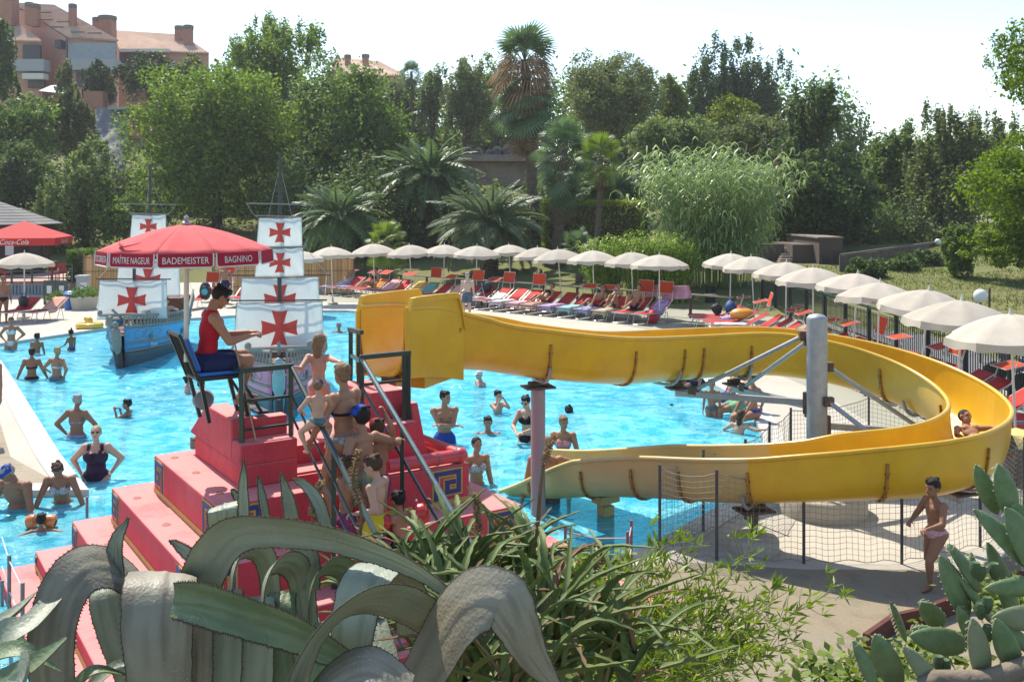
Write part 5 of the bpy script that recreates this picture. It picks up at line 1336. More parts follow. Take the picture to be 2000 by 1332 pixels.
def tree(label, x0, x1, yt, yb, Y, m, L=.22, cnt=7000, style='round', name='tree', lobes=16, depth=None, trunk=True, cat='tree', seed=None, base=None, up=.35, shell=.5):
    global NTREE; NTREE += 1
    rs = np.random.default_rng(seed or (100 + NTREE))
    s = CF / Y; w = (x1 - x0) / s / 2; h = (yb - yt) / s / 2; cx = ((x0 + x1) / 2 - 1000) / s; cz = CH - ((yt + yb) / 2 - HY) / s
    dp = depth or min(w, 4.5)
    bz = terr(cx, Y) if base is None else base
    t = thing(name, label, cat, (cx, Y, bz), 0, 'trees round the pool' if cat == 'tree' else 'shrubs round the pool')
    lc, lr = [], []
    for i in range(lobes):
        if style == 'round':
            d = rs.normal(size=3); d /= np.linalg.norm(d); d *= rs.random() ** .4 * .66
            r = .36 + .16 * rs.random()
        elif style == 'spire':                # several upright leaders
            u_ = -.7 + 1.4 * (i + .5) / lobes + .1 * rs.normal(); hh = (1 - .55 * abs(u_)) * (.65 + .35 * rs.random())
            d = np.array([u_, rs.normal() * .4, -.9 + 1.5 * hh * rs.random()]); r = .26 + .1 * rs.random()
        elif style == 'umbrella':
            a = rs.random() * 6.28; q = rs.random() ** .5 * .72; d = np.array([q * math.cos(a), q * math.sin(a), .25 - .5 * q * q + .15 * rs.normal()]); r = .30
        else:
            d = np.array([rs.normal() * .25, rs.normal() * .25, -.7 + 1.4 * i / lobes]); r = .35
        lc.append(d); lr.append(r)
    lc = np.array(lc); lr = np.array(lr)
    # fit the lobes to the outline the tree has
    lo = (lc - lr[:, None]).min(0); hi = (lc + lr[:, None]).max(0); lc = (lc - (lo + hi) / 2) / ((hi - lo) / 2); k = 2 / (hi - lo)
    R_ = lr[:, None] * k[None, :]
    cent = lc * np.array([w, dp, h]) + np.array([0, 0, cz - bz]); rad = R_ * np.array([w, dp, h])
    # small tufts stick out of every lobe
    tc, tr = [], []
    for c, r in zip(cent, rad):
        for _ in range(10):
            d = rs.normal(size=3); d[2] = abs(d[2]) if rs.random() < .7 else d[2]; d /= np.linalg.norm(d)
            tc.append(c + d * r * (.82 + .30 * rs.random())); tr.append(r * (.20 + .17 * rs.random()) * (np.array([.7, .7, 1.6]) if style == 'spire' else np.array([1, 1, 1])))
    L *= .70; cnt = int(cnt * 1.75)
    V1, F1 = leaf_cloud(cent, rad, int(cnt * .26), L, up, shell); V2, F2 = leaf_cloud(np.array(tc), np.array(tr), int(cnt * .74), L * .92, up, .25)
    cr = link('crown', np_mesh('crown', np.vstack([V1, V2]), np.vstack([F1, F2 + len(V1)]), m), t); cr['kind'] = 'stuff'
    if trunk:
        rt = max(.09, min(.32, h * .06)); mb = MB(); zt = max(.6, cz - bz - .2 * h)
        mb.tube([(0, 0, -.3), (.08 * w * rs.normal(), 0, zt * .5), (0, 0, zt)], [rt * 1.3, rt, rt * .7], 8); mb.obj('trunk', M_bark, t, True)
        for i in rs.choice(len(cent), min(7, len(cent)), replace=False):
            c = cent[i]; st = Vector((0, 0, zt * (.55 + .4 * rs.random()))); md = st.lerp(Vector(c), .5) + Vector((0, 0, .15 * h))
            MB().tube([st, md, Vector(c) + Vector((0, 0, .3 * rad[i][2]))], [rt * .5, rt * .35, rt * .12], 6).obj('branch', M_bark, t, True)
    return t
# left, on the hill
tree('dark conifer cut by the left edge of the picture, below the apartment house', -60, 38, 35, 215, 84, LM['dark'], .20, 9000, 'spire', 'conifer_tree')
tree('dark rounded evergreen at the left edge below the house', -80, 125, 190, 330, 74, LM['mid'], .22, 9000)
tree('olive green tree under the pale canopy on the hill', 95, 190, 175, 310, 78, LM['olive'], .20, 6000, 'spire')
tree('thin pale young tree in front of the house awning', 112, 150, 120, 200, 96, LM['olive'], .2, 1600, 'spire')
tree('dark shady tree at the left edge above the bar kiosk', -90, 120, 285, 470, 66, LM['dark'], .22, 9000)
tree('pale grey green willow like tree with upright shoots left of the big tree', 68, 262, 275, 520, 62, LM['grey'], .17, 13000, 'spire', lobes=22)
tree('stone pine with a flat umbrella crown in front of the tiled roof', 228, 358, 103, 212, 97, LM['pine'], .22, 9000, 'umbrella', 'pine_tree', lobes=22)
tree('small light conifer left of the stone pine', 165, 232, 122, 205, 98, LM['pine'], .2, 3500, 'spire', 'conifer_tree')
tree('bushy yellow green conifer right of the stone pine', 344, 408, 104, 195, 95, LM['olive'], .22, 4000, 'round')
tree('tall loose poplar with airy top, highest of the left trees', 405, 668, 28, 300, 82, LM['bright'], .24, 15000, 'spire', 'poplar_tree', lobes=24, shell=.25)
tree('huge bright green broadleaf tree left of the centre, sunlit on top', 258, 590, 128, 470, 68, LM['bright'], .22, 24000, lobes=34, depth=5)
tree('deep green broad tree between the big bright tree and the palms', 520, 812, 108, 430, 70, LM['mid'], .22, 22000, lobes=30, depth=5)
tree('bright bush low between the willow like tree and the big tree', 190, 330, 380, 500, 60, LM['mid'], .18, 6000, trunk=False, name='shrub', cat='shrub')
# centre, behind the palms
tree('thin leaved tall tree left of the fan palm', 812, 876, 132, 275, 92, LM['grey'], .2, 4200, 'round', shell=.2)
tree('loose yellowish tree just left of the fan palm crown', 862, 968, 112, 290, 88, LM['olive'], .2, 8000, 'round', shell=.2)
tree('bare topped tree with twiggy crown by the fan palm', 925, 1010, 105, 250, 92, LM['yellow'], .18, 3000, 'round', shell=.1)
tree('olive tree masking the wall of the far tiled house', 745, 822, 148, 280, 100, LM['olive'], .2, 4500, 'round', shell=.3)
tree('broad grey green oak right of the fan palm', 1098, 1300, 98, 300, 80, LM['olive'], .2, 17000, lobes=26, depth=5)
tree('dark oak with an uneven top, highest of the right hand trees', 1315, 1535, 72, 310, 90, LM['dark'], .22, 17000, 'spire', lobes=26, shell=.3)
tree('yellow green tree between the two oaks', 1285, 1345, 145, 290, 84, LM['yellow'], .2, 5000)
tree('light olive bushy tree in front of the dark oak', 1372, 1480, 185, 330, 72, LM['yellow'], .19, 8000)
tree('pale green bush right of the fan palms, above the reeds', 1225, 1400, 225, 372, 64, LM['grey'], .17, 12000, lobes=22, trunk=False, name='shrub', cat='shrub')
tree('low olive bush behind the giant reeds', 1400, 1560, 230, 380, 66, LM['olive'], .18, 9000, trunk=False, name='shrub', cat='shrub')
tree('dark tree with two bare edged shoots right of the giant reeds', 1478, 1712, 172, 470, 60, LM['dark'], .19, 20000, 'spire', lobes=26, shell=.3)
tree('dark rounded tree behind the brown service building', 1490, 1690, 300, 480, 57, LM['dark'], .19, 13000)
tree('green tree standing behind the ramp wall', 1690, 1805, 252, 470, 68, LM['mid'], .2, 11000)
tree('grey olive tree with wispy upright twigs near the right', 1765, 1965, 208, 480, 62, LM['olive'], .18, 16000, 'spire', lobes=26, shell=.3)
tree('bright yellow green locust tree low at the right edge', 1852, 2330, 255, 500, 40, LM['lime'], .14, 26000, 'round', lobes=30, depth=3.5, shell=.3)
tree('locust branch hanging in from the upper right corner', 1928, 2330, 30, 245, 38, LM['lime'], .13, 10000, 'spire', lobes=20, shell=.1)
tree('lime green shrub on the grass slope under the locust tree', 1885, 2060, 430, 520, 42, LM['lime'], .11, 8000, trunk=False, name='shrub', cat='shrub')
tree('small dark spiky shrub at the end of the ramp', 1835, 1905, 440, 560, 44, LM['mid'], .12, 5000, trunk=False, name='shrub', cat='shrub')
for x0, x1, yt, yb, Y, lb in ((1655, 1730, 505, 575, 45, 'dark low shrub added for shade before the ramp wall, left of three'), (1725, 1795, 495, 570, 47, 'dark low shrub added for shade before the ramp wall, middle of three'), (1780, 1848, 490, 560, 49, 'dark low shrub added for shade before the ramp wall, right of three')):
    tree(lb, x0, x1, yt, yb, Y, LM['dark'], .12, 2600, trunk=False, name='shrub', cat='shrub')  # dark shrubs added to stand in for shade before the ramp wall
# woods filling the background
def wood(name, lb, spots, m, L, cnt):
    cent, rad = [], []
    for x, yt, yb, Y, w in spots:
        s = CF / Y; cx = (x - 1000) / s; z0 = CH - (yb - HY) / s; z1 = CH - (yt - HY) / s
        cent.append((cx, Y, (z0 + z1) / 2)); rad.append((w / s, 3.0, max(.5, (z1 - z0) / 2)))
    V, F = leaf_cloud(cent, rad, cnt, L, .4, .3)
    o = link(name, np_mesh(name, V, F, m)); tag(o, lb, 'trees', kind='stuff'); return o
r_ = random.Random(3)
wood('far_wood', 'dense far woodland filling the hillside behind the trees', [(x + r_.uniform(-20, 20), 200 + r_.uniform(-20, 60) - (55 if x < 700 and x > 420 else 0) - (62 if 690 < x < 1100 else 0) - (48 if 1100 <= x < 1640 else 0) + (110 if x < 420 else 0) + (70 if x > 1650 else 0), 420, 104 + r_.uniform(-5, 5), 60) for x in range(-200, 2300, 42)], LM['mid'], .28, 110000)
wood('undergrowth', 'dark undergrowth behind the parasols and palms', [(x + r_.uniform(-15, 15), 350 + r_.uniform(-25, 30) - (40 if x < 900 else 0), 520, 61 + r_.uniform(-2, 3), 45) for x in range(570, 1260, 26)] + [(x + r_.uniform(-15, 15), 400 + r_.uniform(-30, 30), 520, 62, 45) for x in range(1500, 1860, 26)] + [(x + r_.uniform(-15, 15), 330 + r_.uniform(-30, 30), 500, 76, 55) for x in range(60, 600, 26)], LM['dark'], .16, 80000)

# ---- palms
def frond_mesh(name, Lr, wid, droop, m_col, pairs=38, curl=.5):
    """feather frond along +x, arching down"""
    V, F = [], []
    pts = []
    for i in range(pairs + 1):
        f = i / pairs; pts.append(Vector((Lr * (f - .18 * droop * f * f * f), 0, Lr * (.55 * f - droop * f * f))))
    for i in range(3, pairs + 1):
        f = i / pairs; p = pts[i]; t = (pts[i] - pts[i - 1]).normalized()
        ll = wid * (math.sin(math.pi * min(1, f * .92 + .10)) ** .6) * (1 - .3 * f)
        for sd in (-1, 1):
            out = (Vector((0, sd, 0)) * .8 + t * .55 + Vector((0, 0, .25 - curl * .6 * random.random()))).normalized()
            side = out.cross(Vector((0, 0, 1))).normalized() * .0105
            tip = p + out * ll - Vector((0, 0, ll * .22)); md = p + out * ll * .5; b0 = len(V)
            V += [p - side * .6, p + side * .6, md + side, tip, md - side]; F.append((b0, b0 + 1, b0 + 2, b0 + 4)); F.append((b0 + 4, b0 + 2, b0 + 3, b0 + 3))
    mb = MB(); mb.v = [tuple(v) for v in V]; mb.f = [f if f[2] != f[3] else f[:3] for f in F]; mb.mi = [0] * len(mb.f)
    mb.tube(pts, [.045 * (1 - .85 * i / pairs) for i in range(pairs + 1)], 4, False)
    return mb.mesh(name, m_col)
M_frond = mat('palm_frond', (.12, .185, .065), .5, .4, island=.3, trans=.25); M_frond2 = mat('blue_palm_frond', (.135, .18, .085), .5, .4, island=.3, trans=.25)
M_ptrunk = mat('palm_trunk', (.16, .12, .085), .95, .1, var=.9, vscale=5, var2=(.07, .05, .035), bump=.9, bscale=9)
M_dead = mat('dead_fan_leaves', (.25, .17, .10), .9, .1, island=.35, trans=.25)
FR = [frond_mesh('frond', 1.0, .24, d, M_frond, 44) for d in (.42, .58, .74)] ; FR2 = [frond_mesh('frond', 1.0, .24, d, M_frond2, 44) for d in (.42, .58, .74)]
def feather_palm(label, cx, cy, Y, rpx, nfr=46, trunk_r=.42, fr=FR, lean=0):
    s = CF / Y; X = (cx - 1000) / s; z = CH - (cy - HY) / s; Rm = rpx / s; bz = terr(X, Y)
    t = thing('date_palm', label, 'palm', (X, Y, bz), 0, 'feather palms behind the far parasols')
    H_ = z - bz
    mb = MB(); n_ = max(6, int(H_ / .16)); 
    for i in range(n_):                     # stacked leaf scars, each ring a little wider at its top
        z0 = H_ * i / n_; mb.lathe([(trunk_r * .92, z0), (trunk_r * 1.08, z0 + H_ / n_ * .8), (trunk_r * .9, z0 + H_ / n_)], 10, (random.uniform(-.02, .02), 0, 0), False)
    mb.obj('trunk', M_ptrunk, t)
    for k in range(nfr):
        f = k / nfr; az = k * 2.39996; el = 78 - 92 * f ** .8
        L_ = Rm * random.uniform(.92, 1.12) * (1.0 if f > .2 else .85)
        me = fr[0 if f < .35 else (1 if f < .7 else 2)]
        o = link('frond', me, t, (0.12 * math.cos(az), .12 * math.sin(az), H_ - .15 * f), (0, 0, 0), (L_, L_, L_))
        o.rotation_euler = Matrix.Rotation(az, 3, 'Z').to_4x4().to_euler(); o.rotation_euler = (Matrix.Rotation(az, 3, 'Z') @ Matrix.Rotation(-R(el - 28), 3, 'Y') @ Matrix.Rotation(R(random.uniform(-25, 25)), 3, 'X')).to_euler()
    return t
feather_palm('feather palm left of centre with broad arching fronds above the reed screen', 662, 425, 55, 104, 50, .4)
feather_palm('tall leaning feather palm between the broad tree and the ruin', 838, 345, 60, 112, 50, .4)
feather_palm('blue green feather palm with a thick scaly trunk under the parasols, at the centre', 955, 440, 51, 125, 54, .48, FR2)
feather_palm('half hidden feather palm behind the small fan palm', 1190, 375, 58, 95, 40, .35)
# fan palms
def fan_mesh(name, m, seg=22, Lr=1.0, stalk=.9, droop=.35):
    V, F = [], []; c = Vector((stalk, 0, 0))
    for k in range(seg):
        a = -1.9 + 3.8 * (k + .5) / seg; d = Vector((math.cos(a), math.sin(a), 0)); sd = Vector((-d.y, d.x, 0)); b0 = len(V)
        p1 = c + d * Lr * .55 + Vector((0, 0, -.06 + .03 * (k % 2))); p2 = c + d * Lr * .9 - Vector((0, 0, droop * Lr * .9))
        V += [c, p1 + sd * .042, p1 - sd * .042, p2 + sd * .010, p2 - sd * .010]; F += [(b0, b0 + 1, b0 + 2), (b0 + 1, b0 + 3, b0 + 4, b0 + 2)]
    mb = MB(); mb.v = [tuple(v) for v in V]; mb.f = F; mb.mi = [0] * len(F); mb.tube([(0, 0, 0), (stalk * .5, 0, .05), c], .018, 4, False)
    return mb.mesh(name, m)
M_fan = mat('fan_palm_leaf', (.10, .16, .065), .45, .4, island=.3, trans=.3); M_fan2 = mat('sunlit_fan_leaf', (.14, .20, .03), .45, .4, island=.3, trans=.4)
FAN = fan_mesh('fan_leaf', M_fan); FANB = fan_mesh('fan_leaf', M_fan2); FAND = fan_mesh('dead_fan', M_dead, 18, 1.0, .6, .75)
def fan_palm(label, tx, ty, bx_, by, Y, rpx, n=34, dead=30, skirt=1.0, tr=.26, leaf=None, layers=None):
    s = CF / Y; top = P(tx, ty, Y); bot = P(bx_, by, Y); bot.z = min(bot.z, terr(bot.x, Y)); rm = rpx / s / 1.7
    t = thing('fan_palm', label, 'palm', bot, 0, 'fan palms behind the far parasols'); d = top - bot
    pts = [d * f + Vector((.12 * math.sin(f * 3), 0, 0)) for f in np.linspace(0, 1, 14)]
    mb = MB(); mb.tube(pts, [tr * (1.25 - .35 * f) for f in np.linspace(0, 1, 14)], 10); o = mb.obj('trunk', M_ptrunk, t, True)
    for nl, d0, d1, e0, e1, sc_, mesh_ in (layers or ()):
        for k in range(nl):
            f = (k + .5) / nl; az = k * 2.39996 + d0; q = pts[-1] - Vector((0, 0, d0 + (d1 - d0) * f))
            lf = link('fan_leaf' if mesh_ is not FAND else 'dead_leaf', mesh_, t, q, (0, 0, 0), (rm * sc_ * random.uniform(.85, 1.12),) * 3)
            lf.rotation_euler = (Matrix.Rotation(az, 3, 'Z') @ Matrix.Rotation(-R(e0 + (e1 - e0) * f + random.uniform(-8, 8)), 3, 'Y') @ Matrix.Rotation(R(random.uniform(-35, 35)), 3, 'X')).to_euler()
    if layers: return t
    for k in range(n):
        f = k / n; az = k * 2.39996; el = 84 - 140 * f
        q = pts[-1] - Vector((0, 0, .5 * f))
        lf = link('fan_leaf', leaf or FAN, t, q, (0, 0, 0), (rm * random.uniform(.85, 1.1),) * 3)
        lf.rotation_euler = (Matrix.Rotation(az, 3, 'Z') @ Matrix.Rotation(-R(el), 3, 'Y') @ Matrix.Rotation(R(random.uniform(-30, 30)), 3, 'X')).to_euler()
    for k in range(dead):
        f = k / max(1, dead); az = k * 2.39996 + 1; q = pts[-1] - Vector((0, 0, .3 + skirt * f * 2.2))
        lf = link('dead_leaf', FAND, t, q, (0, 0, 0), (rm * random.uniform(.75, 1.0),) * 3)
        lf.rotation_euler = (Matrix.Rotation(az, 3, 'Z') @ Matrix.Rotation(R((-45 + 60 * random.random()) if (k % 3 == 0 and dead > 40) else 48 + 25 * random.random()), 3, 'Y') @ Matrix.Rotation(R(random.uniform(-30, 30)), 3, 'X')).to_euler()
    return t
fan_palm('tallest fan palm with a brown skirt of dead leaves rising above all palms', 1024, 118, 1042, 475, 58, 92, 42, 46, 1.35, .30, None, [(16, 0, .3, 86, 28, .8, FAN), (26, .5, 1.7, 48, -50, .85, FAND), (26, 1.9, 3.0, 14, -62, .80, FAN), (24, 3.0, 4.4, -66, -84, .62, FAND)])
fan_palm('shorter fan palm with hanging leaves just right of the tallest one', 1100, 285, 1082, 490, 52, 78, 40, 30, 1.1, .26, None, [(12, 0, .3, 86, 35, .7, FAN), (26, .3, 1.5, 35, -66, .82, FAN), (16, 1.7, 2.6, -50, -82, .72, FAN), (18, 2.2, 3.2, -60, -84, .62, FAND)])
fan_palm('small slim palm with a bright sunlit crown right of the fan palms', 1172, 305, 1158, 430, 50, 52, 22, 4, .3, .14, FANB)
fan_palm('far thin palm with a small ball crown against the sky', 803, 142, 805, 240, 95, 26, 26, 4, .2, .14)
fan_palm('low fan palm bush under the hedge behind the parasols', 1128, 482, 1130, 525, 47, 40, 24, 0, 0, .15)
fan_palm('low fan palm bush beside the reed screen', 755, 470, 757, 520, 49, 48, 26, 0, 0, .18, FANB)
# clipped hedge and bamboo wall
def hedge(label, q, d, m, cnt, L=.07, name='hedge'):
    t = thing(name, label, 'hedge', q); 
    c = rng.random((cnt, 3)) - .5; face = rng.integers(0, 3, cnt)
    for i in range(3): c[face == i, i] = np.sign(c[face == i, i]) * (.5 - .04 * rng.random((face == i).sum()))
    c *= np.array(d); c[:, 2] += d[2] / 2
    c += .05 * rng.normal(size=c.shape)
    nrm = rng.normal(size=(cnt, 3)); a = np.cross(nrm, rng.normal(size=(cnt, 3))); a /= np.linalg.norm(a, axis=1)[:, None]; b = np.cross(a, nrm); b /= np.linalg.norm(b, axis=1)[:, None]
    l = L * (.6 + .8 * rng.random(cnt))[:, None]
    V = np.stack([c - a * l, c + b * l * .5, c + a * l, c - b * l * .5], 1).reshape(-1, 3)
    o = link('foliage', np_mesh('foliage', V, np.arange(cnt * 4).reshape(-1, 4), m), t); o['kind'] = 'stuff'
    MB().box((0, 0, d[2] / 2 - .05), (d[0] * .86, d[1] * .86, d[2] * .9)).obj('branches', M_bark, t); return t
hedge('clipped bright hedge at the end of the bar terrace', Vector((-20.0, 47.5, .0)), (2.6, 2.0, 2.0), leafmat('hedge', (.10, .17, .025), (.07, .12, .02)), 9000, .07)
hedge('long yellow green clipped hedge behind the small palm', Vector((4.4, 53, terr(4.4, 53) - .5)), (5.4, 1.5, 3.9), leafmat('hedge_yellow', (.26, .31, .04), (.2, .25, .035), .5), 16000, .085)
def cane_clump(name, label, cx, yb, Y, wpx, hpx, n, m, cat, droop=.3, leafL=.5, wid=.03, plume=0, base=None):
    """clump of canes with long drooping strap leaves"""
    s = CF / Y; X = (cx - 1000) / s; H_ = hpx / s; W = wpx / s / 2; bz = terr(X, Y) if base is None else base
    t = thing(name, label, cat, (X, Y, bz)); V, F = [], []; cm = MB()
    for k in range(n):
        a = random.uniform(0, 6.28); r = W * .55 * random.random() ** .5; p0 = Vector((r * math.cos(a), r * .7 * math.sin(a), 0))
        ln = Vector((math.cos(a), .7 * math.sin(a), 0)) * W * random.uniform(.25, .75) * (r / (W * .55) + .2); h = H_ * random.uniform(.68, 1.0) * (1 - .25 * (r / W))
        pts = [p0 + ln * f * f + Vector((0, 0, h * f * (1 - .12 * f))) for f in np.linspace(0, 1, 7)]
        cm.tube(pts, [.018 * (1 - .7 * f) for f in np.linspace(0, 1, 7)], 4, False)
        for j in range(24):
            f = .12 + .88 * (j + random.random()) / 24; i = min(5, int(f * 6)); q = pts[i].lerp(pts[i + 1], f * 6 - i)
            b = random.uniform(0, 6.28); d = Vector((math.cos(b), math.sin(b), random.uniform(.3, .9))).normalized(); l = leafL * random.uniform(.6, 1.2); sd = d.cross(Vector((0, 0, 1))).normalized() * wid
            q1 = q + d * l * .5; q2 = q1 + (d - Vector((0, 0, droop * 2.6))).normalized() * l * .35; q3 = q2 + (d * .5 - Vector((0, 0, droop * 4))).normalized() * l * .35
            b0 = len(V); V += [q - sd * .5, q + sd * .5, q1 + sd, q1 - sd, q2 + sd * .7, q2 - sd * .7, q3]; F += [(b0, b0 + 1, b0 + 2, b0 + 3), (b0 + 3, b0 + 2, b0 + 4, b0 + 5), (b0 + 5, b0 + 4, b0 + 6, b0 + 6)]
        if k < plume:
            tp = pts[-1]; dd = (pts[-1] - pts[-2]).normalized(); MB().tube([tp, tp + dd * .35, tp + dd * .75], [.02, .06, .01], 6).obj('plume', M_dead, t)
    mb = MB(); mb.v = [tuple(v) for v in V]; mb.f = [f if f[2] != f[3] else f[:3] for f in F]; mb.mi = [0] * len(mb.f)
    o = mb.obj('leaves', m, t); o['kind'] = 'stuff'; o = cm.obj('canes', m, t); o['kind'] = 'stuff'
    return t
M_rd = mat('reed_leaf', (.27, .36, .13), .4, .5, island=.3, trans=.35)
cane_clump('giant_reed', 'giant pale green reed clump with drooping strap leaves behind the right parasols', 1395, 560, 44, 300, 335, 200, M_rd, 'reeds', .34, .95, .036, 6)
M_bam = mat('bamboo_leaf', (.26, .36, .05), .5, .4, island=.35, trans=.4)
for k, (x, w_, h_) in enumerate(((1185, 110, 150), (1255, 110, 175), (1318, 90, 160))):
    cane_clump('bamboo', f'feathery yellow green bamboo clump left of the giant reeds, {ORD[k]} from the left', x, 560, 42.5 - k * .8, w_, h_, 130, M_bam, 'bamboo', .22, .30, .026)
# ------------------------------------------------------------------ plants on the bank below the camera
M_soil = mat('bank_soil', (.09, .065, .04), .95, .1, var=.8, vscale=4, var2=(.05, .035, .02), bump=.8, bscale=14)
def bank(name, x0, x1, y0, y1, f):
    xs_ = np.linspace(x0, x1, 26); ys_ = np.linspace(y0, y1, 20)
    V = [(x, y, f(x, y) + .06 * mnoise.noise(Vector((x * 2, y * 2, 4)))) for y in ys_ for x in xs_]
    F = [(j * 26 + i, j * 26 + i + 1, (j + 1) * 26 + i + 1, (j + 1) * 26 + i) for j in range(19) for i in range(25)]
    return tag(link(name, np_mesh(name, V, F, M_soil, True)), kind='structure')
bank('earth_bank', -4.5, 2.0, .6, 6.6, lambda x, y: max(-.3, 1.9 - .36 * y - .25 * max(0, x - .6) - .35 * max(0, -x - 2.2)))
bank('planter_soil', 2.3, 7.5, 1.5, 8.4, lambda x, y: min(.25, 1.2 - .16 * y) + .1)
t = thing('steel_edging', 'rusty brown steel edging of the cactus bed at the lower right', 'edging')
ed = [G(1690, 1275), G(1745, 1235), G(1800, 1222), G(1960, 1160), G(2080, 1120)]
M_corten = mat('rusty_steel', (.13, .05, .035), .8, .3, .3, var=.7, vscale=9)
for a, b in zip(ed[:-1], ed[1:]): MB().bar(a + Vector((0, 0, .08)), b + Vector((0, 0, .08)), .05, .2).obj('edge_plate', M_corten, t)

M_marg = mat('agave_margin', (.07, .05, .03), .7, .3)
# broad leaf as a thick tapering strap along a 3-D line
def strap(name, pts, prof_, m, parent, thick=.012, roll=0.0, cup=.25, n=26, across=7, teeth=0.0, face=None, twist=0.0, rough=0.0, sdd=0):
    """pts: control points; prof_: width at those points; face: vector the upper side tends to look at"""
    A = catmull([tuple(p) + (w,) for p, w in zip(pts, prof_)], n); Q = [Vector(a[:3]) for a in A]; W = [max(.002, a[3]) for a in A]
    face = Vector(face or (0, -.3, 1)); vs_u, vs_l = [], []
    prev = None
    for i in range(n):
        t_ = (Q[min(i + 1, n - 1)] - Q[max(i - 1, 0)]).normalized()
        if prev is None: nn = face - t_ * face.dot(t_)
        else: nn = prev - t_ * prev.dot(t_)
        nn.normalize(); prev = nn
        ang = roll + twist * i / n
        nn2 = Matrix.Rotation(ang, 3, t_) @ nn
        sd = t_.cross(nn2).normalized()
        for k in range(across):
            e = 2 * k / (across - 1) - 1; w = W[i] / 2
            if teeth and abs(e) > .99: w += teeth * (1 if i % 2 else 0)
            if rough and abs(e) > .99: w += rough * (.8 * mnoise.noise(Vector((i * .35, e * 3, sdd))) + (.5 if i % 3 == 0 else 0) + .35 * mnoise.noise(Vector((i * 1.7, e, sdd))))
            rg = rough * (.55 * mnoise.noise(Vector((k * 1.1, i * .06, sdd + 9))) + .9 * math.exp(-(e * 7) ** 2) - .5 * math.exp(-((abs(e) - .22) * 8) ** 2) + .8 * abs(e) ** 6 * mnoise.noise(Vector((i * .22, e * 2, sdd + 3)))) if rough else 0
            p = Q[i] + sd * (e * w) + nn2 * (cup * w * e * e + rg)
            th = thick * (1 - .86 * e * e) * min(1, W[i] / .04)
            vs_u.append(p + nn2 * th * .15); vs_l.append(p - nn2 * th)
    mb = MB(); N_ = n * across; fs = []
    for i in range(n - 1):
        for k in range(across - 1):
            a = i * across + k; fs.append((a, a + 1, a + across + 1, a + across)); fs.append((a + N_, a + across + N_, a + across + 1 + N_, a + 1 + N_))
        a = i * across; fs.append((a, a + across, a + across + N_, a + N_)); a = i * across + across - 1; fs.append((a, a + N_, a + across + N_, a + across))
    fs.append(tuple(range(across)) + tuple(range(N_ + across - 1, N_ - 1, -1))); a = (n - 1) * across; fs.append(tuple(a + k for k in range(across - 1, -1, -1)) + tuple(a + N_ + k for k in range(across)))
    o = mb.add(vs_u + vs_l, fs).obj(name, m, parent, True)
    if rough:
        # fibre streaks along the leaf, and the horny toothed margin
        at = o.data.attributes.new('streak', 'FLOAT', 'POINT')
        sv = [min(1, max(0, .5 + 1.1 * mnoise.noise(Vector((k * .9, i * .05, sdd + 21))) + .5 * mnoise.noise(Vector((k * .35, i * .16, sdd + 40))) + .35 * abs(2 * k / (across - 1) - 1) ** 4)) for i in range(n) for k in range(across)]
        at.data.foreach_set('value', np.array(sv + sv, np.float32))
        for c0 in (0, across - 1):
            e_ = [(vs_u[i * across + c0] + vs_l[i * across + c0]) / 2 for i in range(n)]; em = MB()
            em.tube(e_, [.0022] * n, 4)
            ou = 1 if c0 else -1
            for i in range(2, n - 2):
                d = (e_[i] - (vs_u[i * across + across // 2])).normalized(); em.tube([e_[i] - d * .001, e_[i] + d * .007 + (e_[i + 1] - e_[i]) * .15], [.0032, .0006], 4, False)
            x = em.obj('leaf_margin', M_marg, o); x['kind'] = 'stuff'
    return o
def agave_mat(name, c, c2, edge):
    m = mat(name, c, .5, .4, var=1.0, vscale=3, var2=c2, bump=.22, bscale=85, trans=.05)
    nt = m.node_tree; N = nt.nodes; b = N['Principled BSDF']; old = b.inputs['Base Color'].links[0].from_socket
    a_ = N.new('ShaderNodeAttribute'); a_.attribute_name = 'streak'; r_ = N.new('ShaderNodeMapRange'); r_.inputs['From Min'].default_value = .45; r_.inputs['From Max'].default_value = .95; r_.inputs['To Max'].default_value = .5
    nt.links.new(a_.outputs['Fac'], r_.inputs[0]); x = N.new('ShaderNodeMix'); x.data_type = 'RGBA'; nt.links.new(r_.outputs[0], x.inputs['Factor']); nt.links.new(old, x.inputs['A']); x.inputs['B'].default_value = edge + (1,)
    # pale warts and pits of old leaves
    tc = N.new('ShaderNodeTexCoord'); vo = N.new('ShaderNodeTexVoronoi'); vo.inputs['Scale'].default_value = 95; nt.links.new(tc.outputs['Object'], vo.inputs['Vector'])
    r2 = N.new('ShaderNodeMapRange'); r2.inputs['From Min'].default_value = .30; r2.inputs['From Max'].default_value = .12; nt.links.new(vo.outputs['Distance'], r2.inputs[0])
    nz = N.new('ShaderNodeTexNoise'); nz.inputs['Scale'].default_value = 7; nt.links.new(tc.outputs['Object'], nz.inputs['Vector']); r3 = N.new('ShaderNodeMapRange'); r3.inputs['From Min'].default_value = .52; r3.inputs['From Max'].default_value = .66; r3.inputs['To Max'].default_value = .55; nt.links.new(nz.outputs[0], r3.inputs[0])
    mm = N.new('ShaderNodeMath'); mm.operation = 'MULTIPLY'; nt.links.new(r2.outputs[0], mm.inputs[0]); nt.links.new(r3.outputs[0], mm.inputs[1])
    y = N.new('ShaderNodeMix'); y.data_type = 'RGBA'; nt.links.new(mm.outputs[0], y.inputs['Factor']); nt.links.new(x.outputs['Result'], y.inputs['A']); y.inputs['B'].default_value = (.46, .44, .37, 1); nt.links.new(y.outputs['Result'], b.inputs['Base Color'])
    return m
M_ag = agave_mat('agave_grey_green', (.285, .31, .22), (.23, .255, .175), (.14, .165, .11))
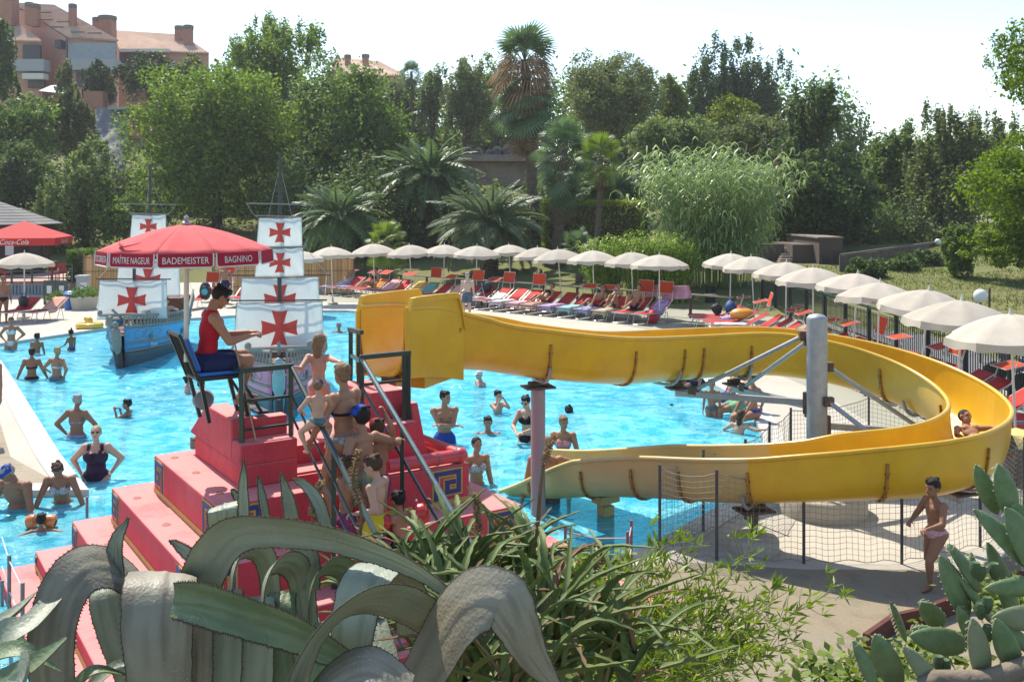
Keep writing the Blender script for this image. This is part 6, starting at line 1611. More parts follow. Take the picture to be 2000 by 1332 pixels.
M_ag2 = agave_mat('agave_old_leaf', (.285, .262, .19), (.22, .19, .125), (.12, .095, .06))
M_agu = agave_mat('agave_green_leaf', (.15, .20, .095), (.12, .16, .08), (.08, .11, .05))
ag = thing('agave', 'huge old agave with thick curling grey green leaves along the lower left edge', 'agave', (0, 0, 0))
NL = 0
def AL(ctrl, m=M_ag, **k):
    k['cup'] = k.get('cup', .1) * (.35 if k.get('cup', .1) < 0 else .8); k['thick'] = k.get('thick', .012) * .62; k['n'] = int(k.get('n', 20) * 1.6)
    global NL; NL += 1
    return strap('leaf', [P(x, y, Y) for x, y, Y, w in ctrl], [w for x, y, Y, w in ctrl], m, ag, across=15, rough=.0032, sdd=NL * 3.7, **k)
B = 'thick'
# big loop with its dark underside turned to the camera (centre)
AL([(470, 1420, 3.75, .15), (405, 1270, 3.65, .17), (395, 1140, 3.55, .165), (455, 1045, 3.45, .14), (570, 1038, 3.3, .12), (690, 1062, 3.2, .10), (800, 1105, 3.1, .075), (880, 1160, 3.05, .045), (935, 1215, 3.02, .006)], M_ag, thick=.02, face=(-.35, -1, -.1), cup=.25, n=44)
# broad stump leaf hanging towards the camera (left centre)
AL([(345, 1330, 3.95, .15), (338, 1210, 3.85, .18), (330, 1140, 3.68, .205), (322, 1117, 3.48, .225), (314, 1140, 3.31, .235), (308, 1220, 3.22, .225), (312, 1310, 3.19, .20), (322, 1420, 3.18, .17)], M_ag2, thick=.03, face=(0, .3, 1), cup=-.12, n=36)
# left arch
AL([(330, 1220, 3.62, .16), (240, 1120, 3.5, .17), (170, 1108, 3.38, .165), (120, 1165, 3.28, .155), (100, 1270, 3.22, .14), (112, 1420, 3.2, .12)], M_ag2, thick=.022, face=(.1, -.2, 1), cup=-.15, n=36, roll=R(-14))
AL([(300, 1230, 3.75, .14), (255, 1140, 3.66, .15), (215, 1150, 3.52, .15), (225, 1230, 3.46, .13), (255, 1330, 3.42, .10), (268, 1420, 3.4, .08)], M_ag, thick=.02, face=(-.2, .1, 1), cup=-.1, n=32)
# horizontal dark leaf with toothed edges across the middle
AL([(340, 1170, 3.12, .10), (400, 1180, 3.06, .12), (480, 1205, 3.02, .115), (570, 1235, 3.0, .10), (650, 1275, 3.0, .07), (720, 1320, 3.0, .03)], M_agu, thick=.018, face=(.1, -1, .25), cup=.3, n=54, teeth=.002)
# two curls right of the middle
AL([(800, 1240, 3.5, .10), (800, 1150, 3.4, .15), (755, 1105, 3.28, .165), (715, 1130, 3.14, .165), (690, 1210, 3.06, .15), (680, 1330, 3.05, .12)], M_ag, thick=.022, face=(.3, .2, 1), cup=-.15, n=36)
AL([(840, 1310, 3.3, .06), (860, 1235, 3.2, .11), (795, 1180, 3.02, .16), (715, 1168, 2.9, .185), (640, 1215, 2.82, .19), (585, 1310, 2.8, .17), (565, 1420, 2.8, .15)], M_ag, thick=.024, face=(.2, -.1, 1), cup=-.16, n=40, roll=R(10))
# right big leaf folding over and dropping to a dark point
AL([(770, 1420, 3.0, .21), (835, 1290, 2.95, .215), (905, 1185, 2.9, .20), (975, 1170, 2.86, .17), (1010, 1220, 2.84, .13), (1045, 1290, 2.84, .085), (1110, 1370, 2.85, .01)], M_ag2, thick=.026, face=(-.5, -.5, .8), cup=-.14, n=42, twist=R(25))
# lower leaves, stalks and inner loops
AL([(560, 1440, 2.75, .15), (640, 1340, 2.72, .17), (720, 1305, 2.7, .15), (800, 1345, 2.7, .10)], M_ag2, thick=.02, face=(0, -.3, 1), cup=-.1, n=22)
for x0, x1, y1, Y, w, m in ((430, 440, 1195, 3.45, .12, M_ag), (490, 500, 1210, 3.5, .13, M_ag), (560, 545, 1200, 3.55, .12, M_agu), (385, 390, 1200, 3.4, .09, M_ag2), (620, 600, 1260, 3.5, .10, M_agu), (345, 352, 1250, 3.36, .07, M_ag2)):
    AL([(x0, 1430, Y, w), (x0 * .6 + x1 * .4, 1330, Y, w * 1.05), (x1, y1, Y + .05, w), (x1 + 8, y1 - 45, Y + .12, w * .8)], m, thick=.022, face=(.1, -1, .1), cup=-.2, n=20)
for k in range(15):
    x = 395 + 26 * k + random.uniform(-9, 9); y1 = 1215 + 40 * random.random() + .08 * (x - 400)
    AL([(x + random.uniform(-25, 25), 1440, 3.75, .10), (x, 1330, 3.78 + .1 * random.random(), .12), (x + random.uniform(-15, 15), y1, 3.9, .10), (x + random.uniform(-30, 30), y1 - 55, 4.0, .05)], (M_agu, M_ag2, M_ag)[k % 3], thick=.02, face=(random.uniform(-.5, .5), -1, .1), cup=-.2, n=14)
for cx, yt, r, Y, w, m in ((482, 1072, 52, 3.62, .075, M_ag), (545, 1098, 55, 3.55, .09, M_ag), (640, 1105, 60, 3.6, .075, M_agu)):
    AL([(cx + r, yt + 130, Y + .2, w), (cx + r * .7, yt + 20, Y + .14, w * 1.1), (cx, yt, Y, w * 1.15), (cx - r * .55, yt + 45, Y - .1, w * 1.15), (cx - r * .6, yt + 150, Y - .12, w)], m, thick=.018, face=(-.3, .1, 1), cup=-.15, n=26)
# square cut pale leaf and upright spears behind
AL([(452, 1080, 3.75, .12), (440, 1030, 3.72, .125), (438, 996, 3.7, .125), (440, 984, 3.78, .12), (442, 1000, 3.86, .12)], M_ag, thick=.02, face=(0, -1, .3), cup=-.1, n=18)
for c in ([(478, 1030, 3.7, .05), (476, 960, 3.7, .04), (476, 895, 3.7, .004)], [(520, 1010, 3.75, .035), (513, 970, 3.76, .03), (503, 928, 3.78, .004)], [(572, 1012, 3.7, .06), (562, 965, 3.7, .045), (548, 922, 3.7, .004)],
          [(640, 1035, 3.6, .05), (625, 985, 3.62, .05), (600, 950, 3.66, .035), (572, 935, 3.7, .004)], [(600, 1150, 3.7, .12), (600, 1090, 3.72, .11), (585, 1040, 3.74, .08)], [(228, 1120, 3.5, .075), (228, 1060, 3.5, .055), (252, 1010, 3.52, .004)],
          [(470, 990, 3.8, .03), (460, 965, 3.8, .02), (451, 955, 3.8, .004)], [(375, 1085, 3.6, .05), (352, 1068, 3.62, .03), (330, 1055, 3.64, .004)]):
    AL(c, M_ag, thick=.016, face=(-.3, -1, .2), cup=.3, n=16)
# left rosette of the same clump, its leaves entering from the left edge
ag2 = thing('agave', 'younger agave with straight dark pointed leaves in the lower left corner', 'agave', (0, 0, 0))
for c, m in (([(-60, 1245, 3.2, .07), (20, 1200, 3.2, .05), (75, 1152, 3.25, .004)], M_ag), ([(-40, 1320, 3.1, .16), (10, 1245, 3.1, .12), (60, 1215, 3.15, .07), (112, 1160, 3.3, .06)], M_ag), ([(-40, 1290, 3.0, .07), (40, 1270, 3.0, .06), (120, 1310, 3.05, .004)], M_agu),
             ([(-40, 1240, 3.3, .05), (60, 1265, 3.3, .05), (150, 1250, 3.35, .004)], M_agu), ([(-40, 1360, 2.9, .09), (60, 1300, 2.95, .07), (130, 1245, 3.0, .01)], M_agu), ([(-20, 1390, 2.9, .10), (40, 1330, 2.9, .08), (50, 1270, 2.95, .03)], M_ag), ([(160, 1360, 3.3, .05), (230, 1300, 3.35, .04), (330, 1298, 3.4, .004)], M_ag), ([(120, 1380, 3.2, .05), (180, 1310, 3.2, .04), (260, 1320, 3.3, .004)], M_agu)):
    strap('leaf', [P(x, y, Y) for x, y, Y, w in c], [w for x, y, Y, w in c], m, ag2, .014, face=(.2, -.4, 1), cup=.3, n=18)

# aloes: rosettes of narrow toothed leaves
M_alo = mat('aloe_leaf', (.115, .165, .042), .6, .25, var=.8, vscale=9, var2=(.16, .19, .075), trans=.12); M_alo2 = mat('aloe_dry_leaf', (.21, .14, .075), .85, .2, var=.6, vscale=12); M_thorn = mat('aloe_thorn', (.28, .22, .12), .7)
def aloe(label, c, n, Ls, seedv, spread=1.0):
    rr = random.Random(seedv); t = thing('aloe', label, 'aloe', c, 0, 'aloes on the bank')
    for k in range(n):
        az = k * 2.39996 + rr.uniform(-.3, .3); el = R(rr.uniform(22, 86)); L_ = Ls * rr.uniform(.75, 1.25); h0 = rr.uniform(-.25, .2) * Ls
        d = Vector((math.cos(az) * math.cos(el), math.sin(az) * math.cos(el), math.sin(el))); o_ = Vector((math.cos(az), math.sin(az), 0)) * spread
        p0 = Vector((rr.uniform(-.12, .12), rr.uniform(-.12, .12), h0)); p1 = p0 + d * L_ * .4; p2 = p1 + (d + o_ * .5).normalized() * L_ * .35; p3 = p2 + (d * .6 + o_ * .6 - Vector((0, 0, rr.uniform(-.2, .75)))).normalized() * L_ * .35
        dry = rr.random() < .16; w = rr.uniform(.028, .044) * (Ls / .5) * (.6 if dry else 1)
        lf = strap('leaf', [p0, p1, p2, p3], [w, w * .95, w * .6, .004], M_alo2 if dry else M_alo, t, .012, face=(-math.cos(az) * .4, -math.sin(az) * .4, 1), cup=.55, n=17, across=5, teeth=.006)
    return t
aloe('aloe cluster with arching toothed leaves in front of the red platform', P(890, 1190, 4.7), 62, .48, 1)
aloe('aloe cluster nearest the pool with leaf tips hanging over the water', P(1020, 1165, 4.9), 56, .43, 2)
aloe('aloe cluster just right of the curled agave leaf', P(870, 1260, 4.2), 56, .46, 3)
aloe('dense low aloe clump below the bamboo shrub', P(1050, 1290, 4.0), 56, .5, 4)
aloe('aloe clump behind the agave at the stair foot', P(800, 1170, 4.6), 30, .42, 5)
aloe('small aloe clump at the bottom edge right of the agave', P(960, 1310, 3.6), 34, .42, 6)
aloe('long trailing aloe under the yellow green shrub', P(1190, 1300, 4.2), 34, .5, 7, 1.3)
M_stalk = mat('dry_flower_stalk', (.20, .12, .06), .9, .1, var=.6, vscale=20); M_seed = mat('dry_seed_head', (.27, .17, .09), .9, .1, island=.3)
def stalk(label, pts, r, head):
    t = thing('flower_stalk', label, 'flower stalk', (0, 0, 0), 0, 'dry aloe flower stalks'); Q = [Vector(q[:3]) for q in catmull([tuple(p) for p in pts], 24)]
    MB().tube(Q, [r * (1 - .5 * i / 23) for i in range(24)], 6).obj('stem', M_stalk, t, True); mb = MB(); i0 = int(24 * (1 - head))
    for i in range(i0, 24):
        for k in range(7):
            a = k * .9 + i; d = Vector((math.cos(a), math.sin(a), -.3 + .8 * ((k * 7 + i) % 5) / 5)).normalized(); mb.tube([Q[i], Q[i] + d * .024], [.007, .002], 4)
    o = mb.obj('seed_head', M_seed, t); o['kind'] = 'stuff'
stalk('dry curved flower stalk with a thick seed head before the pink slide pole', [P(1048, 1060, 4.7), P(1056, 950, 4.75), P(1066, 890, 4.8), P(1085, 850, 4.85)], .012, .45)
stalk('dry brown flower spike in front of the stair boys', [P(700, 1080, 4.6), P(705, 1000, 4.65), P(690, 940, 4.7), P(700, 880, 4.7)], .010, .55)
stalk('thin dry flower spike standing before the red lower tier', [P(940, 1080, 4.7), P(934, 1020, 4.7), P(930, 965, 4.75)], .008, .6)
stalk('dry brown flower spike at the left foot of the stair', [P(610, 1060, 4.4), P(612, 990, 4.45), P(628, 940, 4.5)], .008, .6)
stalk('dry looped flower stalk over the pool corner', [P(1080, 1120, 4.8), P(1120, 1080, 4.8), P(1165, 1065, 4.8), P(1180, 1085, 4.8), P(1160, 1110, 4.8)], .010, .6)

# yellow green bamboo like shrub
M_shr = mat('shrub_leaf', (.17, .24, .02), .45, .4, island=.35, trans=.4); M_twig = mat('shrub_twig', (.16, .17, .05), .8)
t = thing('bamboo_shrub', 'yellow green bamboo like shrub with fine pointed leaves at the bottom right of centre', 'shrub', P(1200, 1400, 5.0))
o0 = P(1200, 1400, 5.0)
V, F = [], []; tw = MB()
def spray(pts, nl, Ll):
    Q = [Vector(q[:3]) - o0 for q in catmull([tuple(p) for p in pts], 16)]
    tw.tube(Q, [.006 * (1 - .7 * i / 15) for i in range(16)], 5, False)
    for k in range(nl):
        f = .15 + .85 * (k / nl) ; i = min(14, int(f * 15)); q = Q[i].lerp(Q[i + 1], f * 15 - i); tg = (Q[i + 1] - Q[i]).normalized()
        a0 = random.uniform(0, 6.28); s1 = tg.orthogonal().normalized(); s2 = tg.cross(s1); tl = random.uniform(.05, .16) * (1.2 - .6 * f)
        node = q + (s1 * math.cos(a0) + s2 * math.sin(a0)) * tl + tg * tl * .7; tw.tube([q, node], [.003, .0015], 3, False)
        for j in range(5):
            dv = (tg * .8 + Vector((random.gauss(0, .6), random.gauss(0, .6), random.gauss(.1, .5)))).normalized(); l = Ll * random.uniform(.6, 1.2); sd = dv.cross(Vector((random.gauss(0, 1), random.gauss(0, 1), random.gauss(0, 1)))).normalized() * l * .085; b0 = len(V)
            V.extend([node, node + dv * l * .4 + sd, node + dv * l, node + dv * l * .4 - sd]); F.append((b0, b0 + 1, b0 + 2, b0 + 3))
for tip, Y in (((1290, 1060), 5.6), ((1345, 1050), 5.6), ((1475, 1050), 5.7), ((1640, 1145), 5.8), ((1400, 1150), 5.4), ((1530, 1160), 5.6), ((1250, 1110), 5.4), ((1200, 1130), 5.2), ((1450, 1230), 5.3), ((1330, 1190), 5.2), ((1560, 1250), 5.5), ((1120, 1120), 5.2), ((1100, 1180), 5.0), ((1500, 1200), 5.4), ((1240, 1200), 5.0), ((1380, 1260), 5.0), ((1160, 1230), 4.9), ((1290, 1260), 4.9), ((1480, 1290), 5.1), ((1420, 1190), 5.4), ((1350, 1130), 5.4), ((1200, 1290), 4.8), ((1110, 1140), 5.1)):
    b_ = P(1180 + (tip[0] - 1180) * .25 + random.uniform(-40, 40), 1420, Y - .4); e_ = P(tip[0], tip[1], Y); m1_ = b_.lerp(e_, .45) + Vector((random.uniform(-.06, .06), 0, .10)); spray([b_, m1_, e_], 46, .085)
mb = MB(); mb.v = [tuple(v) for v in V]; mb.f = F; mb.mi = [0] * len(F); o = mb.obj('leaves', M_shr, t); o['kind'] = 'stuff'; o = tw.obj('twigs', M_twig, t); o['kind'] = 'stuff'
# low leafy ground cover
def cover(name, lb, pts, n, r, L, m):
    V, F = [], []
    for k in range(n):
        c = Vector(random.choice(pts)) + Vector((random.gauss(0, r), random.gauss(0, r), abs(random.gauss(0, r * .35)))); nn = Vector((random.gauss(0, .6), random.gauss(0, .6), 1)).normalized(); a = nn.orthogonal(); a = (Matrix.Rotation(random.uniform(0, 6.28), 3, nn) @ a).normalized(); b = nn.cross(a); l = L * random.uniform(.6, 1.3); b0 = len(V)
        V += [c - a * l, c - a * l * .1 + b * l * .7, c + a * l, c - a * l * .1 - b * l * .7]; F.append((b0, b0 + 1, b0 + 2, b0 + 3))
    tag(link(name, np_mesh(name, V, F, m)), lb, 'ground cover', kind='stuff')
M_ivy = mat('ground_cover_leaf', (.15, .20, .025), .5, .4, island=.4, trans=.35)
cover('ground_cover', 'light green leafy ground cover in the cactus bed', [P(x, y, Y) for x, y, Y in ((1700, 1320, 6.4), (1660, 1330, 6.2), (1760, 1300, 6.8), (1990, 1165, 8.2), (1950, 1180, 8.0), (1600, 1335, 6.3), (1840, 1280, 7))], 1500, .16, .04, M_ivy)
cover('ground_cover', 'pale creeping leaves at the pool corner under the shrub', [P(x, y, Y) for x, y, Y in ((1130, 1130, 5.6), (1110, 1160, 5.4), (1170, 1110, 5.8), (1140, 1190, 5.2))], 700, .12, .035, M_ivy)

# prickly pear
M_pad = mat('cactus_pad', (.115, .18, .072), .55, .3, var=.9, vscale=16, var2=(.19, .25, .115), bump=.3, bscale=26); M_pad2 = mat('cactus_pad_old', (.17, .21, .10), .6, .35, var=.9, vscale=12, var2=(.24, .235, .14), bump=.3, bscale=26); M_fruit = mat('cactus_fruit', (.06, .10, .04), .5, .4, bump=.4, bscale=40); M_spine = mat('cactus_spine', (.27, .25, .16), .6)
cac = thing('prickly_pear', 'tall prickly pear cactus with flat green pads and small fruits at the lower right edge', 'cactus', (0, 0, 0))
def pad_(x0, y0, x1, y1, Y, wpx, yaw, m=None, tilt=0):
    """pad from base (x0,y0) to tip (x1,y1)"""
    a, b = P(x0, y0, Y), P(x1, y1, Y + tilt); ax = b - a; L_ = ax.length; ax.normalize(); w = .93 * wpx * Y / CF
    fr_ = Vector((math.sin(yaw), -math.cos(yaw), .15)); fr_ = (fr_ - ax * fr_.dot(ax)).normalized(); sd = ax.cross(fr_).normalized()
    mb = MB(); vs_, fs_ = [], []; n_, m_ = 12, 14
    for i in range(n_ + 1):
        f = i / n_; wd = w / 2 * (math.sin(math.pi * min(1, f ** .75 * .985 + .012)) ** .62) * (.80 + .25 * f); th = .022 * math.sin(math.pi * min(1, f * .94 + .03)) ** .5
        for k in range(m_):
            an = 2 * math.pi * k / m_; vs_.append(a + ax * (L_ * f) + sd * (wd * math.cos(an)) + fr_ * (th * math.sin(an) + .015 * math.sin(f * 2 + yaw)))
    fs_ = [(i * m_ + k, i * m_ + (k + 1) % m_, (i + 1) * m_ + (k + 1) % m_, (i + 1) * m_ + k) for i in range(n_) for k in range(m_)] + [tuple(range(m_ - 1, -1, -1)), tuple(n_ * m_ + k for k in range(m_))]
    p = mb.add(vs_, fs_).obj('pad', m or M_pad, cac, True)
    sp = MB()
    for i in range(1, 11):
        for k in range(-3, 4):
            f = i / 11; wd = w / 2 * (math.sin(math.pi * f ** .75) ** .62); e = (k + .5 * (i % 2)) / 4
            if abs(e) > .92: continue
            for s_ in (1, -1):
                q = a + ax * (L_ * f) + sd * (wd * e) + fr_ * s_ * (.022 * math.sqrt(max(0, 1 - e * e)) + .001); sp.tube([q - fr_ * s_ * .003, q + fr_ * s_ * .006 + ax * .004], [.003, .001], 4, False)
    if sp.v: o = sp.obj('areoles', M_spine, p); o['kind'] = 'stuff'
    return a, b
for args in ((1985, 1215, 1925, 1058, 5.4, 62, .5), (1978, 1010, 1945, 905, 5.5, 60, .2), (1948, 1005, 1905, 905, 5.6, 42, -.5), (2030, 1120, 1900, 995, 5.3, 66, .8), (2050, 1140, 1960, 990, 5.25, 80, .3), (2060, 1060, 1975, 985, 5.4, 62, -.3),
             (1890, 1205, 1832, 1085, 5.3, 64, .4), (1912, 1155, 1850, 1062, 5.35, 60, 1.0), (1895, 1160, 1895, 1078, 5.5, 36, .9), (1922, 1330, 1895, 1205, 5.0, 62, .3, M_pad2), (1985, 1310, 1942, 1205, 5.0, 56, -.2), (1932, 1218, 1868, 1120, 5.3, 44, 1.2), (2060, 1140, 1920, 1148, 5.2, 46, .1), (2070, 1205, 1935, 1205, 5.1, 60, .2, M_pad2),
             (1842, 1225, 1797, 1172, 5.6, 50, -.4), (1890, 1260, 1775, 1240, 5.3, 62, .2), (1765, 1252, 1738, 1175, 5.8, 20, .9), (1830, 1345, 1762, 1262, 5.0, 48, .5, M_pad2), (1755, 1345, 1708, 1235, 5.1, 62, -.3), (1708, 1345, 1664, 1250, 5.0, 46, .7), (1915, 1280, 1872, 1180, 5.2, 40, -.8), (2040, 1340, 1985, 1290, 4.9, 50, .2), (2010, 1270, 1965, 1225, 5.1, 36, .4), (1830, 1250, 1780, 1225, 5.4, 42, .1)):
    pad_(*args)
for x, y in ((1914, 1118), (1942, 1114), (1928, 1180), (1915, 1192), (1930, 1235), (1833, 1295), (1846, 1302), (1905, 1112)):
    q = P(x, y, 5.15); MB().lathe([(.012, -.045), (.026, -.02), (.03, .015), (.022, .04), (.012, .036)], 10, q).obj('fruit', M_fruit, cac, True)
MB().tube([P(1740, 1370, 4.9), P(1830, 1328, 4.95), P(1930, 1330, 4.9), P(2040, 1290, 4.9)], [.04, .05, .055, .05], 12).obj('woody_trunk', mat('cactus_wood', (.22, .18, .13), .95, .1, var=.8, vscale=6, var2=(.12, .10, .075), bump=.8, bscale=18), cac, True)
HAZE = .00038
# ------------------------------------------------------------------ people
def skin(name, c): return mat('skin_' + name, c, .55, .25, var=.5, vscale=9, var2=tuple(x * .88 for x in c), sss=.12)
SK = {'tan': skin('tan', (.36, .185, .11)), 'fair': skin('fair', (.52, .31, .215)), 'brown': skin('brown', (.27, .13, .075)), 'pale': skin('pale', (.58, .38, .28))}
def hairm(name, c): return mat('hair_' + name, c, .6, .22, var=.7, vscale=30, var2=tuple(x * 1.8 for x in c), bump=.8, bscale=60, stretch=(1, 1, .2))
HA = {'black': hairm('black', (.012, .010, .009)), 'brown': hairm('brown', (.055, .03, .016)), 'light': hairm('light', (.17, .10, .05)), 'grey': hairm('grey', (.26, .24, .21)), 'blond': hairm('blond', (.32, .22, .11))}
def cloth(name, c, c2=None, vs=40): return mat('cloth_' + name, c, .75, .2, var=1.0 if c2 else .2, vscale=vs, var2=c2)
CL = {'red': cloth('red', (.42, .012, .025)), 'navy': cloth('navy', (.012, .02, .07)), 'blue': cloth('blue', (.015, .06, .30)), 'green': cloth('green', (.16, .42, .03)), 'black': cloth('black', (.012, .012, .014)), 'white': cloth('white', (.62, .62, .60)), 'pattern': cloth('pattern', (.55, .53, .52), (.04, .045, .07)), 'pink': cloth('pink', (.60, .26, .28)),
      'floral': cloth('floral', (.55, .42, .42), (.42, .10, .12), 60), 'grey': cloth('grey', (.10, .12, .15)), 'yellow': cloth('yellow', (.60, .44, .02)), 'lime': cloth('lime', (.30, .50, .08), (.02, .20, .34), 5), 'plum': cloth('plum', (.035, .016, .04)), 'maroon': cloth('maroon', (.24, .01, .02)), 'royal': cloth('royal', (.012, .07, .40)), 'teal': cloth('teal', (.12, .20, .20), (.04, .07, .09)), 'redblue': cloth('redblue', (.40, .03, .04), (.02, .05, .22), 25), 'blueflor': cloth('blueflor', (.03, .06, .22), (.5, .5, .5), 40)}
M_eye = mat('eye_dark', (.012, .01, .01), .2, .6); M_lip = mat('lips', (.30, .09, .075), .5); M_lens = mat('sunglass_lens', (.008, .008, .01), .1, .7)
QUEUE = []
def ik(a, b, l1, l2, pole):
    d = b - a; L_ = min(max(d.length, abs(l1 - l2) + 1e-3), (l1 + l2) * .9995); dn = d.normalized() if d.length > 1e-6 else Vector((0, 0, -1)); b = a + dn * L_
    x = (l1 * l1 - l2 * l2 + L_ * L_) / (2 * L_); y = math.sqrt(max(0, l1 * l1 - x * x)); p = Vector(pole); p = p - dn * p.dot(dn)
    p = p.normalized() if p.length > 1e-6 else dn.orthogonal().normalized()
    return a + dn * x + p * y, b
def person(label, pos, rz, h, sk='tan', hair=('short', 'brown'), wear=(), female=False, fat=1.0, child=False, hip=(0, 0, .52), lean=0, side=0, twist=0, head=(0, 0), hl=None, hr=None, el=None, er=None, fl=(-.06, .02, .02), fr=(.06, .02, .02), kl=(-.1, 1, 0), kr=(.1, 1, 0), vox=.014, curl=.35, group=None, cap=None, glasses=False, face=True, legs=True, tilt=None):
    root = thing('person', label, 'person', pos, rz, group or 'people at the pool')
    if tilt is not None: root.rotation_euler = tilt
    H_ = h; mb = MB(); bones = []
    def sc(v): return Vector(v) * H_
    hipc = sc(hip); Rl = Matrix.Rotation(R(-lean), 3, 'X') @ Matrix.Rotation(R(side), 3, 'Y') @ Matrix.Rotation(R(twist), 3, 'Z'); Rp = Matrix.Rotation(R(-lean * .35), 3, 'X') @ Matrix.Rotation(R(side * .3), 3, 'Y')
    def ch(v): return hipc + Rl @ sc(v)
    def pv(v): return hipc + Rp @ sc(v)
    fw = fat; lf = 1.08 * fat ** .5 * (1.05 if child else 1); w_sh = (.098 if female else .112) * (1 if not child else 1.0); w_hp = .098 if female else .088
    def bone(a, b, ra, rb, nm): bones.append((a, b, ra * H_, rb * H_, nm))
    def cap_(a, b, ra, rb, nm, n=12, bulge=None):
        pts = [a, a.lerp(b, .25), a.lerp(b, .55), b]; ra *= H_; rb *= H_
        rs = [ra, ra * .75 + rb * .25, ra * .45 + rb * .55, rb]
        if bulge: rs = [r * k for r, k in zip(rs, bulge)]
        mb.tube(pts, rs, n); mb.ell(a, rs[0], n, 8); mb.ell(b, rs[-1], n, 8); bone(a, b, ra / H_, rb / H_, nm)
    E3 = lambda Rm: Rm.to_4x4()
    # trunk: pelvis, waist, rib cage, shoulder yoke
    mb.ell(pv((0, -.006, .0)), [H_ * k for k in (w_hp * fw, .068 * fw, .075)], 16, 12, E3(Rp)); bone(pv((-.03, 0, 0)), pv((.03, 0, 0)), .065, .065, 'pelvis')
    for sx in (-1, 1): mb.ell(pv((sx * .042 * fw, -.040, -.02)), [H_ * k for k in (.047 * fw, .047, .052)], 12, 9, E3(Rp))
    wst = (.066 if female else .072) * fw
    mb.ell(ch((0, 0, .085)), [H_ * k for k in (wst, .052 * fw, .085)], 16, 12, E3(Rl)); bone(ch((0, 0, .05)), ch((0, 0, .12)), .055, .055, 'waist')
    if fat > 1.12: mb.ell(ch((0, .03, .06)), [H_ * k for k in (wst * .95, .055 * fw, .07)], 16, 12, E3(Rl))
    mb.ell(ch((0, 0, .185)), [H_ * k for k in ((.082 if female else .090) * fw, .058 * fw, .10)], 16, 12, E3(Rl)); bone(ch((-.02, 0, .18)), ch((.02, 0, .18)), .07, .07, 'chest')
    mb.ell(ch((0, -.004, .262)), [H_ * k for k in (w_sh * .92, .045, .045)], 16, 10, E3(Rl)); bone(ch((-.05, 0, .27)), ch((.05, 0, .27)), .04, .04, 'yoke')
    if not female:
        for sx in (-1, 1): mb.ell(ch((sx * .042, .040, .225)), [H_ * k for k in (.045, .024, .036)], 12, 8, E3(Rl))
    elif not child:
        for sx in (-1, 1): mb.ell(ch((sx * .040 * fw, .050 * fw, .195)), [H_ * k * fw for k in (.038, .036, .038)], 12, 9, E3(Rl))
    hs = 1.30 if child else 1.0
    nk0, nk1 = ch((0, -.008, .285)), ch((0, .006, .345 if not child else .34)); cap_(nk0, nk1, .034 * (1 if not female else .88), .030 * (1 if not female else .88), 'neck')
    Rh = Rl @ Matrix.Rotation(R(head[0]), 3, 'Z') @ Matrix.Rotation(R(-head[1]), 3, 'X')
    hc = nk1 + Rh @ sc((0, .012, .052 * hs))
    def hd(v): return hc + Rh @ (Vector(v) * H_ * hs)
    hr3 = lambda a, b, c: [H_ * hs * k for k in (a, b, c)]
    mb.ell(hd((0, -.004, .012)), hr3(.044, .054, .053), 16, 12, E3(Rh)); mb.ell(hd((0, .016, -.026)), hr3(.034, .036, .040), 14, 10, E3(Rh)); mb.ell(hd((0, .034, -.052)), hr3(.018, .014, .013), 10, 8, E3(Rh))
    mb.tube([hd((0, .046, .010)), hd((0, .058, -.012)), hd((0, .052, -.020))], [H_ * hs * k for k in (.006, .0095, .006)], 8); mb.ell(hd((0, .040, .016)), hr3(.032, .012, .007), 10, 6, E3(Rh))
    for sx in (-1, 1): mb.ell(hd((sx * .045, -.002, -.004)), hr3(.007, .012, .018), 8, 7, E3(Rh))
    mb.ell(hd((0, .048, -.036)), hr3(.014, .006, .006), 8, 6, E3(Rh))
    bone(hd((0, 0, 0)), hd((0, 0, .01)), .05, .05, 'head')
    # arms
    for sx, tgt, pole in ((-1, hl, el), (1, hr, er)):
        S = ch((sx * w_sh, -.004, .262)); T = sc(tgt) if tgt is not None else ch((sx * (.150 if not female else .14), .03, -.055)); pole = pole or (sx * .5, -1, -.2)
        Eb, T = ik(S, T, .168 * H_, .150 * H_, pole)
        mb.ell(S, [H_ * .036 * lf] * 3, 12, 8); cap_(S, Eb, .031 * lf, .023 * lf, 'uparm', bulge=(1, 1.04, 1, 1)); cap_(Eb, T, .0235 * lf, .0155, 'forearm', bulge=(1, 1.08, .98, 1))
        fd = (T - Eb).normalized(); sdv = fd.cross(Vector((0, 0, 1)) if abs(fd.z) < .8 else Vector((0, 1, 0))).normalized(); pn = sdv.cross(fd).normalized()
        if abs(fd.z) >= .8: sdv, pn = Vector((0, 1, 0)), Vector((-sx, 0, 0)); sdv = (sdv - fd * sdv.dot(fd)).normalized(); pn = (pn - fd * pn.dot(fd)).normalized()
        else: pn = -pn if pn.z > 0 else pn
        mm = Matrix((sdv, fd, pn)).transposed().to_4x4(); pc = T + fd * .030 * H_
        mb.ell(pc, [H_ * .024, H_ * .032, H_ * .012], 10, 8, mm); bone(T, T + fd * .09 * H_, .018, .012, 'hand')
        for k, (off, ln) in enumerate(((-.017, .036), (-.006, .042), (.006, .040), (.017, .031))):
            b0 = T + fd * .052 * H_ + sdv * off * H_; c1, c2 = curl * .9, curl * 2.0
            d1 = (fd * math.cos(c1) + pn * math.sin(c1)); d2 = (fd * math.cos(c2) + pn * math.sin(c2)); b1 = b0 + d1 * ln * .55 * H_ + sdv * off * .18 * H_; b2 = b1 + d2 * ln * .55 * H_
            r = max(.0056 * H_, vox * .62); mb.tube([b0 - fd * .012 * H_, b0, b1, b2], [r, r, r * .95, r * .8], 7); mb.ell(b2, r * .85, 7, 6)
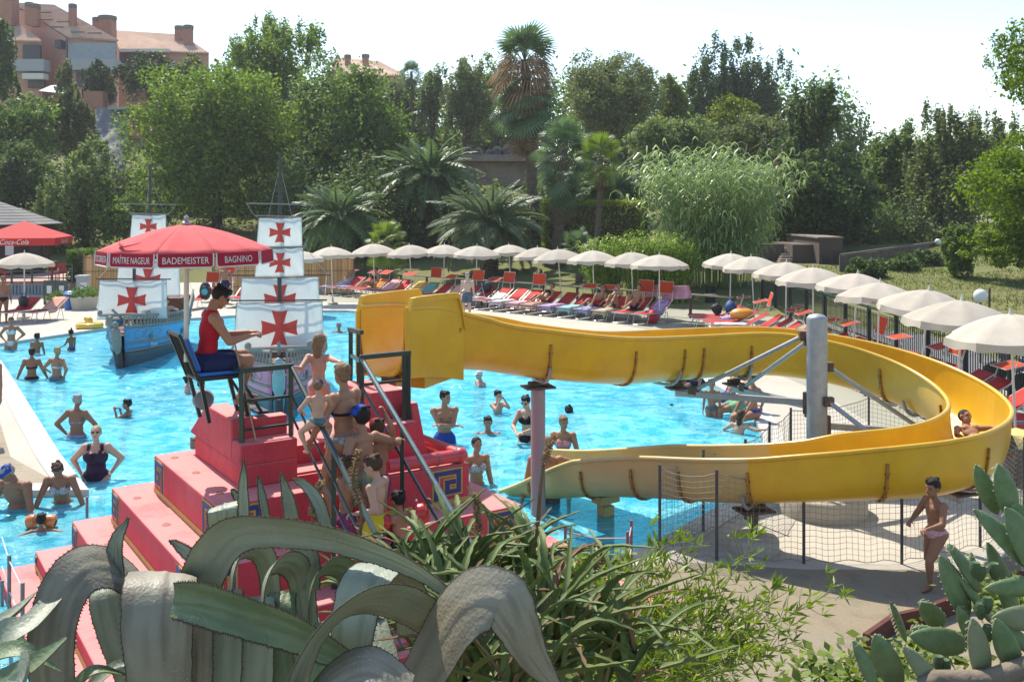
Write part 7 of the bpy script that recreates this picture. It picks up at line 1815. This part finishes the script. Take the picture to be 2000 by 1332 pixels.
        t0 = T + fd * .016 * H_ + sdv * (-.020 * H_ * (1 if sx > 0 else 1)); t1 = t0 + (fd * .8 - sdv * .75 + pn * .25).normalized() * .030 * H_; t2 = t1 + (fd - sdv * .1 + pn * .35).normalized() * .024 * H_
        r = max(.0062 * H_, vox * .62); mb.tube([t0, t1, t2], [r * 1.2, r, r * .85], 7); mb.ell(t2, r * .9, 7, 6)
    # legs
    if legs:
        for sx, ft, kp in ((-1, fl, kl), (1, fr, kr)):
            Hj = pv((sx * .050, 0, -.02)); An = sc(ft) + Vector((0, 0, .025 * H_)); Kn, An = ik(Hj, An, .245 * H_, .245 * H_, kp)
            cap_(Hj, Kn, (.053 if not female else .056) * lf, .031 * lf, 'thigh', 14, (1, 1.06, 1.04, 1)); cap_(Kn, An, .0315 * lf, .019, 'shin', 12, (1, 1.2, .98, 1))
            kd = Vector(kp); fdir = Vector((kd.x * .3, max(.2, abs(kd.y)), 0)).normalized() if kd.z > -.5 else Vector((0, .6, -.8)).normalized()
            toe = An + fdir * .085 * H_ - Vector((0, 0, .028 * H_)); mb.tube([An - fdir * .025 * H_ - Vector((0, 0, .018 * H_)), An + fdir * .03 * H_ - Vector((0, 0, .012 * H_)), toe, toe + fdir * .02 * H_], [H_ * k for k in (.018, .022, .018, .010)], 10); mb.ell(An - fdir * .022 * H_ - Vector((0, 0, .014 * H_)), H_ * .018, 8, 6); bone(An, toe, .02, .02, 'foot')
    tmp = mb.obj('body', SK[sk], None); md = tmp.modifiers.new('r', 'REMESH'); md.mode = 'VOXEL'; md.voxel_size = vox; md.use_smooth_shade = True
    sm = tmp.modifiers.new('s', 'SMOOTH'); sm.factor = .5; sm.iterations = 2 if vox > .011 else 3
    # hair, cap, face
    def child_ob(m_, nm, mt, par=root, smooth=True): return m_.obj(nm, mt, par, smooth)
    st, hcol = hair
    parts = []
    if st != 'bald' or cap:
        hm = MB()
        if cap:
            cm = MB(); prof_ = [(.056 * math.cos(a), .046 * math.sin(a)) for a in np.linspace(0, math.pi / 2, 7)]
            n_ = 18; vs_ = []
            for r, z in prof_: vs_ += [hd((.90 * r * math.cos(a), r * 1.06 * math.sin(a) - .004, .022 + z * 1.15)) for a in np.linspace(0, 2 * math.pi, n_, endpoint=False)]
            cm.add(vs_, [(i * n_ + k, i * n_ + (k + 1) % n_, (i + 1) * n_ + (k + 1) % n_, (i + 1) * n_ + k) for i in range(6) for k in range(n_)])
            c_ = child_ob(cm, 'cap', CL[cap]); vm = MB(); vr = [(-.034, .046, .026), (-.024, .088, .018), (0, .098, .017), (.024, .088, .018), (.034, .046, .026)]
            vm.add([hd(v) for v in vr] + [hd((v[0], v[1], v[2] - .006)) for v in vr], [(0, 1, 2, 3, 4), (9, 8, 7, 6, 5)] + [(i, i + 5, (i + 1) % 5 + 5, (i + 1) % 5) for i in range(5)]); child_ob(vm, 'visor', CL[cap], c_, False)
            MB().ell(hd((0, -.004, .078)), .006 * H_, 8, 6).obj('button', CL[cap], c_)
        if st != 'bald':
            hm.ell(hd((0, -.012, .018)), hr3(.0485, .0555, .054), 18, 12, E3(Rh))
            if st != 'thin': hm.ell(hd((0, .016, .046)), hr3(.038, .034, .022), 14, 9, E3(Rh))
            if st in ('long', 'pony'): hm.ell(hd((0, -.040, -.022)), hr3(.046, .026, .058), 14, 10, E3(Rh)); hm.ell(hd((.006, -.046, -.07)), hr3(.036, .02, .05), 12, 9, E3(Rh))
            if st == 'bun': hm.ell(hd((0, -.062, .036)), hr3(.026, .022, .026), 12, 9, E3(Rh)); hm.ell(hd((0, -.03, -.02)), hr3(.036, .028, .03), 12, 9, E3(Rh))
            if st == 'topknot': hm.ell(hd((0, -.02, .085)), hr3(.018, .018, .024), 10, 8, E3(Rh))
            if st == 'short':
                for k in range(16):
                    a = k * 2.4; hm.ell(hd((.040 * math.cos(a) * (.4 + .6 * (k % 3) / 2), -.008 + .042 * math.sin(a) * (.5 + .5 * (k % 2)), .052 + .010 * ((k * 5) % 4) / 4)), hr3(.013, .014, .012), 8, 6, E3(Rh))
            if cap:
                hm.v = [tuple(v) for v in hm.v]
            child_ob(hm, 'hair', HA[hcol])
    if face:
        for sx in (-1, 1):
            if glasses: MB().ell(hd((sx * .019, .047, .006)), hr3(.016, .006, .011), 10, 7, E3(Rh)).obj('lens', M_lens, root, True)
            else: MB().ell(hd((sx * .018, .0455, .006)), hr3(.0075, .005, .0048), 8, 6, E3(Rh)).obj('eye', M_eye, root, True)
        if glasses: MB().tube([hd((-.047, 0, .008)), hd((-.034, .044, .010)), hd((.034, .044, .010)), hd((.047, 0, .008))], .0022 * H_, 5).obj('glasses_frame', M_lens, root)
        MB().ell(hd((0, .0545, -.036)), hr3(.013, .003, .0035), 8, 6, E3(Rh)).obj('mouth', M_lip, root, True)
    QUEUE.append(dict(root=root, tmp=tmp, bones=bones, hip=hipc, Rl=Rl, Rp=Rp, H=H_, wear=wear, sk=sk, female=female, fw=fw))
    return root
def finish_people():
    dg = bpy.context.evaluated_depsgraph_get()
    for q in QUEUE:
        me = bpy.data.meshes.new_from_object(q['tmp'].evaluated_get(dg)); me.name = 'body'
        me.materials.clear(); me.materials.append(SK[q['sk']])
        old = q['tmp'].data; bpy.data.objects.remove(q['tmp']); bpy.data.meshes.remove(old)
        body = link('body', me, q['root']); n = len(me.vertices)
        co = np.empty(n * 3, np.float32); me.vertices.foreach_get('co', co); co = co.reshape(-1, 3); no = np.empty(n * 3, np.float32); me.vertices.foreach_get('normal', no); no = no.reshape(-1, 3)
        me.polygons.foreach_set('use_smooth', np.ones(len(me.polygons), bool))
        if not q['wear']: continue
        best = np.full(n, 1e9); bi = np.zeros(n, int); bt = np.zeros(n)
        names = [b[4] for b in q['bones']]
        for i, (a, b, ra, rb, nm) in enumerate(q['bones']):
            a = np.array(a); d = np.array(b) - a; L2 = max(1e-9, float(d @ d)); t = np.clip(((co - a) @ d) / L2, 0, 1); ds = np.linalg.norm(co - (a + t[:, None] * d), axis=1) - (ra + (rb - ra) * t)
            m = ds < best; best[m] = ds[m]; bi[m] = i; bt[m] = t[m]
        nm = np.array(names)[bi]; H_ = q['H']; hp = np.array(q['hip']); cv = (co - hp) @ np.array(q['Rl']) / H_; pv = (co - hp) @ np.array(q['Rp']) / H_
        trunk_ = np.isin(nm, ('pelvis', 'waist', 'chest', 'yoke')); low = np.isin(nm, ('pelvis', 'thigh', 'waist'))
        arm = np.isin(nm, ('uparm', 'forearm', 'hand', 'head'))
        for kind, col in q['wear']:
            if kind == 'trunks': m = low & (pv[:, 2] < .042) & ~((nm == 'thigh') & (bt > .50)); off = .010
            elif kind == 'shorts': m = low & (pv[:, 2] < .042) & ~((nm == 'thigh') & (bt > .72)); off = .012
            elif kind == 'briefs': m = low & (pv[:, 2] < .030) & (pv[:, 2] > -.075 + .85 * np.abs(pv[:, 0])) & ~((nm == 'thigh') & (bt > .22)); off = .006
            elif kind == 'bikini_top':
                z, x, y = cv[:, 2], np.abs(cv[:, 0]), cv[:, 1]; cup = (y > .01) & (z > .155) & (z < .155 + .085 - .9 * np.abs(x - .042)) & (x < .095); band = (z > .158) & (z < .170)
                m = trunk_ & (cup | band) & ~arm; off = .005
            elif kind == 'bandeau': m = trunk_ & (cv[:, 2] > .155) & (cv[:, 2] < .215) & ~arm; off = .006
            elif kind == 'one_piece':
                z, x, y = cv[:, 2], np.abs(cv[:, 0]), cv[:, 1]; strap_ = (x > .045) & (x < .072) & (z < .325); bodyz = (z < np.where(y > 0, .225, .17)) & (pv[:, 2] > -.075 + .85 * np.abs(pv[:, 0]))
                m = (trunk_ | (nm == 'thigh') & (bt < .2)) & (bodyz | (strap_ & (z > .15))) & ~arm; off = .006
            elif kind == 'tank':
                z, x = cv[:, 2], np.abs(cv[:, 0]); m = trunk_ & (pv[:, 2] > -.03) & (z < .30) & (x < .098) | ((nm == 'neck') & (z < .292)); off = .012
            fl = np.zeros(len(me.loops), np.int32); me.loops.foreach_get('vertex_index', fl)
            ls = np.zeros(len(me.polygons), np.int32); lt = ls.copy(); me.polygons.foreach_get('loop_start', ls); me.polygons.foreach_get('loop_total', lt)
            quads = lt == 4; F = fl[ls[quads][:, None] + np.arange(4)]; keep = m[F].sum(1) >= 2; F = F[keep]
            if not len(F): continue
            u, inv = np.unique(F, return_inverse=True); V = co[u] + no[u] * (off * (.6 if H_ < 1.3 else 1) + (.004 if kind in ('trunks', 'shorts') else 0)); o = link({'trunks': 'swim_shorts', 'shorts': 'swim_shorts', 'briefs': 'swim_briefs', 'bandeau': 'bikini_top', 'one_piece': 'swimsuit', 'tank': 'tank_top'}.get(kind, kind), np_mesh(kind, V, inv.reshape(-1, 4), CL[col], True), q['root'])
            s_ = o.modifiers.new('cloth', 'SOLIDIFY'); s_.thickness = .004; s_.offset = -1
# on the stair
def step_z(v): return 1.6 if v < SV0 else max(.05, 1.6 - .2 * (int((v - SV0) / .333) + 1))
def on_stair(x, ytop, h):
    best = None
    for Y in np.arange(7.6, 10.8, .02):
        p = P(x, ytop, Y); u = p.x * UU.x + p.y * UU.y; v = p.x * VV.x + p.y * VV.y; e = abs(p.z - h - step_z(v))
        if best is None or e < best[0]: best = (e, Vector((p.x, p.y, step_z(v))))
    return best[1]
def loc_(pos, rz, h, p):     # world point -> local pose coordinates
    d = Matrix.Rotation(-rz, 3, 'Z') @ (Vector(p) - Vector(pos)); return tuple(d / h)
NV = .0095
UPST = R(-34)   # facing up the stair direction (-VV)
rzs = math.atan2(-VV.y, -VV.x) - R(90)
HIPS = dict(hl=(-.105, .02, .565), hr=(.105, .02, .565), el=(-1, -.5, 0), er=(1, -.5, 0))
# 1 lifeguard
lh = 1.68; lp_ = Vector((LG.x - .07, LG.y - .04, 2.51 + .10 - .52 * lh)); lrz = R(-62)
person('young lifeguard in red sleeveless top and navy shorts sitting on the tall chair', lp_, lrz, lh, 'tan', ('short', 'black'), (('tank', 'red'), ('shorts', 'navy')), lean=7, head=(4, 26), glasses=True,
       hl=(-.06, .27, .665), hr=(.05, .25, .655), el=(-.6, -1, -.6), er=(.6, -1, -.6), fl=(-.05, .225, .26), fr=(.06, .19, .25), kl=(-.1, 1, .6), kr=(.1, 1, .6), vox=NV, curl=.55)
t = thing('wooden_stick', 'thin wooden stick held upright in the hands of the lifeguard', 'stick'); MB().tube([P(458, 668, 9.95), P(500, 860, 9.75)], .009, 7).obj('shaft', mat('pale_wood_stick', (.34, .22, .12), .7), t); MB().ell(P(458, 667, 9.95), .012, 8, 6).obj('tip', M_wpost, t)
# 2 girl at the top
gp = P(622, 655, 10.85); gp.z = 1.6; gh = P(622, 655, 10.85).z - 1.6; grz = R(-6)
person('small girl with long light hair on the top landing, arms spread to both rails', gp, grz, gh, 'fair', ('long', 'light'), (('briefs', 'floral'),), True, child=True, head=(-6, 10), hl=loc_(gp, grz, gh, P(572, 716, 10.55)), hr=loc_(gp, grz, gh, P(662, 706, 10.5)), el=(-.2, -.6, -1), er=(.2, -.6, -1), vox=NV, curl=.9)
# 3 woman with baby
wp_ = on_stair(672, 712, 1.64); wrz = rzs + R(24)
person('woman with hair bun and black halter bikini carrying a toddler', wp_, wrz, 1.64, 'tan', ('bun', 'light'), (('bikini_top', 'black'), ('briefs', 'pattern')), True, 1.08, head=(-14, 6), hl=(-.17, .10, .55), el=(-1, -.5, -.3), hr=(.15, .12, .50), vox=NV, curl=.8)
bq = P(621, 748, 9.42); bh = .80
person('toddler in navy cap held on the arm of the woman on the stair', (bq.x, bq.y, bq.z - bh * .97), wrz + R(-35), bh, 'fair', ('thin', 'light'), (('briefs', 'teal'),), child=True, cap='navy', head=(-20, -5), hl=(-.16, .12, .60), hr=(.18, .22, .60), el=(-1, -1, 0), er=(1, -1, -.5), fl=(-.12, .06, .12), fr=(.12, .12, .14), kl=(-.8, 1, 0), kr=(.8, 1, 0), vox=.008, curl=.4)
# 5 boy in blue cap
p_ = on_stair(708, 797, 1.40); r_z = rzs + R(14)
person('boy in bright blue cap and lime shorts on the stair, hand on the right rail', p_, r_z, 1.40, 'tan', ('short', 'black'), (('shorts', 'lime'),), child=True, cap='royal', head=(0, 5), hr=loc_(p_, r_z, 1.40, P(778, 858, p_.y - .05)), er=(1, -.8, -.4), hl=loc_(p_, r_z, 1.40, P(660, 895, p_.y - .1)), vox=NV, curl=.9)
p_ = on_stair(738, 822, 1.22); r_z = rzs + R(-10)
person('boy in maroon cap half hidden behind the blue cap boy, holding the right rail', p_, r_z, 1.22, 'tan', ('short', 'brown'), (('shorts', 'redblue'),), child=True, cap='maroon', head=(0, 10), hr=loc_(p_, r_z, 1.22, P(752, 806, p_.y - .05)), er=(1, -.8, -.4), vox=NV, curl=.9)
p_ = on_stair(676, 893, 1.18); r_z = R(-60)
person('boy in red and blue shorts on the stair with a hand at his mouth', p_, r_z, 1.18, 'tan', ('short', 'brown'), (('shorts', 'redblue'),), child=True, head=(-20, 12), hr=(.04, .13, .80), er=(.6, -.2, -1), hl=(-.05, .16, .62), el=(-.8, -.4, -.6), vox=NV, curl=.8)
p_ = on_stair(736, 895, 1.22); r_z = R(70)
person('boy in yellow trunks facing left on the stair, hand on the left rail', p_, r_z, 1.22, 'fair', ('short', 'brown'), (('shorts', 'yellow'),), child=True, head=(5, 14), hl=loc_(p_, r_z, 1.22, P(694, 1003, p_.y - .25)), el=(-.3, -.5, -1), vox=NV, curl=.9)
p_ = on_stair(781, 962, 1.05); r_z = rzs + R(22)
person('small dark haired boy with red inflatable armbands on the lowest stair', p_, r_z, 1.05, 'tan', ('short', 'black'), (('shorts', 'black'),), child=True, head=(-8, 8), hl=loc_(p_, r_z, 1.05, P(700, 1022, p_.y - .1)), hr=loc_(p_, r_z, 1.05, P(838, 985, p_.y + .05)), el=(-.4, -.6, -1), er=(.5, -.6, -1), vox=NV, curl=.9)
M_arm = mat('red_vinyl', (.60, .03, .025), .25, .5, coat=.5, trans=.25); M_armo = mat('orange_vinyl_band', (.58, .16, .02), .3, .5, coat=.4)
def armband(q, lb, m, s=1.0, ax=(0, 0, 1)):
    t = thing('armband', lb, 'armband', q); d = Vector(ax).normalized(); rm = d.to_track_quat('Z', 'Y').to_matrix().to_4x4()
    pr = [(.045, -.07), (.085, -.05), (.098, 0), (.085, .05), (.045, .07)]; mb = MB(); mb.lathe([(r * s, z * s) for r, z in pr], 14, cap=False); mb.v = [tuple(rm @ Vector(v)) for v in mb.v]; mb.obj('band', m, t, True); MB().ell(d.orthogonal() * .098 * s, .012 * s, 8, 6).obj('valve', M_pipw, t)
armband(P(822, 1003, p_.y - .05), 'red inflatable armband on the right arm of the lowest stair boy', M_arm, 1.05, (1, .2, .35)); armband(P(750, 1021, p_.y - .12), 'clear red inflatable armband on the left arm of the lowest stair boy', M_arm, .9, (-1, -.1, .2))
# 10 running boy
bp0 = G(1826, 1149); brz = R(116)
person('boy in patterned swim briefs running left past the safety net', bp0, brz, 1.2, 'brown', ('short', 'black'), (('briefs', 'floral'),), fat=1.12, child=True, lean=3, head=(14, 2), hl=(-.12, .24, .61), hr=(.14, .15, .60), el=(-.9, -1, -.4), er=(.8, -1, -.3), hip=(0, -.01, .515), fl=(-.03, .10, .02), fr=(.07, -.24, .18), kl=(-.05, 1, 0), kr=(.05, 1, .0), vox=NV, curl=1.1, twist=-10)
# 11 boy in the slide
sb = Vector((6.25, 13.25, 0)); q_ = near_i(6.25, 13.0, 90); zb_ = PATH[q_][2] - PATH[q_][3]
person('smiling wet boy sliding down in the right hand loop of the yellow slide', (6.22, 12.95, zb_ + .06 - .52 * 1.25), R(183), 1.25, 'tan', ('thin', 'black'), (('trunks', 'blue'),), child=True, lean=-66, head=(25, 40), hip=(0, 0, .52), hl=(-.20, -.02, .68), hr=(.19, .05, .60), fl=(-.05, .44, .51), fr=(.06, .45, .51), kl=(-.1, 0, 1), kr=(.1, 0, 1), vox=.011)

# ---- bathers: waterline row yw, head top row yt
def wade(label, x, yw, yt, h, rz, sk='tan', hair=('short', 'brown'), wear=(), vox=.015, **k):
    g = G(x, yw, WATER_Z); vis = (yw - yt) * g.y / CF; g.z = WATER_Z - (h - vis)
    if h - vis > 1.02: k.setdefault('fl', (-.06, -.1, max(.02, (h - vis - 1.0) / h))); k.setdefault('fr', (.06, -.08, max(.02, (h - vis - 1.0) / h)))
    return person(label, g, R(rz), h, sk, hair, wear, vox=vox, **k)
BRI, TOP = 'briefs', 'bikini_top'
wade('woman in white bikini, hands on hips, in the shallow far left corner', 22, 682, 617, 1.64, 190, 'tan', ('bun', 'brown'), ((TOP, 'white'), (BRI, 'white')), female=True, head=(10, 5), **HIPS)
wade('boy seen from behind in the shallow water at the far left', 72, 692, 652, 1.25, 5, 'brown', ('short', 'black'), (('trunks', 'white'),), child=True, hr=(.2, -.02, .45))
wade('dark haired woman in black bikini wading with arms held out, back turned', 62, 740, 677, 1.62, 8, 'brown', ('bun', 'black'), ((TOP, 'black'), (BRI, 'black')), female=True, hl=(-.24, .04, .46), hr=(.24, .04, .46))
wade('blond older woman in pale bikini wading beside the dark haired woman', 111, 742, 676, 1.62, -12, 'tan', ('short', 'blond'), ((TOP, 'white'), (BRI, 'teal')), female=True, fat=1.08, hl=(-.24, .12, .60), hr=(.13, .0, .55), er=(1, -.6, 0))
wade('small child with topknot in the far left pool near the steps', 139, 684, 645, 1.1, 70, 'brown', ('topknot', 'black'), ((BRI, 'blue'),), child=True, hl=(-.1, .2, .58))
wade('broad woman in patterned bikini seen from behind, hand on hip, left of the pool', 150, 853, 768, 1.66, -8, 'brown', ('short', 'grey'), ((TOP, 'blueflor'), (BRI, 'blueflor')), female=True, fat=1.12, vox=.013, hl=(-.13, .0, .55), el=(-1, -.5, 0), hr=(.17, .12, .60), er=(1, -.6, -.4))
wade('large woman in black swimsuit and sunglasses, hands on hips', 188, 936, 828, 1.68, 188, 'fair', ('thin', 'blond'), (('one_piece', 'plum'),), female=True, fat=1.28, vox=.012, glasses=True, head=(5, -12), hl=(-.135, .0, .55), hr=(.135, .0, .55), el=(-1, -.4, 0), er=(1, -.4, 0))
wade('dark boy in the sunlit water with his hands raised to his face', 250, 813, 781, 1.2, 95, 'brown', ('short', 'black'), (), child=True, hl=(-.04, .2, .83), hr=(.05, .14, .80), el=(-.4, 0, -1), er=(.4, 0, -1), vox=.013)
wade('heavy man in blue cap and lime green shorts bending at the left pool edge', 42, 987, 887, 1.74, 168, 'brown', ('short', 'grey'), (('shorts', 'green'),), fat=1.22, lean=18, head=(-25, 15), cap='blue', vox=.012, hl=(-.25, .18, .42), hr=(.25, .20, .42), el=(-1, -.3, 0), er=(1, -.3, 0))
wade('woman in patterned bikini bending beside the man in the blue cap', 122, 980, 880, 1.64, 190, 'brown', ('short', 'brown'), ((TOP, 'pattern'), (BRI, 'teal')), female=True, lean=20, head=(10, 20), vox=.012, hl=(-.24, .12, .44), hr=(.22, .16, .44), el=(-1, -.3, 0), er=(1, -.3, 0))
wade('small child swimming with orange armbands near the red platform', 80, 1037, 1005, 1.0, 20, 'brown', ('short', 'black'), (), child=True, hl=(-.24, .05, .74), hr=(.24, .05, .74), el=(-1, -1, 0), er=(1, -1, 0), vox=.012)
g_ = G(62, 1030, -.08); armband(g_ + Vector((0, 0, .08)), 'orange armband on the left arm of the swimming child', M_armo, 1.0, (1, 0, .2)); g_ = G(99, 1030, -.08); armband(g_ + Vector((0, 0, .08)), 'orange armband on the right arm of the swimming child', M_armo, 1.0, (1, 0, -.2))
wade('girl with tied hair in the water left of the lifeguard chair', 366, 767, 735, 1.15, -60, 'fair', ('bun', 'black'), (('one_piece', 'pink'),), True and .014, child=True, female=True)
wade('child in the water under the lifeguard chair', 392, 781, 744, 1.2, -30, 'tan', ('short', 'brown'), (), child=True, vox=.013)
wade('man swimming upright beyond the pink galleon', 662, 649, 628, 1.75, 185, 'tan', ('short', 'grey'), (), hl=(-.25, .15, .72), hr=(.25, .15, .72))
wade('bather in white cap left of the pink pole, half turned', 938, 753, 722, 1.5, 120, 'fair', ('bald', 'brown'), (), cap='white')
wade('man in blue shorts standing with his arms crossed', 868, 864, 760, 1.78, 195, 'tan', ('short', 'black'), (('shorts', 'blue'),), vox=.011, head=(40, 0), hl=(.07, .13, .67), hr=(-.07, .15, .66), el=(-1, -.1, -.6), er=(1, -.1, -.6))
wade('boy adjusting his goggles in the middle of the pool', 972, 806, 764, 1.25, 215, 'fair', ('short', 'black'), (), child=True, hl=(-.05, .13, .87), hr=(.06, .13, .86), el=(-.5, .5, -1), er=(.5, .5, -1), vox=.013)
wade('man crouching in the water up to his shoulders, facing the camera', 953, 846, 810, 1.75, 180, 'tan', ('short', 'black'), (), hl=(-.28, .18, .72), hr=(.28, .18, .72), vox=.013)
wade('woman in black bikini half hidden behind the pink pole', 1030, 862, 768, 1.66, 150, 'fair', ('short', 'black'), ((TOP, 'black'), (BRI, 'black')), female=True, glasses=True, vox=.012, head=(0, 20), hl=(-.06, .2, .62), hr=(.03, .2, .62), el=(-1, -.3, -.6), er=(1, -.3, -.6))
wade('man swimming towards the camera right of the pink pole', 1112, 804, 780, 1.75, 168, 'brown', ('short', 'black'), (), lean=50, hl=(-.25, .1, .6), hr=(.25, .1, .6), vox=.013, hip=(0, -.3, .62), fl=(-.06, -.75, .5), fr=(.06, -.75, .5))
wade('woman in black and white bikini standing beside the red lower tier', 930, 945, 850, 1.66, 205, 'tan', ('thin', 'black'), ((TOP, 'pattern'), (BRI, 'pattern')), female=True, vox=.011, hr=(.18, .16, .47), hl=(-.15, .06, .45))
wade('young woman in pink bandeau bikini, hands held at her waist', 1100, 895, 808, 1.66, 172, 'tan', ('bun', 'light'), (('bandeau', 'pink'), (BRI, 'pink')), female=True, vox=.011, head=(25, 5), hl=(-.03, .15, .63), hr=(.05, .15, .62), el=(-1, -.3, -.6), er=(1, -.3, -.6))
mg = G(1068, 985, WATER_Z)
wade('bald tanned man in grey shorts standing by the pink pole, hand on the slide rim', 1066, 978, 846, 1.78, 176, 'tan', ('thin', 'grey'), (('shorts', 'grey'),), fat=1.1, vox=.011, head=(-8, 5), hl=(.30 * -1, .02, .64), el=(-1, -.6, -.4), hr=(.20, .05, .42))
wade('bald man in the water beside the right block of the platform', 805, 838, 820, 1.7, 185, 'fair', ('thin', 'light'), (), vox=.013)
wade('head of a bather just showing left of the platform', 383, 872, 850, 1.7, 150, 'tan', ('short', 'light'), (), vox=.014)
# group on the right pool edge
def sit(label, x, y, h, rz, sk, hair, wear, zseat=.03, vox=.014, feet=-.28, **k):
    q = G(x, y, zseat); q.z = zseat + .065 * h - .52 * h + .01; f = (.52 - .05 + feet)
    k.setdefault('fl', (-.06, .24, f)); k.setdefault('fr', (.06, .25, f)); k.setdefault('kl', (-.1, 1, .6)); k.setdefault('kr', (.1, 1, .6))
    return person(label, q, R(rz), h, sk, hair, wear, vox=vox, **k)
sit('pink skinned person sitting with back turned at the far right pool edge', 1328, 752, 1.6, 20, 'pale', ('bald', 'light'), (('trunks', 'navy'),))
sit('dark haired man sitting sideways on the far right pool edge', 1362, 755, 1.75, 100, 'tan', ('short', 'black'), (('trunks', 'navy'),))
wade('child in green briefs standing in shallow water at the right pool edge', 1390, 812, 742, 1.15, 170, 'tan', ('short', 'brown'), ((BRI, 'teal'),), child=True)
sit('woman in blue bikini sitting on the right pool edge', 1470, 815, 1.64, 115, 'tan', ('short', 'brown'), ((TOP, 'royal'), (BRI, 'royal')), female=True, vox=.012, hl=(-.1, .2, .52), hr=(.1, .2, .50))
sit('person in lime trunks leaning back on the right pool edge', 1440, 800, 1.7, 100, 'tan', ('short', 'brown'), (('trunks', 'lime'),), lean=-35, hl=(-.18, -.22, .50), hr=(.18, -.22, .50))
sit('long haired person lying back behind the lime trunks bather', 1425, 782, 1.6, 90, 'tan', ('long', 'brown'), (('trunks', 'blue'),), lean=-20)
wade('kid with wet hair holding the right pool edge, back turned', 1440, 848, 803, 1.25, -40, 'fair', ('long', 'brown'), (), child=True, vox=.012, lean=15, hr=(.34, .2, .74), hl=(-.2, .2, .7))
wade('swimmer with dark hair and pink suit floating under the grey arm', 1316, 792, 776, 1.5, 60, 'fair', ('bun', 'black'), (('one_piece', 'pink'),), female=True, lean=55, hip=(0, -.3, .6), fl=(-.06, -.75, .55), fr=(.06, -.75, .55))
# sunbathers and people on the far deck
def lie(lo, label, h, sk, hair, wear, lean=-50, **k):
    o, q, rz = lo; fw_ = Matrix.Rotation(rz, 3, 'Z') @ Vector((0, 1, 0)); q2 = q + fw_ * .12; q2.z = .42 + .08 * h - .52 * h
    return person(label, q2, rz + math.pi, h, sk, hair, wear, vox=.018, lean=lean, fl=k.pop('fl', (-.06, .46, .50)), fr=k.pop('fr', (.06, .46, .50)), kl=(-.1, .2, 1), kr=(.1, .2, 1), hl=k.pop('hl', (-.16, .06, .53)), hr=k.pop('hr', (.16, .06, .53)), **k)
lie(LOUNG[15], 'woman in black bikini lying on the salmon towel in the far row', 1.62, 'tan', ('short', 'brown'), ((TOP, 'black'), (BRI, 'black')), female=True)
lie(LOUNG[18], 'person with one knee raised lying in the far row beside the aqua towel', 1.66, 'tan', ('short', 'black'), (('trunks', 'red'),), fl=(-.06, .28, .50))
lie(LOUNG[19], 'woman with knees drawn up sitting in the far row', 1.62, 'tan', ('short', 'light'), ((TOP, 'navy'), (BRI, 'navy')), -20, female=True, fl=(-.06, .26, .50), fr=(.06, .27, .50), hl=(-.08, .24, .62), hr=(.08, .24, .62))
lie(LOUNG[20], 'tanned man sitting up with knees bent in the far row, second from right', 1.76, 'tan', ('short', 'brown'), (('trunks', 'navy'),), -28, fr=(.06, .27, .50))
lie(LOUNG[3], 'sunbather with dark glasses sitting up above the slide mouth', 1.66, 'tan', ('short', 'black'), ((TOP, 'black'), (BRI, 'black')), -18, female=True, glasses=True)
q = G(913, 622); person('man standing on the white far deck just behind the slide mouth panel', q, R(170), 1.72, 'pale', ('short', 'grey'), (('shorts', 'grey'),), vox=.018)
q = G(440, 592); person('bare backed sunbather standing before the reed screen', q, R(20), 1.7, 'tan', ('short', 'brown'), (('trunks', 'navy'),), vox=.02, lean=12)
q = G(6, 632); person('tanned bather standing by the loungers at the very left edge', q, R(30), 1.7, 'brown', ('short', 'light'), ((BRI, 'black'),), vox=.018)
q = G(0, 862); person('bather mostly cut off by the left edge on the sandy paving', q - Vector((.22, 0, 0)), R(180), 1.7, 'tan', ('short', 'brown'), ((BRI, 'black'),), vox=.016)
# children on the blue galleon
q = P(325, 672, 27.6); person('bare chested child leaning on the rail of the blue galleon', (q.x, q.y, .35), R(190), 1.2, 'fair', ('short', 'brown'), (('trunks', 'blue'),), child=True, vox=.018, hl=(-.2, .15, .75), hr=(.2, .1, .7))
finish_people()

# ------------------------------------------------------------------ summer haze
M_haze = bpy.data.materials.new('haze'); M_haze.use_nodes = True
N = M_haze.node_tree.nodes; N.remove(N['Principled BSDF']); pvn = N.new('ShaderNodeVolumePrincipled')
pvn.inputs['Color'].default_value = (.93, .96, 1, 1); pvn.inputs['Density'].default_value = HAZE; pvn.inputs['Anisotropy'].default_value = .3
M_haze.node_tree.links.new(pvn.outputs[0], N['Material Output'].inputs['Volume'])
h_ = MB().box((0, 380, 15), (1000, 1060, 44)).obj('haze', M_haze); tag(h_, kind='stuff')
